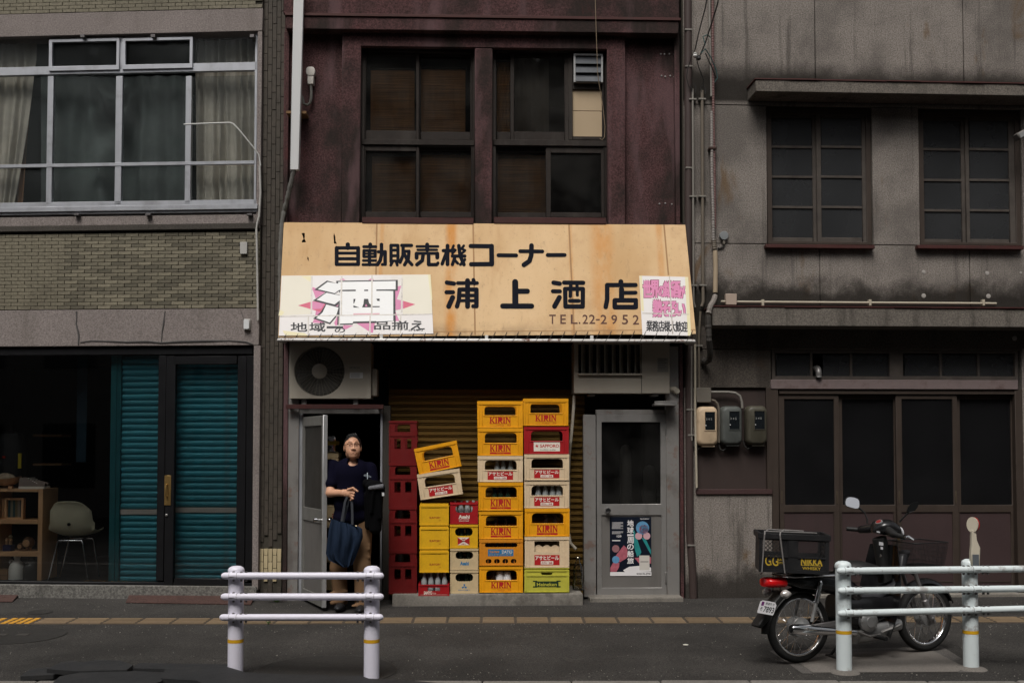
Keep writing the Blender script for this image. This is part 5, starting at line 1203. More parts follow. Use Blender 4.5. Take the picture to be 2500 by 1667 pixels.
# --- lemon yellow slot crates with tilted pair on top
for i, (yt, yb, w_) in enumerate(((1228, 1282, 'topmost'), (1282, 1340, 'middle'), (1340, 1397, 'bottom'))):
    t, w, d, h = crate(1024, 1096, yt, yb, 'slot', C_Y2, w_ + ' of three small lemon yellow crates with a slot handle', d_text(('SUNTORY', .34, .72, .3, .39, P_brown, .03, 0), ('24', .67, .72, .2, .24, P_brown, .01, 0)), df=PL_F + .03, d=.3)
t, w, d, h = crate(1021, 1097, 1426, 1454, 'sanyo', C_R, 'low red crate with four bottles at the foot of the lemon yellow crates', d_text(('SANYO', .18, .45, .12, .42, P_white, .03, 0), ('サンヨー', .48, .58, .14, .3, P_white, .01, 0)), df=PL_F + .0, d=.32)
bottles(t, 0, ('soda', BOTC), .022, 'in the low red crate', [-.095, -.03, .035, .1], -.07)
bottles(t, 0, ('soda', BOTC), .022, 'of the back row in the low red crate', [-.065, .0, .065], .03)
t, w, d, h = crate(1026, 1131, 1150, 1213, 'beer', C_C, 'tilted cream crate balanced on the lemon yellow stack', d_asahi('小びん・30本'), rot=math.radians(-8.2), d=.34, df=PL_F + .03)
t, w, d, h = crate(1022, 1128, 1084, 1148, 'beer', C_Y, 'tilted yellow crate on top of the leaning cream crate', d_kirin(True), rot=math.radians(-11.5), d=.34, df=PL_F + .03)
# --- short stack
t, w, d, h = crate(1099, 1167, 1226, 1279, 'soft', C_R, 'small red crate of clear bottles on top of the short stack', d_text(('Asahi', .3, .7, .26, .42, P_white, .04, .004), ('SOFT DRINKS', .31, .68, .19, .235, P_white, .01, 0), ('200ml×24本', .31, .68, .12, .17, P_white, .01, 0)), d=.3, df=PL_F + .03)
bottles(t, 0, ('soda', BOTC), .03, 'in the small red crate on the short stack', [-.09, -.03, .03, .09], -.06)
t, w, d, h = crate(1098, 1167, 1280, 1338, 'soft', C_Y2, 'small lemon crate with a red and white label below the red one', d_wilkin, d=.3, df=PL_F + .03)
bottles(t, 0, ('soda', BOTG), .035, 'in the small lemon crate with the red and white label', [-.08, -.02, .04, .085], -.06)
t, w, d, h = crate(1099, 1168, 1339, 1391, 'soft', C_T, 'small tan crate with blue script below the lemon crate', d_text(('Asahi', .35, .66, .22, .4, P_blue, .05, .004)), d=.3, df=PL_F + .03)
bottles(t, 0, ('soda', BOTG), .03, 'in the tan crate with blue script', [-.04, .04], -.06)
t, w, d, h = crate(1099, 1168, 1392, 1448, 'soft', C_T, 'bottom tan crate with a blue three armed mark', d_mark, d=.3, df=PL_F + .03)
bottles(t, 0, ('soda', BOTG), .035, 'in the bottom tan crate', [-.06, .02, .07], -.06)
# --- seven crate stack
A_ = [(1165, 1277, 979, 1044, C_Y, 'beer', 'topmost yellow crate of the left tall stack', d_kirin(False)), (1166, 1277, 1045, 1112, C_Y, 'beer', 'second crate from the top of the left tall stack, yellow', d_kirin(True)),
      (1166, 1277, 1113, 1176, C_C, 'beer', 'cream crate with three bottle necks in the left tall stack', d_asahi('小びん・30本')), (1168, 1277, 1177, 1246, C_Y, 'beer', 'yellow crate of green topped bottles below the cream one', d_kirin(True)),
      (1169, 1277, 1247, 1315, C_Y, 'beer', 'yellow crate resting on the orange crate in the left tall stack', d_kirin(True)), (1170, 1277, 1316, 1380, C_O, 'rack', 'orange crate with blue label in the left tall stack', d_datio), (1170, 1277, 1381, 1446, C_Y, 'beer', 'bottom yellow crate of the left tall stack holding white cups', d_kirin(False))]
for i, (x0, x1, y0, y1, mt, st, lb, dc) in enumerate(A_):
    t, w, d, h = crate(x0, x1, y0, y1, st, mt, lb, dc, df=PL_F + .02 + random.uniform(-.006, .006), d=.34)
    if i == 2: bottles(t, 0, ('beer', BOTC), -.05 + .04, 'neck showing in the cream crate of the left tall stack', [-.03, .03, .1], -.08)
    if i == 3: bottles(t, 0, ('beer', BOTG), .0, 'in the yellow crate of green topped bottles', [-.06, .0, .07], -.08)
    if i == 4: bottles(t, 0, ('soda', BOTB), -.04 + .03, 'in the yellow crate above the orange one', [-.05, .05], -.08)
    if i == 5: bottles(t, 0, ('soda', pm('bottle_blue', (.01, .03, .12), .15, spec=.7)), .018, 'with blue base in the orange crate', [-.12, -.04, .04, .12], -.1)
    if i == 6: bottles(t, 0, ('cup', CAPW), .02, 'of white plastic in the bottom yellow crate', [-.01, .06], -.09); bottles(t, 0, ('soda', BOTB), .02, 'with a red cap in the bottom yellow crate', [-.07], -.09)
B_ = [(1277.5, 1388, 973, 1039, C_Y, 'beer', 'topmost yellow crate of the right tall stack', d_kirin(False)), (1279, 1389, 1040, 1108, C_R, 'beer', 'red crate with a white star label', d_sapporo), (1280, 1390, 1109, 1172, C_C, 'beer', 'cream crate with a red label directly under the red star crate', d_asahi('小びん・30本')),
      (1280, 1390, 1174, 1240, C_C, 'beer', 'cream crate holding four shiny bottles in the right tall stack', d_asahi('中びん・20本')), (1281, 1391, 1241, 1309, C_Y, 'beer', 'yellow crate between two cream crates in the right tall stack', d_kirin(True)),
      (1281, 1390, 1310, 1385, C_C, 'cell', 'tallest cream crate with scalloped cells above the lime crate', d_asahi('大びん・20本')), (1280, 1390, 1386, 1445, C_G, 'heineken', 'lime green crate at the bottom of the right tall stack', d_heine)]
for i, (x0, x1, y0, y1, mt, st, lb, dc) in enumerate(B_):
    t, w, d, h = crate(x0, x1, y0, y1, st, mt, lb, dc, df=PL_F + .02 + random.uniform(-.006, .006), d=.34)
    if i == 3: bottles(t, 0, ('beer', BOTC), -.02 + .03, 'in the cream crate of shiny bottles', [-.08, -.01, .06, .12], -.09)
    if i == 4: bottles(t, 0, ('soda', BOTB), -.02 + .03, 'in the yellow crate between the cream crates', [-.01, .08], -.09)
    if i == 5:
        n = 24; rows = [[(-w * .28 + w * .56 * k / n, -d / 2 + .035, zz if j == 0 else h * .66 + .02 * abs(math.sin(k / n * PI * 3))) for k in range(n + 1)] for j, zz in enumerate((h * .45, 0))]
        MB().grid(rows).build('cell_wall', C_C, t, solid=.004)
# --- crates and a can just inside the doorway
for i in range(4):
    y1 = 1440 - i * 84
    t, w, d, h = crate(770, 826, y1 - 82, y1, 'beer', C_T, ['bottom', 'second from bottom', 'third from bottom', 'topmost'][i] + ' tan crate stacked just inside the open door', d_text(('20', .72, .92, .12, .22, P_red, .04, 0)), df=.3, d=.3, group='tan crates stacked inside the doorway')
b_ = MID.at(806, 1104, .42)
kg = thing('steel_can', 'shiny steel can with a yellow band on the tan crates inside the doorway', 'can', MID, (b_[0], .42, b_[2]))
MB().lathe([(.085, 0), (.092, .01), (.088, .03), (.092, .05), (.092, .14), (.085, .165), (.05, .19), (.03, .2)], (b_[0], .42, b_[2]), 'z', 24).build('can', M_chrome, kg, smooth=True)
MB().lathe([(.0935, .075), (.0935, .115)], (b_[0], .42, b_[2]), 'z', 24, caps=False).build('band', pm('yellow_band', (.5, .36, .05), .5), kg, smooth=True)
# ================================================================ RIGHT BUILDING (weathered grey render, old wooden doors)
g = G('grimy_render')
f = g.math('MULTIPLY_ADD', g.ramp(g.noise(80, 3, .85), .32, .68), .95); f.node.inputs[2].default_value = .5
c = g.scale((.215, .19, .17), f)
c = g.mix(g.math('MULTIPLY', g.ramp(g.noise(.9, 5, .6), .44, .62), .6), g.scale(c, 1.0), (.075, .066, .06))
c = g.mix(g.math('MULTIPLY', g.ramp(g.noise(2.0, 5, .65, (1, 1, .5)), .55, .75), .4), c, (.045, .038, .032))
c = g.mix(g.math('MULTIPLY', g.ramp(g.noise(1.9, 4, .6, (1.2, 1, .5), 1.0), .6, .72), .7), c, (.12, .07, .03))
# black mould on the surfaces that rain splashes: a band with a ragged upper edge above each ledge, streaks below
sz = g.n('SeparateXYZ', {0: g.co()}).outputs
rbz = lambda y: RB.z(2100, y)
def mould(c, y_lo, y_hi, amt, x0=None):
    zl, zh = rbz(y_lo), rbz(y_hi)
    e = g.math('MULTIPLY_ADD', g.noise(2.2, 5, .7), (zh - zl) * 1.6); e.node.inputs[2].default_value = zl - (zh - zl) * .1
    m = g.math('MULTIPLY', g.ramp(g.math('SUBTRACT', e, sz[2]), -.1, .13), g.ramp(sz[2], zl - .25, zl - .2))
    return g.mix(g.math('MULTIPLY', m, amt), c, (.016, .0135, .011))
c = mould(c, 200, 158, .93); c = mould(c, 752, 668, .93); c = mould(c, 1460, 1370, .85)
c = g.mix(g.math('MULTIPLY', g.ramp(g.noise(3.2, 5, .7, (2.2, 1, .1)), .54, .68), .5), c, (.03, .026, .022))
M_grime = g.done(g.bsdf(c, .94, 0, g.noise(120, 3, .75), 1.0, .007, .2)); MATS['grimy_render'] = M_grime
M_stain = pm('stained_ledge', (.12, .105, .09), .9, var=.35, vs=3, speck=.3, streak=.75, dcol=(.03, .026, .022), dirt=.5, ds=3, bump=.5)
M_pdoor = pm('maroon_panel', (.042, .026, .026), .55, var=.2, vs=3, streak=.2)
M_dwood = pm('dark_brown_frame', (.038, .027, .021), .6, var=.3, vs=6, streak=.3, dcol=(.02, .015, .012))
M_swood = pm('silvered_wood', (.06, .05, .043), .8, var=.5, vs=9, streak=.6, dcol=(.035, .026, .022), bump=.5, bs=45)
M_lil = pm('faded_lilac_board', (.15, .115, .112), .75, var=.45, vs=5, dirt=.7, dcol=(.06, .035, .03), ds=5, dt=.48, bump=.3, bs=40)
M_wpane = milky('sooty_pane', (.035, .036, .038), (.25, .25, .26), .78, .22, .06, 8)
M_dpane = milky('sooty_door_pane', (.012, .012, .013), (.3, .3, .3), .6, .12, .03, 5)
rb = thing('grey_building', 'weathered grey rendered building with old wooden windows and sliding doors', 'building', RB, (1.8, 0, 0))
RX1 = 5.2
def ru(x, y=800, d=0.0): return RB.u(x, y, d)
def rzz(y, d=0.0): return RB.z(2100, y, d)
def rbox(x0, y0, x1, y1, d0, d1, nm, m, par=None, bv=.003, **k):
    a = RB.rect(x0, y0, x1, y1, d0); return MB().box(a[0], a[1], d0, d1, a[2], a[3]).build(nm, m, par or rb, bevel=bv, **k)
J = .004
U = {k: ru(k, 300) for k in (1688, 1992, 2355, 1872, 2128, 2243, 2492)}
zj1, zj2, zl1 = rzz(262), rzz(598), rzz(752)
MB().plate(rc(ru(1670), RX1, rzz(850), 6.9), [rc(*RB.rect(1876, 272, 2122, 594, .03)), rc(*RB.rect(2247, 279, 2486, 596, .03))], .03, .25).build('joint_backing', M_mort, rb)
def panel(u0, u1, z0, z1): MB().box(u0 + J, u1 - J, 0, .035, z0 + J, z1 - J).build('render_panel', M_grime, rb, bevel=.003)
panel(ru(1672), U[1992], zj1, 6.9); panel(U[1992], U[2355], zj1, 6.9); panel(U[2355], RX1, zj1, 6.9)
panel(ru(1672), U[1872], zj2, zj1); panel(U[2128], U[2243], zj2, zj1); panel(U[2492], RX1, zj2, zj1)
um1, um2 = ru(2002, 680), ru(2368, 680)
panel(ru(1672), um1, zl1 - .2, zj2); panel(um1, um2, zl1 - .2, zj2); panel(um2, RX1, zl1 - .2, zj2)
# ledges
def ledge(x0, y0, y1, d, nm):
    a = RB.rect(x0, y0, 2500, y1, d); MB().box(a[0], RX1, d, .02, a[2], a[3]).build(nm, M_stain, rb, bevel=.006)
    n = 14; w = (RX1 - a[0]) / n   # flashing strip, slightly buckled
    for k in range(n): MB().box(a[0] - .01 + k * w, a[0] - .012 + (k + 1) * w, d - .012 + random.uniform(-.004, .004), .02, a[3] + .002 + random.uniform(0, .004), a[3] + .016).build('flashing', M_redtrim, rb)
ledge(1845, 201, 229, -.3, 'window_hood'); ledge(1738, 752, 797, -.3, 'door_canopy')
# upper windows
def rwindow(x0, y0, x1, y1, xs, ys):
    a = RB.rect(x0, y0, x1, y1, .03)
    mb = MB().plate(rc(*a), [rc(a[0] + .05, a[1] - .05, a[2] + .03, a[3] - .05)], .02, .09); wd = mb.build('window', M_dwood, rb, bevel=.003)
    for i, (xa, xb, xp0, xp1) in enumerate(xs):
        d = .035 if i else .06
        for q in ((xa, y0 + 9, xp0, y1 - 4), (xp1, y0 + 9, xb, y1 - 4)): rbox(q[0], q[1], q[2], q[3], d, d + .035, 'sash_stile', M_swood, wd)
        rbox(xp0, y0 + 9, xp1, ys[0][0], d + .001, d + .034, 'sash_rail', M_swood, wd); rbox(xp0, ys[-1][1], xp1, y1 - 4, d + .001, d + .034, 'sash_rail', M_swood, wd)
        for (ya, yb), (yc, yd) in zip(ys[:-1], ys[1:]): rbox(xp0, yb, xp1, yc, d + .004, d + .03, 'muntin', M_swood, wd, .002)
        for ya, yb in ys: rbox(xp0, ya, xp1, yb, d + .016, d + .019, 'pane', M_wpane, wd, 0)
    a = RB.rect(x0 - 2, y1, x1 + 10, y1 + 9, -.07); MB().box(a[0], a[1], -.07, .1, a[2], a[3]).build('sill', M_redtrim, wd, bevel=.004)
    return wd
rwindow(1872, 268, 2126, 597, ((1876, 1996, 1883, 1984), (1994, 2122, 2005, 2105)), ((288, 356), (362, 429), (435, 503), (509, 580)))
rwindow(2243, 275, 2490, 599, ((2247, 2360, 2250, 2347), (2358, 2486, 2367, 2464)), ((295, 362), (368, 437), (443, 511), (517, 584)))
mb = MB(); q = (ru(1860), RX1 - .3, rzz(610), rzz(255))
mb.add([(q[0], .3, q[2]), (q[1], .3, q[2]), (q[1], 1.4, q[2]), (q[0], 1.4, q[2]), (q[0], .3, q[3]), (q[1], .3, q[3]), (q[1], 1.4, q[3]), (q[0], 1.4, q[3])], [(0, 1, 2, 3), (4, 5, 6, 7), (2, 3, 7, 6), (1, 2, 6, 5), (0, 3, 7, 4)]).build('upper_room', M_dark, rb)
# lower storey walls
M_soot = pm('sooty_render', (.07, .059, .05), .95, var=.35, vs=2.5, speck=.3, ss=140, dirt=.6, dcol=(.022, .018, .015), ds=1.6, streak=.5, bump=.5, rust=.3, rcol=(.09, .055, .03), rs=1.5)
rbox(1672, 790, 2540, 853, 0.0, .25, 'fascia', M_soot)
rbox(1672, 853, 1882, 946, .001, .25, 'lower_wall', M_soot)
rbox(1672, 946, 1702, 1462, .002, .25, 'lower_wall', M_grime)
a = RB.rect(1702, 1204, 1886, 1462, .0); MB().box(a[0], a[1], .0, .25, -.03, a[3]).build('lower_wall', M_grime, rb, bevel=.006)
# transom lights
a = RB.rect(1884, 853, 2486, 928, .02)
tr = MB().plate(rc(*a), [rc(*RB.rect(1893, 862, 2172, 920, .02)), rc(*RB.rect(2205, 862, 2478, 920, .02))], .02, .1).build('transom_frame', M_swood, rb, bevel=.003)
for xs in ((1893, 1981, 2078, 2172), (2205, 2297, 2389, 2478)):
    for x0, x1 in zip(xs[:-1], xs[1:]):
        lo = x0 if x0 != 1981 else 2006
        rbox(lo + 3, 866, x1 - 3, 918, .06, .064, 'pane', M_wpane, tr, 0)
        if x1 not in (2172, 2478): rbox(x1 - 3, 862, x1 + 3, 920, .04, .08, 'muntin', M_swood, tr, .002)
    rbox(xs[0], 918, xs[-1], 921, .035, .09, 'sash_rail', M_swood, tr, .002)
q = RB.at(1998, 925, -.02)
vp = [(q[0], .1, q[2] + .1), (q[0], .04, q[2] + .11), (q[0], -.01, q[2] + .1), (q[0], -.03, q[2] + .07), (q[0], -.03, q[2])]
pp = []
for a_, b_ in zip(vp[:-1], vp[1:]):
    for k in range(4): pp.append(Vector(a_).lerp(Vector(b_), k / 4))
MB().tube(pp, [.03 + .004 * (k % 2) for k in range(len(pp))], 10).build('flue_hose', M_steel, None, RB, (q[0], -.02, q[2]), 'ribbed metal flue hose poking through the transom window', 'hose', smooth=True)
rbox(1882, 927, 2486, 950, -.02, .1, 'lintel_board', M_lil, bv=.004)
# sliding doors
rbox(1886, 950, 1902, 1460, -.01, .12, 'door_post', M_dwood); rbox(2482, 950, 2500, 1460, -.01, .12, 'door_post', M_dwood); rbox(1902, 950, 2482, 962, .0, .12, 'door_head', M_dwood)
a = RB.rect(1895, 1444, 2490, 1466, -.02); MB().box(a[0], RX1, -.05, .2, -.03, a[3] - .02).build('threshold', M_plinth, rb, bevel=.008)
for x0, x1, d in ((1903, 2050, .02), (2044, 2196, .06), (2190, 2340, .02), (2332, 2482, .06)):
    o_ = RB.rect(x0, 962, x1, 1446, d); wd = 13
    gl = RB.rect(x0 + wd, 974, x1 - wd, 1232, d); pn = RB.rect(x0 + wd, 1250, x1 - wd, 1438, d)
    dd = MB().plate(rc(*o_), [rc(*gl), rc(*pn)], d, d + .035).build('sliding_door', M_dwood, rb, bevel=.003)
    MB().box(gl[0], gl[1], d + .015, d + .019, gl[2], gl[3]).build('pane', M_dpane, dd)
    MB().box(pn[0], pn[1], d + .012, d + .02, pn[2], pn[3]).build('panel', M_pdoor, dd)
    a = RB.rect(x0 + wd, 1418, x1 - wd, 1421, d); MB().box(a[0], a[1], d + .006, d + .012, a[2], a[3]).build('bead', M_dwood, dd)
    for xx in (x0 + 6, x1 - 6): rbox(xx - 2, 1198, xx + 2, 1228, d - .003, d, 'finger_pull', pm('pull_brass', (.09, .07, .05), .5, .6), dd, .001)
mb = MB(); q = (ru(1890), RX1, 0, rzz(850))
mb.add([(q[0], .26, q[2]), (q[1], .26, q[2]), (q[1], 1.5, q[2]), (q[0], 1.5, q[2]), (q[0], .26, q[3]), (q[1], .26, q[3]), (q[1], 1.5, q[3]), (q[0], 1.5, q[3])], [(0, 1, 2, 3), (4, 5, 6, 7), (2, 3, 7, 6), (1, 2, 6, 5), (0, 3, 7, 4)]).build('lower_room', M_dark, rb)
rbox(2500, 850, 2560, 1462, .0, .25, 'lower_wall', M_grime)
# meter board with three meters
rbox(1703, 946, 1872, 1198, .03, .06, 'meter_board', pm('meter_board', (.036, .024, .021), .7, var=.25, vs=3, streak=.3), bv=0)
rbox(1872, 946, 1887, 1204, -.01, .06, 'board_frame', M_dwood); rbox(1700, 1194, 1886, 1206, -.02, .06, 'board_frame', pm('board_frame_red', (.05, .026, .025), .6)); 
def meter(px0, px1, y0, y1, col, label, nm):
    a = RB.rect(px0, y0, px1, y1, -.08); u0, u1, z0, z1 = a; mt = pm(nm, col, .5, var=.12, vs=6, dirt=.25, ds=8)
    t = thing('electric_meter', label, 'electric meter', RB, ((u0 + u1) / 2, 0, z0), 'electric meters on the dark board')
    rows = []
    for d, ins in ((.03, 0), (-.05, .0), (-.085, .012), (-.095, .03)):
        rows.append([(p[0], d, p[1]) for p in rrect(u0 + ins, u1 - ins, z0 + ins, z1 - ins, .055 - ins * .3, 6)])
    m = MB().grid(rows, closed_u=True); n = len(rows[0]); m.f.append(tuple(range(3 * n, 4 * n))); m.build('case', mt, t, smooth=True, ang=50)
    w, h = u1 - u0, z1 - z0
    x0, x1, b0, b1 = u0 + .36 * w, u0 + .84 * w, z0 + .4 * h, z0 + .86 * h
    MB().plate(rc(x0 - .006, x1 + .006, b0 - .006, b1 + .006), [rc(x0, x1, b0, b1)], -.101, -.09).build('bezel', mt, t)
    MB().box(x0, x1, -.0965, -.09, b0, b1).build('window', pm('meter_glass', (.008, .01, .012), .1, spec=.6), t)
    mm = MB(); tx(mm, '3 4 5', x0 + .01, x1 - .03, b0 + .55 * (b1 - b0), b0 + .66 * (b1 - b0), -.0972, .02); mm.build('dial', pm('dial_grey', (.2, .2, .19), .5), t)
    MB().lathe([(.006, 0), (.006, -.004), (.002, -.006)], (x0 + .008, -.0965, b0 + .25 * (b1 - b0)), 'y', 8).build('seal', pm('seal_white', (.5, .5, .5), .5), t)
    MB().box(u0 + .25 * w, u1 - .15 * w, -.07, .0, z0 - .012, z0 + .004).build('terminal_cover', mt, t, bevel=.003)
meter(1702, 1753, 992, 1088, (.48, .36, .24), 'cream electric meter, leftmost on the dark board', 'meter_cream')
meter(1761, 1813, 991, 1086, (.07, .075, .07), 'slate grey electric meter in the middle of the board', 'meter_slate')
meter(1823, 1874, 990, 1086, (.055, .05, .036), 'olive brown electric meter on the right of the board', 'meter_olive')
M_box = pm('box_brown_grey', (.13, .115, .095), .55, var=.1); M_con = pm('conduit_grey', (.2, .185, .165), .5, .2, var=.15, vs=5, dirt=.3, ds=5); M_con2 = pm('conduit_brown', (.12, .1, .078), .55, var=.15, vs=5); M_conw = pm('conduit_ivory', (.36, .32, .25), .5, var=.12, vs=5)
a = RB.rect(1700, 946, 1736, 982, -.05); jb = thing('junction_box', 'square brown grey junction box above the cream meter', 'junction box', RB, (a[0], 0, a[2]))
MB().box(a[0], a[1], -.06, .03, a[2], a[3]).build('box', M_box, jb, bevel=.004)
for x, z in ((a[0] + .012, a[2] + .012), (a[1] - .012, a[2] + .012), (a[0] + .012, a[3] - .012), (a[1] - .012, a[3] - .012)): MB().lathe([(.006, 0), (.006, -.003)], (x, -.06, z), 'y', 8).build('screw', M_steel, jb)
pipe_px('conduit', RB, [(1736, 957), (1778, 957), (1795, 959), (1806, 966), (1811, 980), (1812, 996)], -.03, .0135, M_con, jb)
pipe_px('conduit', RB, [(1736, 976), (1745, 978), (1752, 986), (1755, 1000), (1755, 1080)], -.02, .012, M_con2, jb)
for pts in ([(1755, 1085), (1758, 1096), (1765, 1100), (1773, 1094)], [(1814, 1075), (1817, 1088), (1825, 1096), (1835, 1090)], [(1690, 1075), (1692, 1088), (1700, 1097), (1712, 1094)]): pipe_px('cable_loop', RB, pts, -.02, .009, pm('black_cable', (.02, .019, .018), .6), jb)
# pipes between the two buildings
def pipe_thing(name, label, pts, r, mat, d=-.04, clips=(), cat='pipe'):
    t = thing(name, label, cat, RB, RB.at(pts[-1][0], pts[-1][1], d))
    pipe_px('pipe', RB, pts, d, r, mat, t)
    for x, y in clips:
        a = RB.rect(x - 9, y - 2, x + 9, y + 2, d); MB().box(a[0], a[1], d - r - .003, .0, a[2], a[3]).build('clip', M_con, t, bevel=.002)
    return t
pipe_thing('downpipe', 'brown downpipe between the plum store and the grey building', [(1679, -60), (1680, 300), (1681, 700), (1683, 1100), (1684, 1300), (1691, 1400), (1693, 1466)], .04, pm('downpipe_brown', (.05, .035, .032), .5, var=.2, vs=2), .0, ((1679, 76), (1680, 165), (1681, 412), (1683, 1000), (1686, 1330)))
pipe_thing('conduit', 'thin pale grey conduit, leftmost beside the brown downpipe', [(1691, 218), (1692, 400), (1693, 735), (1697, 750)], .011, M_con, -.04, ((1691, 243), (1692, 480), (1693, 697)))
pipe_thing('conduit', 'brown grey conduit right of the thin pale one', [(1714, 222), (1715, 400), (1716, 700), (1717, 735), (1713, 748)], .0165, M_con2, -.04, ((1714, 243), (1715, 480), (1716, 697)))
pipe_thing('conduit', 'pale conduit running down to the cream meter', [(1688, 845), (1688, 1060), (1689, 1075)], .011, M_con, -.03, ((1688, 1062),))
pipe_thing('conduit', 'ivory conduit ending below the cream meter', [(1697, 840), (1697, 1000), (1701, 1190)], .0115, M_conw, -.04)
pipe_thing('conduit', 'thin dark conduit above the square junction box', [(1710, 760), (1708, 790), (1706, 830), (1707, 946)], .012, M_con2, -.03, ((1706, 844),))
# twin corrugated cable run with wrapped lower end
ct = thing('cable_bundle', 'tall corrugated cable bundle wrapped in tape at its lower end', 'cable bundle', RB, RB.at(1745, 800, -.05))
def corr(pts, r, mat, nm, step=.02, d=-.05, amp=.004):
    P = [Vector(RB.at(x, y, dd)) for x, y, dd in [(p + (d,))[:3] for p in pts]]; pp = []
    for a_, b_ in zip(P[:-1], P[1:]):
        n = max(2, int((b_ - a_).length / step)); pp += [a_.lerp(b_, k / n) for k in range(n)]
    MB().tube(pp, [r + amp * (k % 2) + random.uniform(-.001, .001) for k in range(len(pp))], 8).build(nm, mat, ct, smooth=True, ang=20)
corr([(1731, -60), (1733, 80), (1736, 200), (1737, 272)], .011, M_con, 'cable', .2, amp=0)
corr([(1740, -60), (1740, 120), (1742, 300), (1744, 420), (1745, 560)], .012, pm('cable_rose', (.13, .07, .065), .6, var=.3, vs=20), 'cable', .013)
corr([(1737, 272), (1738, 420), (1741, 520), (1742, 590)], .013, pm('cable_pale', (.22, .2, .185), .6, var=.4, vs=30), 'cable', .013, -.06)
corr([(1742, 585), (1745, 612)], .022, M_con2, 'tape_wrap', .01)
corr([(1746, 612), (1747, 660), (1746, 722)], .023, pm('foam_wrap', (.33, .26, .18), .8, var=.15, vs=8), 'foam_wrap', .03, amp=.001)
corr([(1746, 722), (1742, 735, -.1), (1734, 748, -.32), (1729, 770, -.33)], .025, pm('tape_grey', (.17, .15, .135), .7, var=.4, vs=20), 'tape_wrap', .02)
corr([(1729, 770, -.33), (1731, 830, -.3), (1734, 862, -.22), (1732, 878, -.12), (1722, 885, -.05), (1712, 872, -.02)], .026, pm('tape_dark', (.05, .045, .04), .8, var=.4, vs=20), 'tape_wrap', .02)
a = RB.at(1740, 363, -.05); MB().box(a[0] - .04, a[0] + .035, -.08, .0, a[2] - .012, a[2] + .012).build('clamp', pm('clamp_rust', (.045, .025, .02), .8), ct, bevel=.003)
# service wires
def wire(label, pts, r=.004, mat=None, extra=()):
    t = thing('service_wire', label, 'wire', RB, RB.at(pts[-1][0], pts[-1][1], pts[-1][2]))
    MB().tube([RB.at(*p) for p in pts], r, 6).build('wire', mat or pm('black_cable', (.02, .019, .018), .6), t, smooth=True)
    for e, m_ in extra: MB().tube([RB.at(*p) for p in e], r * .8, 5).build('loose_end', m_, t, smooth=True)
M_bw, M_gw = pm('black_cable', (.02, .019, .018), .6), pm('teal_wire', (.03, .08, .08), .6)
wire('left black service wire slanting down to the insulator cluster', [(1732, -40, -.5), (1722, 20, -.4), (1706, 80, -.28), (1697, 122, -.2)], .006, extra=(([(1697, 122, -.2), (1688, 140, -.15), (1680, 165, -.1), (1676, 190, -.1), (1682, 212, -.06), (1691, 220, -.05)], M_bw), ([(1697, 130, -.2), (1706, 165, -.1), (1718, 195, -.08), (1716, 215, -.05)], M_bw)))
wire('right black service wire slanting down to the insulator cluster', [(1760, -40, -.5), (1752, 10, -.42), (1736, 62, -.3), (1722, 105, -.2), (1710, 135, -.18)], .007, extra=(([(1712, 130, -.2), (1722, 120, -.15), (1735, 140, -.1), (1748, 170, -.08), (1752, 190, -.06), (1740, 208, -.05)], M_gw), ([(1722, 130, -.15), (1738, 165, -.1), (1748, 190, -.06)], M_bw), ([(1722, 110, -.2), (1716, 90, -.2), (1728, 85, -.15), (1734, 92, -.1)], M_gw)))
for i, (x, y) in enumerate(((1697, 137), (1706, 143))):
    q = RB.at(x, y, -.18); MB().lathe([(.008, -.02), (.02, -.012), (.024, 0), (.018, .012), (.022, .02), (.012, .03)], (q[0], -.18, q[2]), 'z', 12).build('insulator', pm('porcelain' if i == 0 else 'insulator_dark', (.55, .54, .52) if i == 0 else (.04, .04, .04), .3), None, RB, (q[0], -.18, q[2]), ['white porcelain', 'dark'][i] + ' insulator where the service wires meet', 'insulator', smooth=True)
for x0, y0 in ((1690, 218), (1714, 222)):   # drip loops at conduit mouths
    pipe_px('loose_wire', RB, [(x0, y0 + 6), (x0 - 4, y0 - 8), (x0 + 3, y0 - 14), (x0 + 9, y0 - 4), (x0 + 8, y0 + 8)], -.05, .005, M_bw, ct)
# round wall box, conduit with box, wall plugs, lamp bracket at the right edge
q = RB.at(1766, 577, 0); wl = thing('round_wall_box', 'round grey junction cover on the wall above the horizontal conduit', 'junction box', RB, (q[0], 0, q[2]))
MB().lathe([(.046, 0), (.046, -.03), (.04, -.038), (.001, -.04)], (q[0], 0, q[2]), 'y', 24).build('cover', pm('cover_bluegrey', (.17, .18, .185), .5), wl, smooth=True)
MB().box(q[0] - .012, q[0] + .012, -.03, .0, q[2] - .085, q[2] - .045).build('nozzle', M_box, wl, bevel=.003)
MB().tube([(q[0], -.015, q[2] - .085), (q[0] - .005, -.015, q[2] - .11), (q[0] - .04, -.01, q[2] - .125), (q[0] - .06, -.01, q[2] - .12)], .008, 6).build('cable', M_bw, wl, smooth=True)
hc = thing('horizontal_conduit', 'long ivory conduit running along above the door canopy', 'pipe', RB, RB.at(1786, 735, -.03))
pipe_px('pipe', RB, [(1760, 736), (1800, 737), (2100, 739), (2432, 741)], -.03, .0125, M_conw, hc)
for x in (1863, 2125, 2402): rbox(x - 3, 731, x + 3, 746, -.045, .0, 'clip', M_conw, hc, .002)
a = RB.rect(1772, 717, 1799, 744, -.06); MB().box(a[0], a[1], -.06, .0, a[2], a[3]).build('box', pm('box_pinkbeige', (.34, .27, .22), .5, var=.08), hc, bevel=.004)
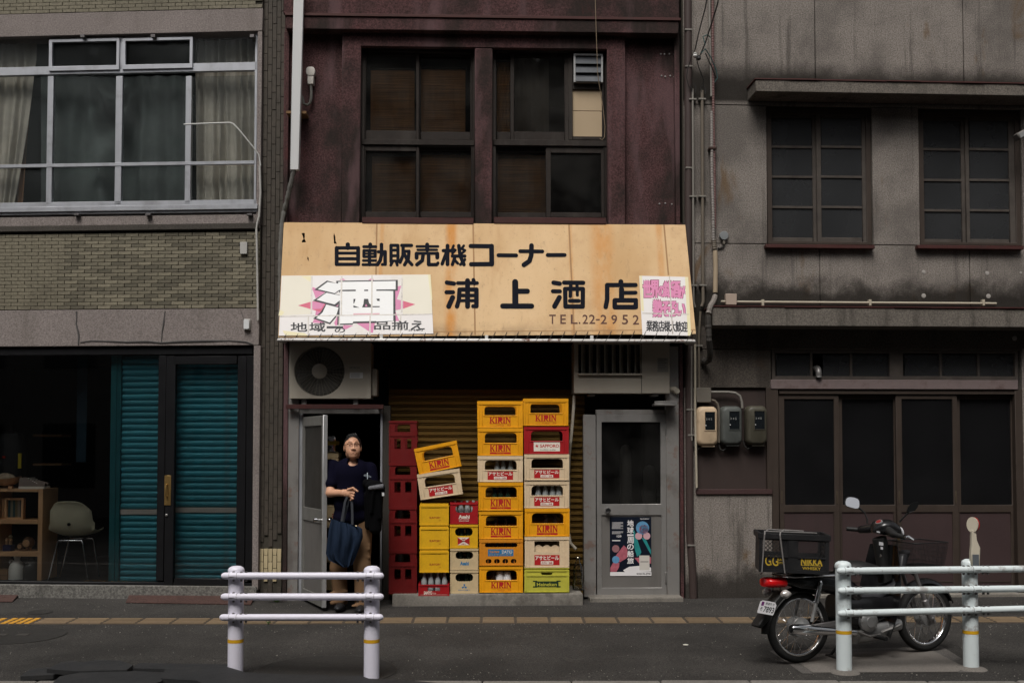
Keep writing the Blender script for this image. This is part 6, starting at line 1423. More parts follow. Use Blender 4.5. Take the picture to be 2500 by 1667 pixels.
for i, (px, py, r) in enumerate(((2255, 664, 9), (2410, 667, 10), (2492, 666, 6), (2255, 722, 11), (2413, 723, 11), (2477, 826, 12))):
    q = RB.at(px, py, 0); rr = r / 250 * .55; MB().lathe([(rr, .002), (rr * .95, -.004), (rr * .5, -.006), (.001, -.006)], (q[0], 0, q[2]), 'y', 10).build('filled_hole', pm('filler_pale', (.3, .28, .26), .9, var=.2), rb, smooth=True)
q = RB.at(2490, 330, -.2); lp = thing('floodlight', 'small grey floodlight on an arm at the right edge of the photo', 'lamp', RB, RB.at(2520, 335, 0))
MB().box(-.07, .07, -.05, .05, -.035, .035).xf(Matrix.Translation((q[0] + .01, -.22, q[2])) @ Matrix.Rotation(math.radians(-28), 4, 'Y')).build('housing', pm('lamp_grey', (.13, .12, .11), .5, .3), lp, bevel=.01)
MB().tube([(q[0] + .03, -.2, q[2] + .01), (q[0] + .12, -.12, q[2] + .03), (q[0] + .16, .0, q[2] + .02)], .014, 8).build('arm', M_steel, lp, smooth=True)
MB().box(-.055, .055, -.052, -.045, -.025, .025).xf(Matrix.Translation((q[0] + .01, -.22, q[2])) @ Matrix.Rotation(math.radians(-28), 4, 'Y')).build('lens', pm('lamp_lens', (.2, .2, .2), .2), lp)
# ================================================================ STREET: pavement, kerb, tactile strip, guard rails
g = G('asphalt')
n1 = g.noise(85, 3, .85); n2 = g.noise(1.1, 4, .6); n3 = g.noise(70, 2, .8)
f = g.math('MULTIPLY_ADD', g.ramp(n1, .34, .66), 1.5); f.node.inputs[2].default_value = .28
f2 = g.math('MULTIPLY_ADD', g.ramp(n2, .3, .7), .6); f2.node.inputs[2].default_value = .68
c = g.scale((.03, .0275, .025), g.math('MULTIPLY', f, f2))
c = g.mix(g.math('MULTIPLY', g.ramp(n3, .66, .74), .3), c, (.09, .085, .08))
c = g.mix(g.math('MULTIPLY', g.ramp(g.noise(.7, 5, .65), .58, .74), .4), c, (.055, .051, .046))
vo = g.n('TexVoronoi', {'Vector': g.n('VectorMath', {0: g.co(), 1: g.n('VectorMath', {0: g.n('TexNoise', {'Vector': g.co(), 'Scale': 2.5, 'Detail': 4.0}).outputs[1], 1: (.5, .5, .5)}, operation='SUBTRACT').outputs[0]}, operation='ADD').outputs[0], 'Scale': .55}, feature='DISTANCE_TO_EDGE').outputs[0]
cr = g.math('MULTIPLY', g.math('SUBTRACT', 1.0, g.ramp(vo, .002, .008)), g.ramp(g.noise(.5, 3), .45, .6))
c = g.mix(g.math('MULTIPLY', cr, .7), c, (.012, .011, .01))
M_asph = g.done(g.bsdf(c, .88, 0, n1, .7, .006, .25))
def sheet(name, pts, mat, kind='structure', **k):
    o = MB().add(pts, [tuple(range(len(pts)))]).build(name, mat, None, None, (0, 0, 0), kind=kind, **k); return o
# pavement: one sloping sheet with cross cuts so that it follows the rise
rows = [[(x, y, z) for x in (-60, -6, 0, 6, 60)] for y, z in ((CURB_Y - .02, 0), (WALL_Y, RISE), (WALL_Y + 3.5, RISE))]
MB().grid(rows).build('pavement', M_asph, None, None, (0, 0, 0), kind='structure')
MB().grid([[(x, y, -.11) for x in (-60, 0, 60)] for y in (-40, 0, CURB_Y + .05)]).build('road', M_asph, None, None, (0, 0, 0), kind='structure')
kb = bpy.data.objects.new('kerb', None); COL.objects.link(kb); tag(kb, 'weathered concrete kerb along the road edge', kind='structure'); kb.location = (0, CURB_Y, 0); ORG[kb.name] = Vector((0, CURB_Y, 0))
M_kerb = pm('kerb_stone', (.17, .155, .14), .9, var=.25, vs=4, speck=.2, dirt=.6, dcol=(.06, .052, .045), ds=4, rnd=.12, bump=.6)
kme = MB().box(-.298, .298, -.14, .012, -.2, .012).mesh('kerb_stone', bevel=.015, seg=2); kme.materials.append(M_kerb)
for k in range(-12, 13): place('kerb_stone', kme, kb, (k * .6 + .1, CURB_Y - .02, random.uniform(-.004, .003)), (random.uniform(-.006, .006), 0, 0))
# tactile strip: one tile after another
M_tac = pm('tactile_sand', (.19, .135, .082), .8, var=.2, vs=9, rnd=.16, dirt=.5, dcol=(.12, .09, .065), ds=7); M_tacy = pm('tactile_yellow', (.5, .25, .03), .75, var=.15, vs=9, rnd=.1, dirt=.4, dcol=(.2, .11, .03), ds=8)
M_tacd = pm('tactile_base', (.07, .053, .037), .9, var=.3, vs=9, rnd=.2)  # tile base, darker than the raised bars
ts = bpy.data.objects.new('tactile_paving', None); COL.objects.link(ts); tag(ts, 'strip of sand coloured tactile paving tiles', kind='structure')
A0, A1 = ground(-160, 1517), ground(2700, 1512); ts.location = A0; ORG[ts.name] = Vector(A0)
def tmesh(name, mat, dots=False):
    m = MB().box(-.147, .147, -.147, .147, -.02, .003)
    if dots:
        for i in range(4):
            for j in range(4): m.box(-.12 + i * .067, -.075 + i * .067, -.13 + j * .068, -.085 + j * .068, .004, .009)
    else:
        for j in range(4): m.box(-.135, .135, -.115 + j * .066, -.085 + j * .066, .004, .009)
    me = m.mesh(name); me.materials.append(M_tacd); me.materials.append(mat)
    for p in me.polygons:
        if p.index >= 6: p.material_index = 1
    return me
tt, ty = tmesh('tactile_tile', M_tac), tmesh('tactile_tile', M_tacy, True)
dirv = (A1 - A0); dirv.z = 0; Lt = dirv.length; dirv.normalize(); at_ = math.atan2(dirv.y, dirv.x); s = .15
slope = math.atan(RISE / (WALL_Y - CURB_Y))
while s < Lt:
    p = A0 + dirv * s; px = 1250 + p.x / p.y * FPX
    p.y += .012 * math.sin(s * 1.7)
    place('tactile_tile', ty if px < 70 else tt, ts, (p.x, p.y, gz(p.y)), (slope, random.uniform(-.004, .004), at_ + random.uniform(-.012, .012))); s += .2985
# concrete pad under the motorcycle
def gp(px, py, dz=0.0): p = ground(px, py); return Vector((p.x, p.y, gz(p.y) + dz))
M_pad = pm('pad_concrete', (.135, .122, .11), .92, var=.15, vs=2, speck=.12, ss=200, dirt=.4, dcol=(.08, .07, .062), ds=2.5, bump=.4)
M_padj = pm('pad_joint', (.085, .078, .072), .95, var=.2, vs=4, speck=.3, ss=180, bump=.5)
sheet('concrete_pad_border', [gp(1878, 1588, .003), gp(2300, 1578, .003), gp(2372, 1622, .003), gp(2395, 1641, .003), gp(1960, 1644, .003)], M_padj)
sheet('concrete_pad', [gp(1925, 1600, .007), gp(2272, 1586, .007), gp(2352, 1628, .007), gp(2340, 1641, .007), gp(1985, 1643, .007)], M_pad)
# manhole covers
M_iron = pm('cast_iron', (.028, .026, .024), .7, .3, var=.3, vs=20, bump=.6, bs=60)
for i, (px, py, r) in enumerate(((97, 1494, .115), (50, 1550, .36), (795, 1637, .5))):
    c = gp(px, py); t = thing('manhole_cover', ['small round iron cover near the shop step', 'round iron manhole cover at the left edge of the pavement', 'dark round patch cover between the left guard rail posts'][i], 'manhole cover', W0, (c.x, c.y, c.z))
    RM = Matrix.Translation(c) @ Matrix.Rotation(slope, 4, 'X') @ Matrix.Translation(-c)
    MB().lathe([(r, -.01), (r, .004), (r - .012, .006), (r - .02, .003), (.001, .0035)], c, 'z', 40).xf(RM).build('lid', M_iron, t, smooth=True)
    if i == 1:
        for dx in (-.16, .02): MB().box(c.x + dx - .05, c.x + dx + .05, c.y - .03, c.y + .03, c.z + .004, c.z + .009).xf(RM).build('lifting_slot', pm('iron_worn', (.06, .055, .05), .6, .4), t, bevel=.004)
# rusty plates at the shop door
M_plate = pm('rusty_plate', (.06, .032, .027), .75, .2, var=.25, vs=5, speck=.25, ss=120, dirt=.4, dcol=(.1, .05, .035), ds=4, bump=.5, bs=160)
for i, pts in enumerate((((330, 1442), (640, 1444), (612, 1477), (307, 1472)), ((-60, 1457), (46, 1457), (30, 1470), (-80, 1470)))):
    P = [gp(*p) for p in pts]; P[0].z = P[1].z = P[0].z + (.09 if i == 0 else .02)
    c = sum(P, Vector()) / 4
    MB().add([p + Vector((0, 0, .012)) for p in P] + [p + Vector((0, 0, .002)) for p in P], [(0, 1, 2, 3), (7, 6, 5, 4)] + [(k, (k + 1) % 4, 4 + (k + 1) % 4, 4 + k) for k in range(4)]).build('ramp_plate', M_plate, None, None, tuple(c), ['dark red steel ramp plate leading up to the shop door', 'small dark red plate at the left edge of the pavement'][i], 'steel plate', bevel=.002)
# black broken asphalt slabs over the kerb at the lower left
M_slab = pm('black_slab', (.02, .02, .021), .7, var=.25, vs=5, speck=.12, ss=160, streak=.1, bump=.35, bs=90, dirt=.3, dcol=(.035, .033, .031), ds=3)
def slab_px(pts, label, top, th=.03):
    n = len(pts); P = [gp(*p) for p in pts]; c = sum(P, Vector()) / n
    up = []
    for i, p in enumerate(P):
        z = top if not isinstance(top, (list, tuple)) else top[i]
        # raise the corner but keep it under its pixel
        r = ray(*pts[i]); tt_ = (gz(p.y) + z - CAMH) / r.z; q = Vector((0, 0, CAMH)) + r * tt_; up.append(q)
    C = sum(up, Vector()) / n + Vector((0, 0, .006))
    vs = up + [q - Vector((0, 0, th)) for q in up] + [C]
    fs = [(i, (i + 1) % n, 2 * n) for i in range(n)] + [(i, n + i, n + (i + 1) % n, (i + 1) % n) for i in range(n)] + [tuple(range(n, 2 * n))]
    MB().add(vs, fs).build('asphalt_slab', M_slab, None, None, tuple(C - Vector((0, 0, th))), label, 'asphalt slab', 'broken black slabs lying over the kerb', smooth=True, ang=50)
slab_px([(50, 1650), (72, 1633), (115, 1628), (160, 1634), (130, 1646)], 'small black slab at the far left end of the broken heap', .035)
slab_px([(114, 1632), (150, 1615), (180, 1612), (196, 1616), (240, 1610), (292, 1611), (325, 1622), (310, 1634), (180, 1637)], 'large black slab on top of the broken heap at lower left', .06)
slab_px([(318, 1630), (340, 1617), (430, 1619), (556, 1620), (556, 1632), (400, 1632)], 'long thin black slab behind the left guard rail post', .045)
slab_px([(130, 1664), (145, 1650), (200, 1640), (330, 1637), (400, 1640), (395, 1662), (300, 1690), (130, 1700)], 'wide black slab at the bottom edge below the top one', .05)
slab_px([(392, 1655), (402, 1633), (470, 1626), (556, 1627), (600, 1640), (700, 1645), (800, 1646), (830, 1690), (520, 1680), (480, 1660)], 'broad black slab in front of the left guard rail post', .055)
slab_px([(760, 1655), (790, 1650), (880, 1648), (900, 1655), (1000, 1660), (1100, 1668), (1080, 1700), (830, 1690)], 'black slab with a curled edge before the second guard rail post', .035)
# weeds at the wall foot
M_leaf_ = pm('weed_green', (.045, .09, .02), .7, var=.3, vs=20, rnd=.2)
for i, (px, py, n, r) in enumerate(((676, 1470, 46, .13), (1660, 1466, 10, .05), (655, 1524, 8, .03))):
    c = gp(px, py); m = MB()
    for k in range(n):
        a = random.uniform(0, 2 * PI); l = random.uniform(.3, 1) * r; h = random.uniform(.02, .07) * (r / .13) ** .5; q = c + Vector((math.cos(a) * l, math.sin(a) * l * .35, h)); w = .009
        u = Vector((-math.sin(a), math.cos(a), 0)) * w; b0 = c + (q - c) * .4 + Vector((0, 0, .01))
        m.add([b0, (b0 + q) / 2 + u + Vector((0, 0, .012)), q, (b0 + q) / 2 - u + Vector((0, 0, .012))], [(0, 1, 2, 3)])
        m.tube([c, b0], .0015, 3)
    m.build('weed', M_leaf_, None, None, tuple(c), ['green weed tuft at the foot of the brick column', 'tiny weed by the downpipe foot', 'tiny weed growing in the tactile strip'][i], 'weed')
c = gp(1674, 1574, .002); MB().lathe([(.02, 0), (.022, .003), (.01, .006), (.001, .006)], c, 'z', 12).build('litter', pm('litter_white', (.6, .58, .52), .6), None, None, tuple(c), 'small white scrap lying on the pavement left of the motorcycle', 'litter')
# loose grit along the kerb, the tactile strip and the wall foot
m = MB()
for k in range(1500):
    px = random.uniform(-40, 2540); py = random.choice((random.gauss(1646, 9), random.gauss(1530, 10), random.gauss(1474, 8), random.uniform(1470, 1660)))
    if not 1466 < py < 1662: continue
    p = gp(px, py); r = random.uniform(.002, .0055) * (1.6 if random.random() < .06 else 1)
    a_ = random.uniform(0, 6.28); m.add([p + Vector((r * math.cos(a_), r * math.sin(a_), 0)), p + Vector((r * math.cos(a_ + 2.1), r * math.sin(a_ + 2.1), 0)), p + Vector((r * math.cos(a_ + 4.2), r * math.sin(a_ + 4.2), 0)), p + Vector((0, 0, r))], [(0, 1, 3), (1, 2, 3), (2, 0, 3)])
m.build('grit', pm('grit', (.2, .185, .165), .9, var=.5, vs=3), None, None, (0, 0, 0), label='loose pale grit scattered over the pavement', cat='grit', kind='stuff')
# -------- guard rails
M_railL = pm('rail_white_lilac', (.66, .64, .73), .38, var=.05, vs=3, dirt=.5, dcol=(.3, .25, .22), ds=34, dt=.66, streak=.05, spec=.5)
M_railR = pm('rail_white_cool', (.6, .66, .67), .4, var=.06, vs=3, dirt=.3, dcol=(.2, .18, .16), ds=12, dt=.58, rust=.5, rcol=(.12, .06, .035), rs=5, spec=.5)
M_band = pm('yellow_band_rail', (.55, .3, .01), .5, var=.1)
def guard_rail(label, posts, rails_px, mat, ends, band_y, foot, worn):
    P = []
    for px, ytop, yb in posts:
        b = gp(px, yb); P.append(b)
    Y = sum(p.y for p in P) / len(P)
    c = P[0].copy(); t = thing('guard_rail', label, 'guard rail', W0, (c.x, c.y, c.z)); R = .0535
    for i, ((px, ytop, yb), b) in enumerate(zip(posts, P)):
        zt = onY(px, ytop, b.y).z
        po_ = MB().cyl((b.x, b.y, b.z - .06), (b.x, b.y, zt - .03), R, n=28).build('post', mat, t, smooth=True)
        MB().lathe([(R + .003, -.035), (R + .003, -.012), (R * .92, .0), (R * .6, .01), (.001, .014)], (b.x, b.y, zt - .014), 'z', 28).build('cap', mat, po_, smooth=True)
        zb = onY(px, band_y, b.y).z; MB().cyl((b.x, b.y, zb - .012), (b.x, b.y, zb + .012), R + .0008, n=28, caps=False).build('yellow_band', M_band, po_, smooth=True)
        if foot: MB().lathe([(R + .06, -.005), (R + .045, .008), (R, .02), (R - .004, .02)], (b.x, b.y, b.z), 'z', 24).build('footing', M_pad, po_, smooth=True)
    r = .0238; yf = Y - R - r + .006
    msl = (P[1].y - P[0].y) / (P[1].x - P[0].x)
    def yr_(px): k_ = (px - 1250) / FPX; return (P[0].y - R - r + .006 - msl * P[0].x) / (1 - msl * k_)
    for (x0, x1, yl, yr) in rails_px:
        a, b = onY(x0, yl, yr_(x0)), onY(x1, yr, yr_(x1))
        pts = [a + (b - a) * k / 12 for k in range(13)]
        dv = (b - a).normalized(); prof = []
        rr = []
        if ends[0]: pts = [a, a + dv * .004, a + dv * .012, a + dv * .027] + pts[1:]; rr = [.004, .013, .02, r]
        else: rr = [r]
        rr += [r] * (len(pts) - len(rr))
        if ends[1]: pts = pts[:-1] + [b - dv * .027, b - dv * .012, b - dv * .004, b]; rr = rr[:-1] + [r, .02, .013, .004]
        ra = MB().tube(pts, rr, 18).build('rail', mat, t, smooth=True)
        for pi, ((px, _, _), p) in enumerate(zip(posts, P)):
            f = (p.x + (.0 if not worn else .015) - a.x) / (b.x - a.x); q = a + (b - a) * f
            br = MB()
            br.cyl(q - dv * .026, q + dv * .026, r + .0022, n=18); br.build('bracket', mat, ra, smooth=True)
            for sg in (-1, 1): MB().cyl(q + dv * (sg * .0262), q + dv * (sg * .0277), r + .0016, n=18).build('bracket_edge', M_bolt, ra, smooth=True)
            MB().box(q.x - .0262, q.x + .0262, q.y - r - .0034, q.y - r + .006, q.z - .004, q.z - .0015).build('bracket_slit', M_bolt, ra)
            offs = [0.0] + ([.055, .09] if (pi == 0) else [-.055, -.09]) if not worn else ([0.0, .055, .09] if pi == 0 else [-.09, -.055, 0.0, .055, .09])
            for o in offs:
                for sg in (1, -1):
                    if sg > 0: MB().lathe([(.0105, 0), (.0105, .003), (.006, .007), (.001, .008)], q + dv * o + Vector((0, 0, r - .001 + (.0022 if o == 0 else 0))), 'z', 10).build('bolt', M_bolt, ra, smooth=True)
                    else: MB().cyl(q + dv * o + Vector((0, 0, -r - .014)), q + dv * o + Vector((0, 0, -r + .002)), .0085, n=6).build('bolt', M_bolt, ra)
    return t, P, yf
guard_rail('short clean white guard rail with two posts in front of the open door', [(574.5, 1380, 1646), (907, 1380, 1655)], [(540, 937.5, 1405, 1405), (539, 937, 1456, 1456), (536, 936, 1506.5, 1506)], M_railL, (1, 1), 1562.5, False, False)
grt, GP, gyf = guard_rail('scratched white guard rail in front of the motorcycle running out of the photo', [(2061, 1368, 1640), (2371, 1363, 1632)], [(2043, 2760, 1393, 1385), (2045, 2760, 1441.5, 1433), (2045, 2760, 1497, 1479)], M_railR, (1, 0), 1541, True, True)
# delineator on the right post
b = GP[1]; dl = thing('delineator', 'cream paddle shaped road reflector standing on the right guard rail post', 'reflector', W0, (b.x, b.y - .02, b.z + .5))
def DL(px, py): return onY(px, py, b.y - .05)
pts = [(2369, 1380), (2368, 1350), (2370, 1330), (2370, 1300), (2369, 1292), (2380, 1294), (2383, 1318), (2391, 1336), (2390, 1380)]
pts3 = [DL(*p) for p in pts]; MB().plate([(p.x, p.z) for p in pts3], (), b.y - .07, b.y - .03).build('stem', pm('delineator_cream', (.5, .45, .36), .5, var=.08), dl, bevel=.006)
c1 = DL(2376, 1280); MB().lathe([(.036, .02), (.042, .0), (.044, -.02)], (0, 0, 0), 'y', 28).xf(Matrix.Translation(c1) @ Matrix.Rotation(math.radians(-42), 4, 'Z') @ Matrix.Diagonal((.9, 1, 1.25, 1))).build('reflector_head', pm('delineator_cream', (.5, .45, .36), .5), dl, smooth=True)
MB().lathe([(.041, .021), (.041, .024), (.001, .025)], (0, 0, 0), 'y', 28).xf(Matrix.Translation(c1) @ Matrix.Rotation(math.radians(-42), 4, 'Z') @ Matrix.Diagonal((.9, 1, 1.25, 1))).build('red_lens', pm('red_reflector', (.4, .01, .01), .2), dl, smooth=True)
a, e = DL(2371, 1352), DL(2387, 1381); MB().box(a.x, e.x, b.y - .074, b.y - .068, e.z, a.z).build('grey_window', pm('delin_grey', (.1, .11, .12), .4), dl)
# -------- the row across the street (behind the camera: it shades the lane and shows in the window panes)
M_opp = pm('opposite_render', (.16, .15, .14), .9, var=.2, vs=.5, speck=.1, ss=60, streak=.3)
M_oppw = pm('opposite_glass', (.02, .022, .025), .1, spec=.6)
for i, (x0, x1, h) in enumerate(((-30, -9.2, 10.6), (-9, 1.5, 11.3), (1.7, 12, 10.8), (12.2, 32, 11.4))):
    t = thing('opposite_house', ['far left', 'left', 'right', 'far right'][i] + ' grey house across the street, seen only as window reflections', 'building', W0, ((x0 + x1) / 2, -3.0, -.1))
    MB().box(x0, x1, -9, -3.0, -.1, h).build('wall', M_opp, t)
    MB().box(x0 - .03, x1 + .03, -9, -2.75, h, h + .25).build('cornice', M_conc, t)
    k = x0 + 1
    while k < x1 - 1.6:
        for z in (.6, 3.4, 6.2, 8.8): MB().box(k, k + 1.3, -3.02, -2.98, z, z + 1.5).build('window', M_oppw, t)
        k += 2.3
# ================================================================ MOTORCYCLE
BK = Frame(1250, 0, 20.0)
_r = ground(1949, 1618); BK.o = Vector((_r.x, _r.y, 0))
GZ0 = gz(_r.y) + .006; RT = .258
def Zp(x, y): return (1820 + x / 3.485, 1190 + y / 3.485)
def Z2(x, y): return (2040 + x / 4.9, 1200 + y / 4.9)
def bkp(q, d=0.0): return Vector(BK.at(q[0], q[1], d))
_f = ground(2247, 1587.5); _v = Vector((_f.x, _f.y, 0)) - BK.o; WB = _v.dot(BK.ex)
GZ1 = gz(_f.y) + .006
mc = thing('motorcycle', 'black step-through motorcycle parked behind the right guard rail', 'motorcycle', BK, (0, 0, GZ0))
M_bp = pm('bike_black_gloss', (.008, .008, .009), .22, var=.2, spec=.5, dirt=.3, dcol=(.025, .023, .022), ds=6); M_bm = pm('bike_black_matt', (.012, .012, .012), .55, var=.3); M_tyre = pm('tyre_rubber', (.012, .012, .012), .8, var=.25, vs=9, dirt=.3, dcol=(.03, .027, .024), ds=9)
M_cast = pm('cast_alloy', (.38, .38, .38), .4, .75, var=.15, vs=9, dirt=.35, dcol=(.1, .09, .08), ds=14); M_greyp = pm('bike_grey_plastic', (.03, .03, .034), .35, var=.15)
M_fork = pm('fork_grey', (.2, .19, .19), .45, .5)
def wheel(cx, cz, steer=0.0, drum=.07):
    C = Vector((cx, 0, cz)); n = 44; M = Matrix.Translation(C) @ Matrix.Rotation(steer, 4, 'Z') @ Matrix.Translation(-C)
    tw = MB().lathe([(RT - .052, -.024), (RT - .03, -.034), (RT - .01, -.028), (RT, -.008), (RT, .008), (RT - .01, .028), (RT - .03, .034), (RT - .052, .024), (RT - .052, -.024)], C, 'y', n, False).xf(M)
    wh = tw.build('wheel', M_tyre, mc, smooth=True, ang=60)
    MB().lathe([(RT - .046, -.022), (RT - .05, -.027), (RT - .062, -.026), (RT - .066, -.012), (RT - .066, .012), (RT - .062, .026), (RT - .05, .027), (RT - .046, .022)], C, 'y', n, False).xf(M).build('rim', M_chrome, wh, smooth=True, ang=70)
    MB().lathe([(.016, -.07), (.03, -.058), (drum, -.05), (drum + .004, -.03), (drum - .012, .0), (drum + .004, .04), (.03, .058), (.014, .07)], C, 'y', 28).xf(M).build('hub', M_cast, wh, smooth=True)
    m = MB()
    for k in range(36):
        a = 2 * PI * k / 36; b = a + (.55 if k % 2 else -.55) * 1.0; sy = -.035 if (k // 2) % 2 else .035; r0 = drum - .003
        m.tube([C + Vector((r0 * math.cos(b), sy, r0 * math.sin(b))), C + Vector(((RT - .064) * math.cos(a), 0, (RT - .064) * math.sin(a)))], .0016, 4)
    m.xf(M).build('spokes', M_chrome, wh, kind='stuff')
    return C
CR = wheel(0, GZ0 + RT); CF = wheel(WB, GZ1 + RT, math.radians(3), .06)
def bx(name, x0, x1, y0, y1, z0, z1, m, par=None, bv=.006): return MB().box(x0, x1, y0, y1, z0, z1).build(name, m, par or mc, bevel=bv, seg=2)
def loft(name, secs, m, par=None, n=18, e=.75, ang=60):   # sections: (centre xyz, half width y, half height, tilt)
    rows = []
    for c, hy, hh, t in secs:
        c = Vector(c); ax = Vector((math.sin(t), 0, math.cos(t)))
        rows.append([c + Vector((0, 1, 0)) * hy * math.copysign(abs(math.cos(a)) ** e, math.cos(a)) + ax * hh * math.copysign(abs(math.sin(a)) ** e, math.sin(a)) for a in [2 * PI * k / n for k in range(n)]])
    mm = MB().grid(rows, closed_u=True); L_ = len(rows) - 1
    mm.f += [tuple(range(n)), tuple(range(L_ * n, (L_ + 1) * n))]
    return mm.build(name, m, par or mc, smooth=True, ang=ang)
# swing arm, chain case, muffler, shocks
MB().hexa([(.0, -.075, CR.z - .02), (.42, -.06, CR.z + .0), (.42, -.04, CR.z + .0), (.0, -.055, CR.z - .02)], [(.0, -.075, CR.z + .015), (.42, -.06, CR.z + .045), (.42, -.04, CR.z + .045), (.0, -.055, CR.z + .015)]).build('swing_arm', M_fork, mc, bevel=.004)
MB().hexa([(.0, .05, CR.z - .04), (.42, .05, CR.z - .03), (.42, .075, CR.z - .03), (.0, .075, CR.z - .04)], [(.0, .05, CR.z + .04), (.42, .05, CR.z + .05), (.42, .075, CR.z + .05), (.0, .075, CR.z + .04)]).build('chain_case', M_bm, mc, bevel=.01)
e0, e1 = bkp(Zp(388, 1200), -.14), bkp(Zp(935, 1232), -.13)
ax_ = (e1 - e0)
MB().tube([e0 + ax_ * t for t in (0, .02, .12, .3, .5, .62, .8, 1.0)], [.028, .034, .039, .037, .031, .028, .024, .022], 16).build('muffler', M_chrome, mc, smooth=True)
MB().tube([e0 - ax_ * .005, e0 + ax_ * .015], [.018, .018], 12).build('muffler_tip', M_black, mc, smooth=True)
q = e0 + ax_ * .2 + Vector((0, -.04, .01)); MB().lathe([(.012, 0), (.012, -.006), (.004, -.009)], q, 'y', 10).build('bolt', M_steel, mc, smooth=True)
MB().tube([e1, e1 + Vector((.08, .02, -.0)), e1 + Vector((.16, .04, .02)), e1 + Vector((.2, .06, .08))], .014, 10).build('exhaust_pipe', M_steel, mc, smooth=True)
for sy in (-1, 1):
    t0 = bkp(Zp(640, 790), -.11); b0 = bkp(Zp(565, 1140), -.11); 
    if sy > 0: t0.y, b0.y = .11, .11
    mid_ = b0.lerp(t0, .47)
    MB().tube([mid_, b0.lerp(t0, .55), b0.lerp(t0, .93), t0], [.02, .021, .021, .01], 14).build('shock_cover', M_chrome, mc, smooth=True)
    MB().tube([b0, mid_], [.013, .0155], 12).build('shock_body', M_cast, mc, smooth=True)
# rear mudguard, tail, plate
rows = []
for k in range(15):
    a = math.radians(55 + k * 9.4); r = RT + .03 + .02 * max(0, (k - 9) / 5); hw = .055 if k < 10 else .055 - .003 * (k - 10)
    c = CR + Vector((r * math.cos(a), 0, r * math.sin(a)))
    rows.append([c + Vector((0, y, 0)) - Vector((math.cos(a), 0, math.sin(a))) * (.03 * (abs(y) / hw) ** 2) for y in (-hw, -hw * .7, -hw * .3, 0, hw * .3, hw * .7, hw)])
MB().grid(rows).build('rear_mudguard', M_bm, mc, smooth=True, solid=.004, ang=70)
tl = [bkp(Zp(*p), -.02) for p in ((300, 880), (440, 880), (300, 960), (180, 1130), (120, 1195), (85, 1180), (100, 1150), (200, 1000))]
MB().plate([(p.x, p.z) for p in tl], (), -.05, .05).build('mudflap', M_bm, mc, bevel=.008)
loft('tail_body', [((-.12, 0, CR.z + .34), .05, .03, 0), ((-.02, 0, CR.z + .33), .085, .055, 0), ((.18, 0, CR.z + .32), .11, .075, 0), ((.36, 0, CR.z + .29), .11, .085, 0), ((.5, 0, CR.z + .2), .08, .08, 0)], M_bp)
q = bkp(Zp(275, 808), -.05); loft('tail_light', [((q.x - .085, 0, q.z), .055, .03, 0), ((q.x - .06, 0, q.z), .075, .037, 0), ((q.x + .06, 0, q.z - .002), .082, .036, 0)], pm('tail_red', (.55, .006, .008), .15, spec=.6, var=.4, vs=12))
for sy, z_ in ((-.13, (340, 905)), (.12, (185, 885))):
    q = bkp(Zp(*z_), sy); MB().lathe([(.001, -.034), (.018, -.03), (.031, -.01), (.033, .005), (.02, .03), (.008, .045)], (0, 0, 0), 'x', 16).xf(Matrix.Translation(q)).build('turn_signal', pm('signal_clear', (.45, .42, .4), .15, .3, var=.5, vs=40), mc, smooth=True)
    MB().tube([(q.x + .03, q.y, q.z), (q.x + .05, q.y * .5, q.z + .01)], .009, 8).build('signal_stem', M_bm, mc, smooth=True)
# licence plate, square to the camera side
c0 = [onY(*Zp(*p), _r.y - .28) for p in ((97, 1062), (236, 1086), (262, 975), (130, 954))]
PC = sum(c0, Vector()) / 4
inv = lambda p: (lambda v: Vector((v.dot(BK.ex), v.dot(BK.ey), p.z)))(Vector((p.x, p.y, 0)) - BK.o)
ex_ = (inv(c0[1]) - inv(c0[0])); ez_ = (inv(c0[3]) - inv(c0[0])); nn = ex_.cross(ez_).normalized(); o0 = inv(c0[0])
nn = nn if nn.y < 0 else -nn
def pq(u, v, l=0.0): return o0 + ex_ * u + ez_ * v + nn * l
pl = MB(); pts = [(0, .07), (.05, 0), (.95, 0), (1, .07), (1, .8), (.88, 1), (.12, 1), (0, .88)]
pl.add([pq(u, v, .002) for u, v in pts] + [pq(u, v, -.001) for u, v in pts], [tuple(range(8)), tuple(reversed(range(8, 16)))] + [(i, (i + 1) % 8, 8 + (i + 1) % 8, 8 + i) for i in range(8)])
plo = pl.build('number_plate', pm('plate_white', (.62, .61, .63), .4), mc)
def ptext(body, u0, u1, v0, v1, mt, off):
    vs, fs = text_mesh(body, off); a0, a1 = min(v.x for v in vs), max(v.x for v in vs); b0, b1 = min(v.y for v in vs), max(v.y for v in vs)
    MB().add([pq(u0 + (v.x - a0) / (a1 - a0) * (u1 - u0), v0 + (v.y - b0) / (b1 - b0) * (v1 - v0), .0026) for v in vs], fs).build('plate_lettering', mt, plo)
M_pk = pm('plate_ink', (.01, .02, .02), .5)
ptext('7893', .32, .95, .14, .6, M_pk, .02); ptext('尾道市 き', .35, .88, .72, .92, M_pk, .01); ptext('そ', .1, .26, .2, .5, M_pk, .02)
MB().add([pq(u, v, .0024) for u, v in ((.1, .6), (.26, .6), (.26, .92), (.1, .92))], [(0, 1, 2, 3)]).build('plate_print', pm('plate_purple', (.12, .02, .12), .5), plo)
MB().add([pq(u, v, -.02) for u, v in ((.3, .2), (.7, .2), (.7, .9), (.3, .9))] + [pq(u, v, -.12) for u, v in ((.3, .2), (.7, .2), (.7, .9), (.3, .9))], [(0, 1, 2, 3), (7, 6, 5, 4)] + [(i, (i + 1) % 4, 4 + (i + 1) % 4, 4 + i) for i in range(4)]).build('plate_bracket', M_bm, mc)
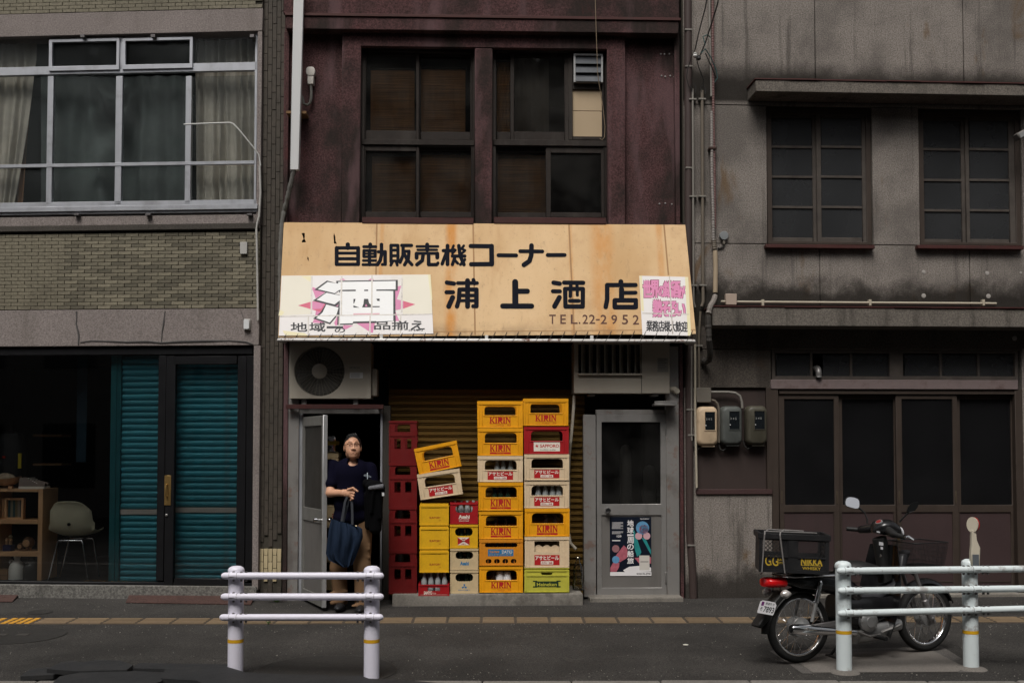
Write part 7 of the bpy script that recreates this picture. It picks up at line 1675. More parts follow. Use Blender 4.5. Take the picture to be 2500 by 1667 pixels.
# rack
zr = bkp(Zp(450, 742), 0).z
MB().tube([(.42, -.1, zr), (.2, -.11, zr), (-.1, -.11, zr), (-.17, -.06, zr + .005), (-.17, .06, zr + .005), (-.1, .11, zr), (.2, .11, zr), (.42, .1, zr)], .0075, 8).build('rack', M_chrome, mc, smooth=True)
for x in (.0, .14, .28): MB().cyl((x, -.11, zr), (x, .11, zr), .006, n=8).build('rack_bar', M_chrome, mc, smooth=True)
for x, y in ((.33, -.1), (.33, .1)): MB().tube([(x, y, zr), (x + .0, y, zr - .06)], .008, 8).build('rack_stay', M_steel, mc, smooth=True)
# seat, centre body, engine
loft('seat', [((.36, 0, zr + .02), .07, .03, 0), ((.42, 0, zr + .045), .12, .045, 0), ((.55, 0, zr + .04), .125, .045, 0), ((.66, 0, zr + .015), .1, .04, 0), ((.72, 0, zr - .01), .06, .03, 0)], M_bm)
loft('underbone', [((.5, 0, CR.z + .16), .07, .07, 0), ((.64, 0, CR.z + .17), .075, .06, .2), ((.78, 0, CR.z + .24), .07, .06, .5), ((.88, 0, CR.z + .36), .065, .06, .9), ((.93, 0, CR.z + .5), .06, .06, 1.2)], M_greyp)
loft('side_cover', [((.3, 0, CR.z + .12), .09, .1, 0), ((.45, 0, CR.z + .08), .105, .13, 0), ((.62, 0, CR.z + .1), .1, .12, 0), ((.8, 0, CR.z + .12), .09, .08, 0)], M_bp)
eng = loft('engine', [((.47, 0, CR.z - .09), .09, .06, 0), ((.55, 0, CR.z - .07), .11, .075, 0), ((.68, 0, CR.z - .06), .105, .07, 0), ((.77, 0, CR.z - .04), .07, .05, 0), ((.88, 0, CR.z - .03), .06, .045, 0)], M_cast)
q = bkp(Zp(1055, 1140), -.13)
MB().lathe([(.075, .03), (.075, .0), (.06, -.012), (.04, -.016), (.038, -.022), (.001, -.024)], q, 'y', 22).build('crankcase_cover', M_cast, eng, smooth=True)
for k in range(6): MB().lathe([(.007, 0), (.007, -.006)], q + Vector((.066 * math.cos(k * PI / 3), -.002, .066 * math.sin(k * PI / 3))), 'y', 8).build('bolt', M_steel, eng)
MB().tube([q + Vector((-.12, 0, -.06)), q + Vector((-.02, -.02, -.1)), q + Vector((.1, 0, -.1))], .01, 8).build('kick_lever', M_steel, eng, smooth=True)
MB().tube([(q.x + .1, -.14, q.z - .08), (q.x + .19, -.2, q.z - .03), (q.x + .22, -.2, q.z - .02)], .013, 8).build('brake_pedal', M_steel, mc, smooth=True)
MB().cyl((q.x + .06, -.24, q.z - .11), (q.x + .06, -.1, q.z - .11), .016, n=10).build('foot_peg', M_bm, mc, smooth=True)
MB().tube([(.42, -.02, CR.z - .1), (.36, -.1, GZ0 + .02), (.33, -.12, GZ0 + .01)], .012, 8).build('centre_stand', M_bm, mc, smooth=True)
MB().tube([(.42, .02, CR.z - .1), (.36, .1, GZ0 + .02), (.33, .12, GZ0 + .01), (.33, -.12, GZ0 + .01)], .011, 8).build('centre_stand', M_bm, mc, smooth=True)
# leg shield: wide curved apron seen from behind
HX = bkp(Z2(560, 450), 0).x
top, bot = bkp(Z2(640, 640), 0).z, bkp(Zp(1200, 1240), 0).z
rows = []
for k in range(13):
    t = k / 12; z = top + (bot - top) * t; xc = HX + .04 - .12 * t + .02 * math.sin(PI * t); w = (.16 + .08 * math.sin(min(1, t * 1.6) * PI / 2)) * (1 if t < .75 else 1 - .5 * (t - .75))
    rows.append([(xc + .1 * (1 - abs(s) ** 1.6) * 1.0 - .03, s * w, z) for s in [-1 + 2 * i / 12 for i in range(13)]])
MB().grid(rows).build('leg_shield', M_bp, mc, smooth=True, solid=.006, ang=70)
loft('steering_column', [((HX + .02, 0, top - .26), .05, .05, 1.2), ((HX - .0, 0, top - .1), .05, .05, 1.25), ((HX - .03, 0, top + .06), .045, .05, 1.3)], M_bm)
q = Vector((HX - .04, -.03, top - .07)); MB().lathe([(.012, 0), (.012, -.01)], q, 'x', 12).build('ignition_lock', M_steel, mc, smooth=True)
# handlebar cover with meter, grips, mirrors
hc_ = bkp(Zp(1180, 335), 0)
loft('handlebar_cover', [((hc_.x - .09, .0, hc_.z - .01), .05, .03, 0), ((hc_.x - .05, 0, hc_.z), .085, .05, 0), ((hc_.x + .03, 0, hc_.z - .005), .1, .062, 0), ((hc_.x + .09, 0, hc_.z - .03), .08, .055, 0), ((hc_.x + .125, 0, hc_.z - .05), .05, .04, 0)], M_bp)
MB().lathe([(.05, 0), (.05, .012), (.04, .02), (.001, .022)], (hc_.x + .13, 0, hc_.z - .05), 'x', 20).build('headlamp', pm('lamp_glass', (.4, .4, .42), .1), mc, smooth=True)
MB().lathe([(.034, 0), (.034, .008), (.028, .01)], (0, 0, 0), 'z', 18).xf(Matrix.Translation((hc_.x - .06, -.02, hc_.z + .038)) @ Matrix.Rotation(-.7, 4, 'Y') @ Matrix.Diagonal((.7, 1, 1, 1))).build('meter', pm('meter_bezel', (.3, .3, .3), .3, .5), mc, smooth=True)
MB().lathe([(.026, .0102), (.001, .011)], (0, 0, 0), 'z', 18).xf(Matrix.Translation((hc_.x - .06, -.02, hc_.z + .038)) @ Matrix.Rotation(-.7, 4, 'Y') @ Matrix.Diagonal((.7, 1, 1, 1))).build('meter_face', pm('meter_red', (.2, .02, .02), .3), mc, smooth=True)
gl_, gi_ = bkp(Zp(858, 348), .3), bkp(Zp(975, 358), .24)
MB().tube([gl_, gl_.lerp(gi_, .05), gi_], [.013, .018, .017], 12).build('grip', M_bm, mc, smooth=True)
MB().tube([gi_, gi_.lerp(hc_, .35), hc_ + Vector((0, .05, 0))], [.028, .034, .03], 12).build('switch_housing', M_bp, mc, smooth=True)
gr_, gri = bkp(Zp(1352, 420), -.28), bkp(Zp(1262, 395), -.18)
MB().tube([gri.lerp(hc_, .6), gri, gri.lerp(gr_, .3), gr_], [.03, .028, .018, .017], 12).build('grip', M_bm, mc, smooth=True)
MB().tube([gr_ + Vector((-.01, -.02, .0)), bkp(Zp(1385, 412), -.3), bkp(Zp(1432, 442), -.32)], [.012, .009, .007], 8).build('brake_lever', M_chrome, mc, smooth=True)
def mirror(stem, cpts, d, name_m):
    MB().tube([bkp(Zp(*p), dd) for p, dd in stem], .0065, 8).build('mirror_stem', M_bm, mc, smooth=True)
    P = [bkp(Zp(*p), d) for p in cpts]; c = sum(P, Vector()) / len(P)
    back = MB(); n = len(P)
    back.add([p + (p - c) * .06 + Vector((.002, .004, 0)) for p in P] + [c + (p - c) * .7 + Vector((.03, .035, 0)) for p in P], [tuple(range(n)), tuple(reversed(range(n, 2 * n)))] + [(i, (i + 1) % n, n + (i + 1) % n, n + i) for i in range(n)])
    ho = back.build('mirror_housing', M_bm, mc, smooth=True)
    # glass tipped back so that it mirrors the sky
    g_ = MB().add([p + Vector((-.003, -.004, 0)) for p in P], [tuple(range(n))]).build('mirror_glass', name_m, ho)
    return c
import mathutils
MG = pm('mirror_silver', (.9, .9, .92), .03, 1.0, var=.0, rvar=.0)
def tilt(pts3, c, ang):
    return [c + Matrix.Rotation(ang, 3, Vector((math.cos(-BK.yaw), math.sin(-BK.yaw), 0))) @ (p - c) for p in pts3]
rr_ = [(858, 95), (870, 84), (890, 80), (925, 84), (955, 96), (966, 112), (969, 140), (966, 165), (955, 175), (935, 177), (890, 165), (862, 155), (853, 145), (851, 120)]
MB().tube([bkp(Zp(1036, 305), .2), bkp(Zp(1036, 265), .2), bkp(Zp(1015, 215), .22), bkp(Zp(965, 170), .24)], [.009, .006, .006, .009], 8).build('mirror_stem', M_bm, mc, smooth=True)
P = [bkp(Zp(*p), .25) for p in rr_]; c_ = sum(P, Vector()) / len(P); n = len(P)
P2 = [Vector((p.x, p.y, p.z)) for p in P]
# lean the glass back about 14 degrees: each point keeps its pixel but moves along its ray
P2 = [bkp(Zp(*p), .25 + (BK.at(*Zp(*p), .25)[2] - c_.z) * .5 - .8 * (BK.at(*Zp(*p), .25)[0] - c_.x)) for p in rr_]
ho = MB().add([p + (p - c_) * .07 + Vector((.0, .006, 0)) for p in P2] + [c_ + (p - c_) * .65 + Vector((.01, .04, 0)) for p in P2], [tuple(range(n)), tuple(reversed(range(n, 2 * n)))] + [(i, (i + 1) % n, n + (i + 1) % n, n + i) for i in range(n)]).build('mirror_housing', M_bm, mc, smooth=True)
MB().add([p + Vector((0, -.001, 0)) for p in P2], [tuple(range(n))]).build('mirror_glass', MG, ho)
r2_ = [(1376, 195), (1390, 165), (1410, 138), (1435, 124), (1468, 122), (1472, 140), (1462, 170), (1440, 195), (1410, 208), (1385, 210)]
MB().tube([bkp(Zp(1310, 290), -.2), bkp(Zp(1335, 262), -.22), bkp(Zp(1390, 210), -.26)], [.008, .006, .008], 8).build('mirror_stem', M_bm, mc, smooth=True)
P2 = [bkp(Zp(*p), -.28 + (BK.at(*Zp(*p), -.28)[0] - BK.at(*Zp(1420, 165), -.28)[0]) * .8) for p in r2_]; c_ = sum(P2, Vector()) / len(P2); n = len(P2)
ho = MB().add([p + (p - c_) * .08 + Vector((.0, .004, 0)) for p in P2] + [c_ + (p - c_) * .65 + Vector((.02, .03, 0)) for p in P2], [tuple(range(n)), tuple(reversed(range(n, 2 * n)))] + [(i, (i + 1) % n, n + (i + 1) % n, n + i) for i in range(n)]).build('mirror_housing', M_bm, mc, smooth=True)
MB().add([p + Vector((0, -.001, 0)) for p in P2], [tuple(range(n))]).build('mirror_glass', MG, ho)
# stickers on the column
for (x0, y0, x1, y1) in ((485, 592, 555, 636), (505, 648, 552, 684), (458, 462, 516, 484)):
    a, b = bkp(Z2(x0, y0), -.03), bkp(Z2(x1, y1), -.06)
    MB().add([Vector((a.x, -.062, a.z)), Vector((b.x, -.075, a.z - .006)), Vector((b.x, -.075, b.z - .004)), Vector((a.x, -.062, b.z))], [(0, 1, 2, 3)]).build('sticker', pm('sticker_pale', (.4, .4, .42), .5), mc, solid=.001)
# front mudguard and fork
rows = []
for k in range(13):
    a = math.radians(20 + k * 9); c = CF + Vector(((RT + .025) * math.cos(a), 0, (RT + .025) * math.sin(a) + .012)); hw = .05
    rows.append([c + Vector((0, y, 0)) - Vector((math.cos(a), 0, math.sin(a))) * (.035 * (abs(y) / hw) ** 2) for y in (-hw, -hw * .7, -hw * .3, 0, hw * .3, hw * .7, hw)])
MB().grid(rows).build('front_mudguard', M_bp, mc, smooth=True, solid=.004, ang=70)
for y in (-.075, .075):
    a = CF + Vector((.0, y, 0)); b = CF + Vector((-.14, y, .34))
    MB().tube([a + Vector((.03, 0, -.03)), a, a.lerp(b, .4), a.lerp(b, .42), b], [.018, .024, .023, .016, .016], 12).build('fork_leg', M_fork, mc, smooth=True)
    MB().lathe([(.012, .0), (.012, -.016), (.006, -.02)], CF + Vector((0, y - .01, 0)), 'y', 10).build('axle_nut', M_steel, mc, smooth=True)
MB().tube([CF + Vector((-.14, -.075, .34)), CF + Vector((-.16, 0, .37)), CF + Vector((-.14, .075, .34))], .02, 10).build('fork_crown', M_bm, mc, smooth=True)
# wire basket
M_wire = pm('basket_wire', (.02, .02, .021), .5, .3)
q = bkp(Zp(1510, 560), 0); bx0, bx1 = bkp(Zp(1375, 560), -.08).x, bkp(Zp(1665, 560), -.08).x; bt, bb = bkp(Zp(1530, 452), 0).z, bkp(Zp(1530, 655), 0).z; hw = .16
bs_ = MB().plate([(bx0, -hw), (bx1, -hw), (bx1, hw), (bx0, hw)], [[(bx0 + .006, -hw + .006), (bx1 - .006, -hw + .006), (bx1 - .006, hw - .006), (bx0 + .006, hw - .006)]], 0, 1)
bs_.v = [(v[0], v[2], bt - .004 if v[1] == 0 else bt + .004) for v in bs_.v]
bsk = bs_.build('basket', M_wire, mc, bevel=.002)
m = MB(); nb = 22
for k in range(nb + 1):
    t = k / nb; x = bx0 + (bx1 - bx0) * t; xi = bx0 + .02 + (bx1 - bx0 - .04) * t
    for sy in (-1, 1): m.tube([(x, sy * hw, bt), (xi, sy * (hw - .03), bb)], .0013, 4)
    m.tube([(xi, -hw + .03, bb), (xi, hw - .03, bb)], .0013, 4)
for k in range(25):
    y = -hw + 2 * hw * k / 24
    for x, xi in ((bx0, bx0 + .02), (bx1, bx1 - .02)): m.tube([(x, y, bt), (xi, y * .8, bb)], .0013, 4)
for z_, s in ((bt - .04, .2), (bt - .08, .4), (bt - .12, .6), (bt - .16, .8), (bb, 1)):
    if z_ > bb - .01:
        i = .02 * s; j = .03 * s; m.tube([(bx0 + i, -hw + j, z_), (bx1 - i, -hw + j, z_), (bx1 - i, hw - j, z_), (bx0 + i, hw - j, z_)], .0014, 4, closed=True)
m.build('mesh_wires', M_wire, bsk, kind='stuff')
MB().tube([(bx0, -.05, bb + .01), (HX + .02, -.04, bb - .04)], .006, 6).build('basket_stay', M_wire, mc); MB().tube([(bx0, .05, bb + .01), (HX + .02, .04, bb - .04)], .006, 6).build('basket_stay', M_wire, mc)
# -------- black crate strapped on the rack
cw_, cd_, ch__ = .5, .35, .275
a = BK.at(*Zp(500, 700), -.17); cz = zr + .035
CT = thing('plastic_crate', 'black lattice crate with gold lettering strapped on the motorcycle rack', 'crate', BK, (a[0], 0, cz))
CT.rotation_euler = (Matrix.Rotation(math.radians(-7), 3, 'Z') @ Matrix.Rotation(math.radians(1.8), 3, 'Y')).to_euler(); ORG[CT.name] = Vector((0, 0, 0))
M_cb = pm('crate_black', (.011, .011, .012), .5, var=.25, dirt=.35, dcol=(.035, .033, .032), ds=9); M_gold = pm('gold_print', (.4, .27, .03), .5, var=.2, vs=30)
x0, x1, y0, y1 = -cw_ / 2, cw_ / 2, -cd_ / 2, cd_ / 2
m = MB(); t = .007
lat = [(x0 + .03, -.045), (.03, x1 - .035)]
hz0, hz1 = ch__ * .43, ch__ * .83
m.plate(rc(x0 + .012, x1 - .012, 0, ch__), [rc(a_, b_, hz0, hz1) for a_, b_ in lat], y0 + .008, y0 + .008 + t); m.plate(rc(x0 + .012, x1 - .012, 0, ch__), [rc(a_, b_, hz0, hz1) for a_, b_ in lat], y1 - .008 - t, y1 - .008)
for xa in (x0 + .012, x1 - .012 - t): m.box(xa, xa + t, y0 + .016, y1 - .016, 0, ch__)
m.box(x0 + .02, x1 - .02, y0 + .016, y1 - .016, 0, .006)
sh_ = m.build('shell', M_cb, CT)
rim = MB().plate([(x0 - .004, y0 - .004), (x1 + .004, y0 - .004), (x1 + .004, y1 + .004), (x0 - .004, y1 + .004)], [[(x0 + .011, y0 + .007), (x1 - .011, y0 + .007), (x1 - .011, y1 - .007), (x0 + .011, y1 - .007)]], 0, 1)
rim.v = [(v[0], v[2], ch__ * .86 if v[1] == 0 else ch__ + .001) for v in rim.v]; rim.build('rim', M_cb, CT, bevel=.002)
MB().box(x0 + .006, x1 - .006, y0 + .001, y0 + .008, .0, .022).build('base_rib', M_cb, CT); MB().box(x0 + .01, x1 - .01, y0 + .001, y0 + .008, hz0 - .012, hz0 - .002).build('mid_rib', M_cb, CT); MB().box(-.04, .025, y0 + .001, y0 + .008, .02, ch__ * .86).build('centre_rib', M_cb, CT)
for fx in (x0 + .006, x1 - .03): MB().box(fx, fx + .024, y0 + .0015, y0 + .008, .02, ch__ * .86).build('corner_rib', M_cb, CT)
m = MB()
for a_, b_ in lat:
    for yy in (y0 + .0115, y1 - .0115):
        H_ = hz1 - hz0; s_ = .03; k = -int(H_ / s_) - 1
        while a_ + k * s_ < b_:
            for sg in (1, -1):
                xs, xe = (a_ + k * s_, a_ + k * s_ + H_) if sg > 0 else (a_ + k * s_ + H_, a_ + k * s_)
                f0, f1 = 0.0, 1.0
                def lim(x): return (x - xs) / (xe - xs)
                lo, hi = sorted((lim(a_), lim(b_))); f0, f1 = max(0, lo), min(1, hi)
                if f1 > f0: m.tube([(xs + (xe - xs) * f0, yy, hz0 + H_ * f0), (xs + (xe - xs) * f1, yy, hz0 + H_ * f1)], .0019, 4)
            k += 1
m.build('lattice', M_cb, CT, kind='stuff')
def ctext(body, a0, a1, b0, b1, off): mm = MB(); tx(mm, body, a0, a1, b0, b1, y0 + .0062, off); mm.build('lettering', M_gold, CT)
serifm = MB()
def slabtxt(body, a0, a1, b0, b1):
    ctext(body, a0, a1, b0, b1, .035)
    n = len(body); m2 = MB()
    for k in range(n):
        xc = a0 + (a1 - a0) * (k + .5) / n; w_ = (a1 - a0) / n * .42
        for zz in (b0, b1): m2.box(xc - w_, xc - w_ * .2, y0 + .0058, y0 + .0064, zz - .0025, zz + .0025).box(xc + w_ * .2, xc + w_, y0 + .0058, y0 + .0064, zz - .0025, zz + .0025)
    m2.build('lettering_serifs', M_gold, CT, kind='stuff')
slabtxt('NIKKA', .05, .2, .06, .11); ctext('WHISKY', .06, .19, .028, .05, .02)
ctext('G', x0 + .05, x0 + .092, .045, .118, .01); ctext('&', x0 + .082, x0 + .1, .05, .068, .01); ctext('G', x0 + .1, x0 + .142, .045, .118, .01); ctext('BLACK', x0 + .135, x0 + .185, .085, .1, .02); ctext('BOTTLE', x0 + .135, x0 + .185, .062, .076, .02)
# elastic straps over the crate
M_el = pm('strap_grey', (.16, .15, .145), .7)
stt = thing('elastic_strap', 'grey elastic strap looped over the black crate', 'strap', BK, (a[0], 0, cz)); stt.rotation_euler = CT.rotation_euler; ORG[stt.name] = Vector((0, 0, 0))
for xx, dx in ((x0 + .04, -.015), (x0 + .148, .05)):
    MB().tube([(xx + dx, y0 + .04, -.02), (xx + dx * .8, y0 - .012, .0), (xx, y0 - .012, ch__ - .01), (xx + .004, y0 + .01, ch__ + .008), (xx + .06, y1 - .06, ch__ + .008), (xx + .2, y1 - .1, ch__ + .008)], .0055, 8).build('strap', M_el, stt, smooth=True)
MB().tube([(x0 + .04, y0 + .03, ch__ + .012), (.1, y0 + .05, ch__ + .012), (.16, y0 + .04, ch__ + .014), (.13, y0 + .02, ch__ + .016)], .0045, 8).build('strap', M_el, stt, smooth=True)
# ================================================================ THE MAN IN THE DOORWAY
def nets(vol, X, Y, Z):
    s = vol < 0
    c = np.zeros([n - 1 for n in vol.shape], np.int8)
    for a in (0, 1):
        for b in (0, 1):
            for e in (0, 1): c += s[a:vol.shape[0] - 1 + a, b:vol.shape[1] - 1 + b, e:vol.shape[2] - 1 + e]
    act = (c > 0) & (c < 8); I, J, K = np.nonzero(act); n = len(I)
    idx = -np.ones(act.shape, np.int64); idx[I, J, K] = np.arange(n)
    pos = np.zeros((n, 3)); cnt = np.zeros(n)
    cor = [(a, b, e) for a in (0, 1) for b in (0, 1) for e in (0, 1)]
    for p in cor:
        for ax in range(3):
            if p[ax]: continue
            q = list(p); q[ax] = 1
            va = vol[I + p[0], J + p[1], K + p[2]]; vb = vol[I + q[0], J + q[1], K + q[2]]; m = (va < 0) != (vb < 0)
            t = np.where(m, va / np.where(m, va - vb, 1), 0)
            pa = np.stack([X[I + p[0]], Y[J + p[1]], Z[K + p[2]]], 1); pb = np.stack([X[I + q[0]], Y[J + q[1]], Z[K + q[2]]], 1)
            pos[m] += (pa + (pb - pa) * t[:, None])[m]; cnt[m] += 1
    pos /= cnt[:, None]
    F = []
    sh = vol.shape
    for ax in range(3):
        o1, o2 = [(1, 2), (2, 0), (0, 1)][ax]
        sl = [slice(1, -1)] * 3; sl[ax] = slice(0, -1); sl2 = list(sl); sl2[ax] = slice(1, None)
        A, B = s[tuple(sl)], s[tuple(sl2)]; d = np.argwhere(A != B)
        if not len(d): continue
        base = d + np.array([1 if k != ax else 0 for k in range(3)])
        neg = A[d[:, 0], d[:, 1], d[:, 2]]
        def cell(x, y):
            q = base.copy(); q[:, o1] -= x; q[:, o2] -= y; return idx[q[:, 0], q[:, 1], q[:, 2]]
        Q = np.stack([cell(1, 1), cell(0, 1), cell(0, 0), cell(1, 0)], 1); Q[~neg] = Q[~neg][:, ::-1]; F.append(Q)
    return pos, np.concatenate(F)
class SDF:
    def __init__(s, lo, hi, h, zs=None):
        s.X = np.arange(lo[0], hi[0], h); s.Y = np.arange(lo[1], hi[1], h); s.Z = np.arange(lo[2], hi[2], h) if zs is None else zs
        s.v = np.full((len(s.X), len(s.Y), len(s.Z)), .05, np.float32)
    def blk(s, lo, hi):
        r = []
        for A, a, b in ((s.X, lo[0], hi[0]), (s.Y, lo[1], hi[1]), (s.Z, lo[2], hi[2])):
            i, j = np.searchsorted(A, a), np.searchsorted(A, b); r.append(slice(max(0, i), max(0, j)))
        return tuple(r)
    def put(s, f, lo, hi, k, op='+'):
        m = 3 * k + .02; b = s.blk([x - m for x in lo], [x + m for x in hi])
        if any(q.stop <= q.start for q in b): return
        x, y, z = s.X[b[0]][:, None, None], s.Y[b[1]][None, :, None], s.Z[b[2]][None, None, :]
        d = f(x, y, z); v = s.v[b]
        if op == '+': h = np.clip(.5 + .5 * (d - v) / k, 0, 1); s.v[b] = d * (1 - h) + v * h - k * h * (1 - h)
        else: d = -d; h = np.clip(.5 - .5 * (d - v) / k, 0, 1); s.v[b] = d * (1 - h) + v * h + k * h * (1 - h)
    def cone(s, a, b, r0, r1, k=.015, op='+', sq=(1, 1, 1)):
        a, b = np.array(a, float), np.array(b, float); ab = b - a; L = max(1e-9, ab @ ab); R = max(r0, r1)
        def f(x, y, z):
            px, py, pz = x - a[0], y - a[1], z - a[2]; t = np.clip((px * ab[0] + py * ab[1] + pz * ab[2]) / L, 0, 1)
            return np.sqrt(((px - t * ab[0]) / sq[0]) ** 2 + ((py - t * ab[1]) / sq[1]) ** 2 + ((pz - t * ab[2]) / sq[2]) ** 2) - (r0 + (r1 - r0) * t)
        s.put(f, np.minimum(a, b) - R * max(sq), np.maximum(a, b) + R * max(sq), k, op)
    def ell(s, c, r, k=.015, op='+', rot=None):
        c = np.array(c, float); r = np.array(r, float); M = np.array(rot) if rot is not None else None
        def f(x, y, z):
            px, py, pz = x - c[0], y - c[1], z - c[2]
            if M is not None: px, py, pz = (M[0, 0] * px + M[1, 0] * py + M[2, 0] * pz), (M[0, 1] * px + M[1, 1] * py + M[2, 1] * pz), (M[0, 2] * px + M[1, 2] * py + M[2, 2] * pz)
            q = np.sqrt((px / r[0]) ** 2 + (py / r[1]) ** 2 + (pz / r[2]) ** 2) + 1e-9
            q2 = np.sqrt((px / r[0] ** 2) ** 2 + (py / r[1] ** 2) ** 2 + (pz / r[2] ** 2) ** 2) + 1e-9
            return q * (q - 1) / q2
        R = max(r); s.put(f, c - R, c + R, k, op)
    def build(s, name, mat, parent, **kw):
        V, F = nets(s.v, s.X, s.Y, s.Z); m = MB(); m.v = [tuple(p) for p in V.tolist()]; m.f = [tuple(q) for q in F.tolist()]
        return m.build(name, mat, parent, smooth=True, ang=75, **kw)
MN = Frame(858, 10.3, 0.0)
def mp(px, py, d=0.0): return np.array(MN.at(px, py, d))
MG0 = gz(10.3)
man = thing('person', 'man in navy t-shirt, glasses and khaki trousers holding a blue tote bag in the doorway', 'person', MN, (0, 0, MG0))
M_skin = pm('skin', (.5, .265, .165), .5, var=.05, vs=14, speck=.0, dirt=.0, dcol=(.36, .13, .085), ds=9, spec=.35)
M_navy = pm('navy_cotton', (.0035, .0033, .01), .95, var=.25, vs=6, bump=.3, bs=60, spec=.05); M_khaki = pm('khaki_cotton', (.14, .083, .046), .95, spec=.05, var=.2, vs=5, bump=.4, bs=30); M_hair = pm('black_hair', (.008, .007, .007), .45, var=.3); M_shoe = pm('black_shoe', (.012, .012, .013), .5)
hC = mp(861, 1092); Hy = math.radians(12)
RH = np.array([[math.cos(Hy), -math.sin(Hy), 0], [math.sin(Hy), math.cos(Hy), 0], [0, 0, 1]])   # head turned to the picture's right
_a = math.radians(10); RH = RH @ np.array([[1, 0, 0], [0, math.cos(_a), math.sin(_a)], [0, -math.sin(_a), math.cos(_a)]])   # chin raised a little
def hp(x, y, z): return hC + RH @ np.array([x, y, z])
S_ = SDF((-.36, -.3, MG0), (.3, .26, 1.75), .006, np.concatenate([np.arange(MG0, .95, .012), np.arange(.95, 1.4, .004), np.arange(1.4, 1.74, .003)]))
S_.X = np.concatenate([np.arange(-.36, -.14, .005), np.arange(-.14, .16, .003), np.arange(.16, .3, .006)]); S_.Y = np.concatenate([np.arange(-.42, -.2, .005), np.arange(-.2, .14, .003), np.arange(.14, .26, .007)])
S_.v = np.full((len(S_.X), len(S_.Y), len(S_.Z)), .05, np.float32)
# trunk and legs under the clothes
shl, shr = mp(812, 1140, .02), mp(902, 1146, .05)
chest, belly, hip = mp(858, 1160, .0), mp(856, 1225, -.02), mp(858, 1280, .02)
S_.ell(chest, (.12, .08, .13), .03); S_.ell(belly, (.12, .08, .12), .03); S_.ell(hip, (.12, .08, .09), .03)
kneeL, ankL = mp(826, 1385, .0), mp(832, 1468, .02); kneeR, ankR = mp(884, 1380, -.08), mp(884, 1478, -.1)
for h_, k_, a_ in ((mp(836, 1290, .02), kneeL, ankL), (mp(882, 1290, .0), kneeR, ankR)):
    S_.cone(h_, k_, .07, .048, .02); S_.cone(k_, a_, .047, .034, .015); S_.ell(a_ + np.array([0, -.05, -.03]), (.035, .09, .025), .015)
# neck and head
S_.cone(mp(860, 1142, .03), hC + np.array([0, .025, -.06]), .062, .054, .02)
S_.ell(hp(0, .012, .025), (.076, .096, .092), .012); S_.ell(hp(0, -.02, -.045), (.061, .078, .07), .02); S_.ell(hp(0, -.052, -.09), (.034, .032, .024), .018)
for sx in (-1, 1):
    S_.ell(hp(sx * .038, -.056, -.03), (.03, .028, .045), .015); S_.ell(hp(sx * .046, -.012, -.066), (.018, .035, .028), .015)
    S_.cone(hp(sx * .012, -.088, .03), hp(sx * .05, -.072, .028), .009, .008, .008)
    S_.ell(hp(sx * .031, -.097, .008), (.016, .01, .007), .006, '-')
    S_.ell(hp(sx * .031, -.072, .007), (.014, .013, .012), .003)
    S_.ell(hp(sx * .076, .012, -.006), (.009, .018, .03), .006); S_.ell(hp(sx * .088, .0, -.004), (.006, .01, .02), .004, '-')
    S_.ell(hp(sx * .015, -.098, -.032), (.009, .01, .008), .006)
S_.cone(hp(0, -.088, .018), hp(0, -.102, -.026), .009, .0125, .01); S_.ell(hp(0, -.103, -.03), (.011, .011, .009), .008)
S_.cone(hp(-.022, -.086, -.062), hp(.022, -.086, -.062), .007, .007, .006); S_.cone(hp(-.018, -.084, -.073), hp(.018, -.084, -.073), .008, .008, .006); S_.cone(hp(-.024, -.1, -.067), hp(.024, -.1, -.067), .002, .002, .003, '-')
# right arm (picture left): elbow out by the door, forearm across, hand closed on the straps
elb, wri = mp(806, 1203, -.08), mp(838, 1203, -.2); hnd = mp(853, 1204, -.22)
S_.cone(shl, elb, .046, .038, .015); S_.cone(elb, wri, .039, .027, .012); S_.cone(wri, hnd, .03, .034, .01, sq=(1, .75, 1.1))
for k in range(4):
    kn = mp(856 + k * 1.2, 1194 + k * 7.0, -.235 - .004 * (k == 1)); pip = mp(866 - k * 1.6, 1197 + k * 6.6, -.255); tip = mp(862 - k * 2.0, 1203 + k * 6.0, -.225)
    S_.cone(hnd, kn, .022, .012, .008); S_.cone(kn, pip, .0118, .0105, .004); S_.cone(pip, tip, .0105, .0085, .004)
S_.cone(mp(850, 1195, -.23), mp(862, 1191, -.265), .014, .0115, .006); S_.cone(mp(862, 1191, -.265), mp(873, 1199, -.27), .0112, .009, .004)
# left arm (picture right) inside the dark sleeve, forearm forward under the jacket
elb2, wri2 = mp(912, 1212, -.02), mp(913, 1206, -.13)
S_.cone(shr, elb2, .05, .042, .015); S_.cone(elb2, wri2, .042, .03, .012); h2 = mp(914, 1204, -.17); S_.cone(wri2, h2, .03, .032, .01)
for k in range(4): 
    a_ = h2 + np.array([-.03 + .02 * k, -.03, -.005]); S_.cone(h2, a_, .02, .011, .006); S_.cone(a_, a_ + np.array([0, -.025, -.02]), .0105, .009, .004)
S_.cone(h2 + np.array([-.03, 0, 0]), h2 + np.array([-.05, -.03, .01]), .013, .01, .005)
body = S_.build('body', M_skin, man)
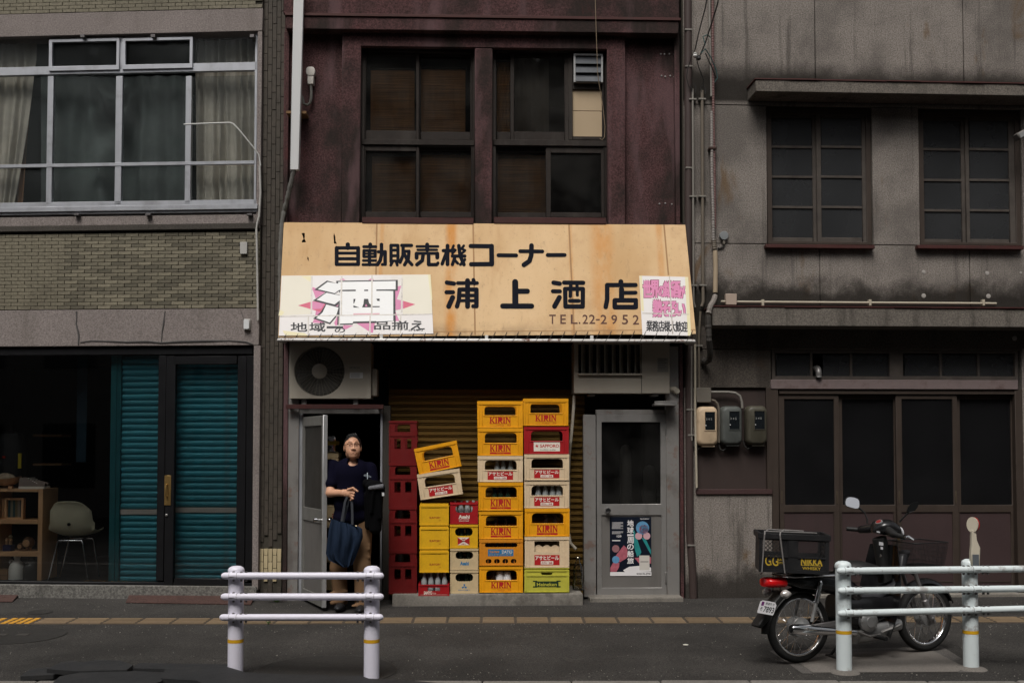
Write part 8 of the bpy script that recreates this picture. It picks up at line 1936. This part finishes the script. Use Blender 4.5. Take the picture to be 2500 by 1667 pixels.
# hair
HR = SDF((hC[0] - .12, hC[1] - .13, hC[2] - .1), (hC[0] + .12, hC[1] + .15, hC[2] + .16), .003)
HR.ell(hp(0, .016, .028), (.0815, .1, .0965), .006)
HR.ell(hp(0, -.11, -.03), (.3, .105, .095), .008, '-'); HR.ell(hp(0, -.09, .02), (.066, .07, .075), .012, '-'); HR.ell(hp(0, -.02, -.12), (.2, .2, .11), .008, '-')
HR.build('hair', M_hair, man)
for x0_, z0_, x1_, z1_ in ((-.045, .112, -.02, .078), (-.03, .118, .0, .085), (-.01, .12, .022, .092), (.015, .12, .035, .1), (-.055, .1, -.045, .07)):
    MB().tube([hp(x0_, -.03, z0_), hp((x0_ + x1_) / 2 - .006, -.07, (z0_ + z1_) / 2 + .01), hp(x1_, -.083, z1_)], [.006, .005, .0015], 6).build('hair_strand', M_hair, man, smooth=True)
# face details
for sx in (-1, 1):
    MB().tube([hp(sx * .014, -.095, .034), hp(sx * .032, -.09, .04), hp(sx * .052, -.076, .034)], [.0022, .003, .0015], 6).build('eyebrow', pm('brow_hair', (.14, .08, .055), .8), man, smooth=True)
    MB().tube([hp(sx * .02, -.0865, .007), hp(sx * .031, -.0885, .0085), hp(sx * .042, -.083, .006)], [.001, .0026, .001], 8).build('eye', pm('eye_dark', (.012, .008, .007), .15), man, smooth=True)
    P = [hp(sx * (.033 + .024 * math.copysign(abs(math.cos(a)) ** .6, math.cos(a))), -.108 + .012 * abs(.0 + .5 * math.cos(a) * sx * sx) * 0 + .01 * (abs(.033 + .024 * math.cos(a)) / .057), .006 + .016 * math.copysign(abs(math.sin(a)) ** .6, math.sin(a))) for a in [2 * PI * k / 20 for k in range(20)]]
    MB().tube(P, .0012, 6, closed=True).build('glasses_rim', pm('glasses_metal', (.06, .03, .025), .35, .5), man, smooth=True)
    MB().add(P, [tuple(range(20))]).build('glasses_lens', glass('lens_glass', (.97, .97, .97), .12, .02), man)
    MB().tube([hp(sx * .057, -.098, .01), hp(sx * .078, -.06, .011), hp(sx * .081, .01, .008)], .0017, 6).build('glasses_temple', pm('glasses_metal', (.06, .03, .025), .35, .5), man, smooth=True)
MB().tube([hp(-.009, -.108, .009), hp(0, -.112, .012), hp(.009, -.108, .009)], .0014, 6).build('glasses_bridge', pm('glasses_metal', (.06, .03, .025), .35, .5), man, smooth=True)
M_stub = pm('stubble', (.36, .18, .12), .9)
for sx in (-1, 1): MB().tube([hp(sx * .004, -.0985, -.05), hp(sx * .02, -.094, -.053), hp(sx * .03, -.084, -.064)], [.0016, .0022, .001], 6).build('moustache', M_stub, man, smooth=True)
MB().tube([hp(-.02, -.093, -.067), hp(0, -.0955, -.066), hp(.02, -.093, -.067)], [.0008, .0022, .0008], 6).build('mouth', pm('mouth_dark', (.3, .12, .09), .6), man, smooth=True)
# t-shirt
T_ = SDF((-.34, -.26, .8), (.32, .28, 1.5), .005)
T_.ell(chest + np.array([0, .01, .02]), (.165, .115, .15), .03); T_.ell(belly + np.array([0, 0, 0]), (.155, .125, .15), .05); T_.cone(chest, hip, .15, .155, .03, sq=(1, .76, 1)); T_.ell(mp(858, 1262, .0), (.17, .135, .1), .03)
T_.cone(shl, shl * .46 + elb * .54, .072, .056, .02); T_.cone(shr, elb2 + np.array([0, 0, .03]), .072, .062, .02); T_.cone(shl * .4 + elb * .6, shl * .36 + elb * .64, .058, .06, .006)
T_.cone(mp(838, 1140, .03), mp(886, 1142, .04), .055, .055, .03)
T_.put(lambda x, y, z: z - (MN.z(850, 1282) + .05 * x + 0 * y), (-9, -9, 0), (9, 9, MN.z(850, 1282)), .004, '-')
T_.ell(mp(861, 1128, -.06), (.05, .09, .035), .008, '-'); T_.cone(mp(860, 1135, .03), mp(861, 1100, .02), .056, .058, .006, '-')
T_.build('t_shirt', M_navy, man)
# chest emblem, printed
em = mp(897, 1162, -.12)
def emb(pts, dx=0, m=None): MB().add([(em[0] + x, em[1] - .006 + abs(x) * .3, em[2] + z) for x, z in pts], [tuple(range(len(pts)))]).build('shirt_emblem', m or pm('emblem_pale', (.45, .5, .55), .6), man)
emb([(-.004, .033), (.004, .033), (.003, -.0), (.006, -.034), (-.0, -.036), (-.003, 0)]); emb([(-.036, .012), (-.02, .018), (.01, .012), (.036, -.004), (.03, -.012), (.0, -.006), (-.03, .0)], m=pm('emblem_grey', (.16, .18, .2), .6)); emb([(.006, -.036), (.022, -.036), (.02, -.042), (.01, -.042)])
# trousers
Q = SDF((-.26, -.3, MG0), (.24, .26, 1.12), .006)
Q.ell(mp(858, 1268, .01), (.165, .12, .1), .03)
for h_, k_, a_ in ((mp(834, 1285, .02), kneeL, ankL), (mp(884, 1285, .0), kneeR, ankR)):
    h_, k_, a_ = map(np.array, (h_, k_, a_)); Q.cone(h_, k_, .095, .077, .02); Q.cone(k_, a_ + np.array([0, 0, .01]), .077, .066, .02)
    for j in range(6):
        t = .35 + .12 * j; c = k_ * (1 - t) + a_ * t if j > 2 else h_ * (.55 - .15 * j) + k_ * (.45 + .15 * j); Q.cone(c + np.array([-.07, -.05, .02 * (-1) ** j]), c + np.array([.07, -.05, -.012 * (-1) ** j]), .022, .012, .02)
Q.put(lambda x, y, z: z - (MG0 + .055) + 0 * x + 0 * y, (-9, -9, 0), (9, 9, MG0 + .05), .004, '-')
Q.build('trousers', M_khaki, man)
for a_ in (ankL, ankR):
    zf = MG0
    K_ = SDF((a_[0] - .08, a_[1] - .22, zf), (a_[0] + .08, a_[1] + .1, zf + .16), .005)
    K_.ell((a_[0], a_[1] - .06, zf + .035), (.048, .135, .04), .015); K_.ell((a_[0], a_[1] + .02, zf + .05), (.042, .06, .055), .02); K_.put(lambda x, y, z: z - (zf + .006) + 0 * x + 0 * y, (-9, -9, 0), (9, 9, zf), .003, '-')
    K_.build('shoe', M_shoe, man)
# -------- tote bag hanging from the right hand
tb = thing('tote_bag', 'navy blue cloth tote bag hanging from the man\'s right hand', 'tote bag', MN, tuple(mp(845, 1380, -.24)))
M_tote = pm('tote_blue', (.01, .018, .036), .85, spec=.1, var=.25, vs=4, bump=.4, bs=25); M_toted = pm('tote_strap', (.018, .02, .026), .7)
L_ = [(808, 1266), (803, 1290), (799, 1320), (796, 1350), (803, 1366), (822, 1376), (838, 1384)]; R_ = [(872, 1283), (884, 1290), (886, 1310), (878, 1335), (868, 1360), (860, 1378), (850, 1384)]
rows = []; nv = 56
for (lx, ly), (rx, ry) in zip(L_, R_):
    row = []
    t = (ly - 1266) / 118
    for side in (1, -1):  # front then back
        for k in range(nv // 2):
            s = k / (nv // 2 - 1) if side > 0 else 1 - k / (nv // 2 - 1)
            th = .055 * math.sin(PI * s) ** .6 * (.25 + .9 * math.sin(PI * min(1, t * .9 + .12))) + (.016 * math.sin(s * 21 + t * 2.5) + .008 * math.sin(s * 43 - t * 4)) * (1 - .35 * t)
            p = mp(lx + (rx - lx) * s, ly + (ry - ly) * s, -.24); row.append((p[0], p[1] - side * th, p[2]))
    rows.append(row)
mb = MB().grid(rows, closed_u=True); mb.f.append(tuple(range((len(rows) - 1) * nv, len(rows) * nv))); mb.build('bag_body', M_tote, tb, smooth=True, ang=75)
for pts, dd in (([(834, 1272), (838, 1250), (842, 1225), (850, 1206)], -.275), ([(860, 1280), (860, 1255), (859, 1228), (858, 1208)], -.275), ([(838, 1274), (844, 1250), (850, 1225), (853, 1206)], -.2)):
    P = [mp(x, y, dd + .05 * (i / 3) * (1 if dd < -.25 else -.3)) for i, (x, y) in enumerate(pts)]; m = MB()
    m.grid([[p + np.array([-.011, 0, 0]), p + np.array([.011, 0, 0])] for p in P]).build('strap', M_toted, tb, smooth=True, solid=.003)
q = mp(869, 1283, -.285); MB().cyl(q - np.array([.006, 0, 0]), q + np.array([.008, 0, -.002]), .005, n=8).build('snap', pm('snap_brass', (.5, .4, .25), .4, .6), tb, smooth=True)
# -------- black jacket with grey trim over the left arm
jk = thing('folded_jacket', 'black folded jacket with grey fuzzy trim over the man\'s left arm', 'jacket', MN, tuple(mp(915, 1290, -.2)))
J_ = SDF((.09, -.36, .75), (.34, .06, 1.35), .006)
J_.ell(mp(915, 1186, -.18), (.085, .11, .05), .03); J_.cone(mp(915, 1200, -.2), mp(916, 1290, -.18), .07, .05, .03, sq=(1.15, .9, 1)); J_.cone(mp(904, 1210, -.12), mp(900, 1284, -.12), .06, .035, .03); J_.cone(mp(924, 1196, -.24), mp(928, 1262, -.22), .03, .022, .02); J_.cone(mp(910, 1200, -.27), mp(906, 1250, -.25), .02, .015, .02); J_.cone(mp(898, 1180, -.1), mp(934, 1196, -.2), .05, .03, .03)
J_.build('jacket', pm('jacket_black', (.003, .003, .0035), .9, var=.3, bump=.4, bs=30, spec=.05), jk)
F_ = SDF((.09, -.4, 1.1), (.34, .0, 1.3), .005); F_.cone(mp(904, 1191, -.285), mp(934, 1187, -.27), .02, .024, .01); F_.build('fur_trim', pm('fuzzy_grey', (.12, .12, .13), .95, var=.4, vs=60, bump=1.0, bs=200), jk)
q = MN.rect(932.5, 1202, 938, 1210, -.29); MB().box(q[0], q[1], -.292, -.288, q[2], q[3]).build('zip_tag', pm('tag_white', (.5, .5, .5), .5), jk)
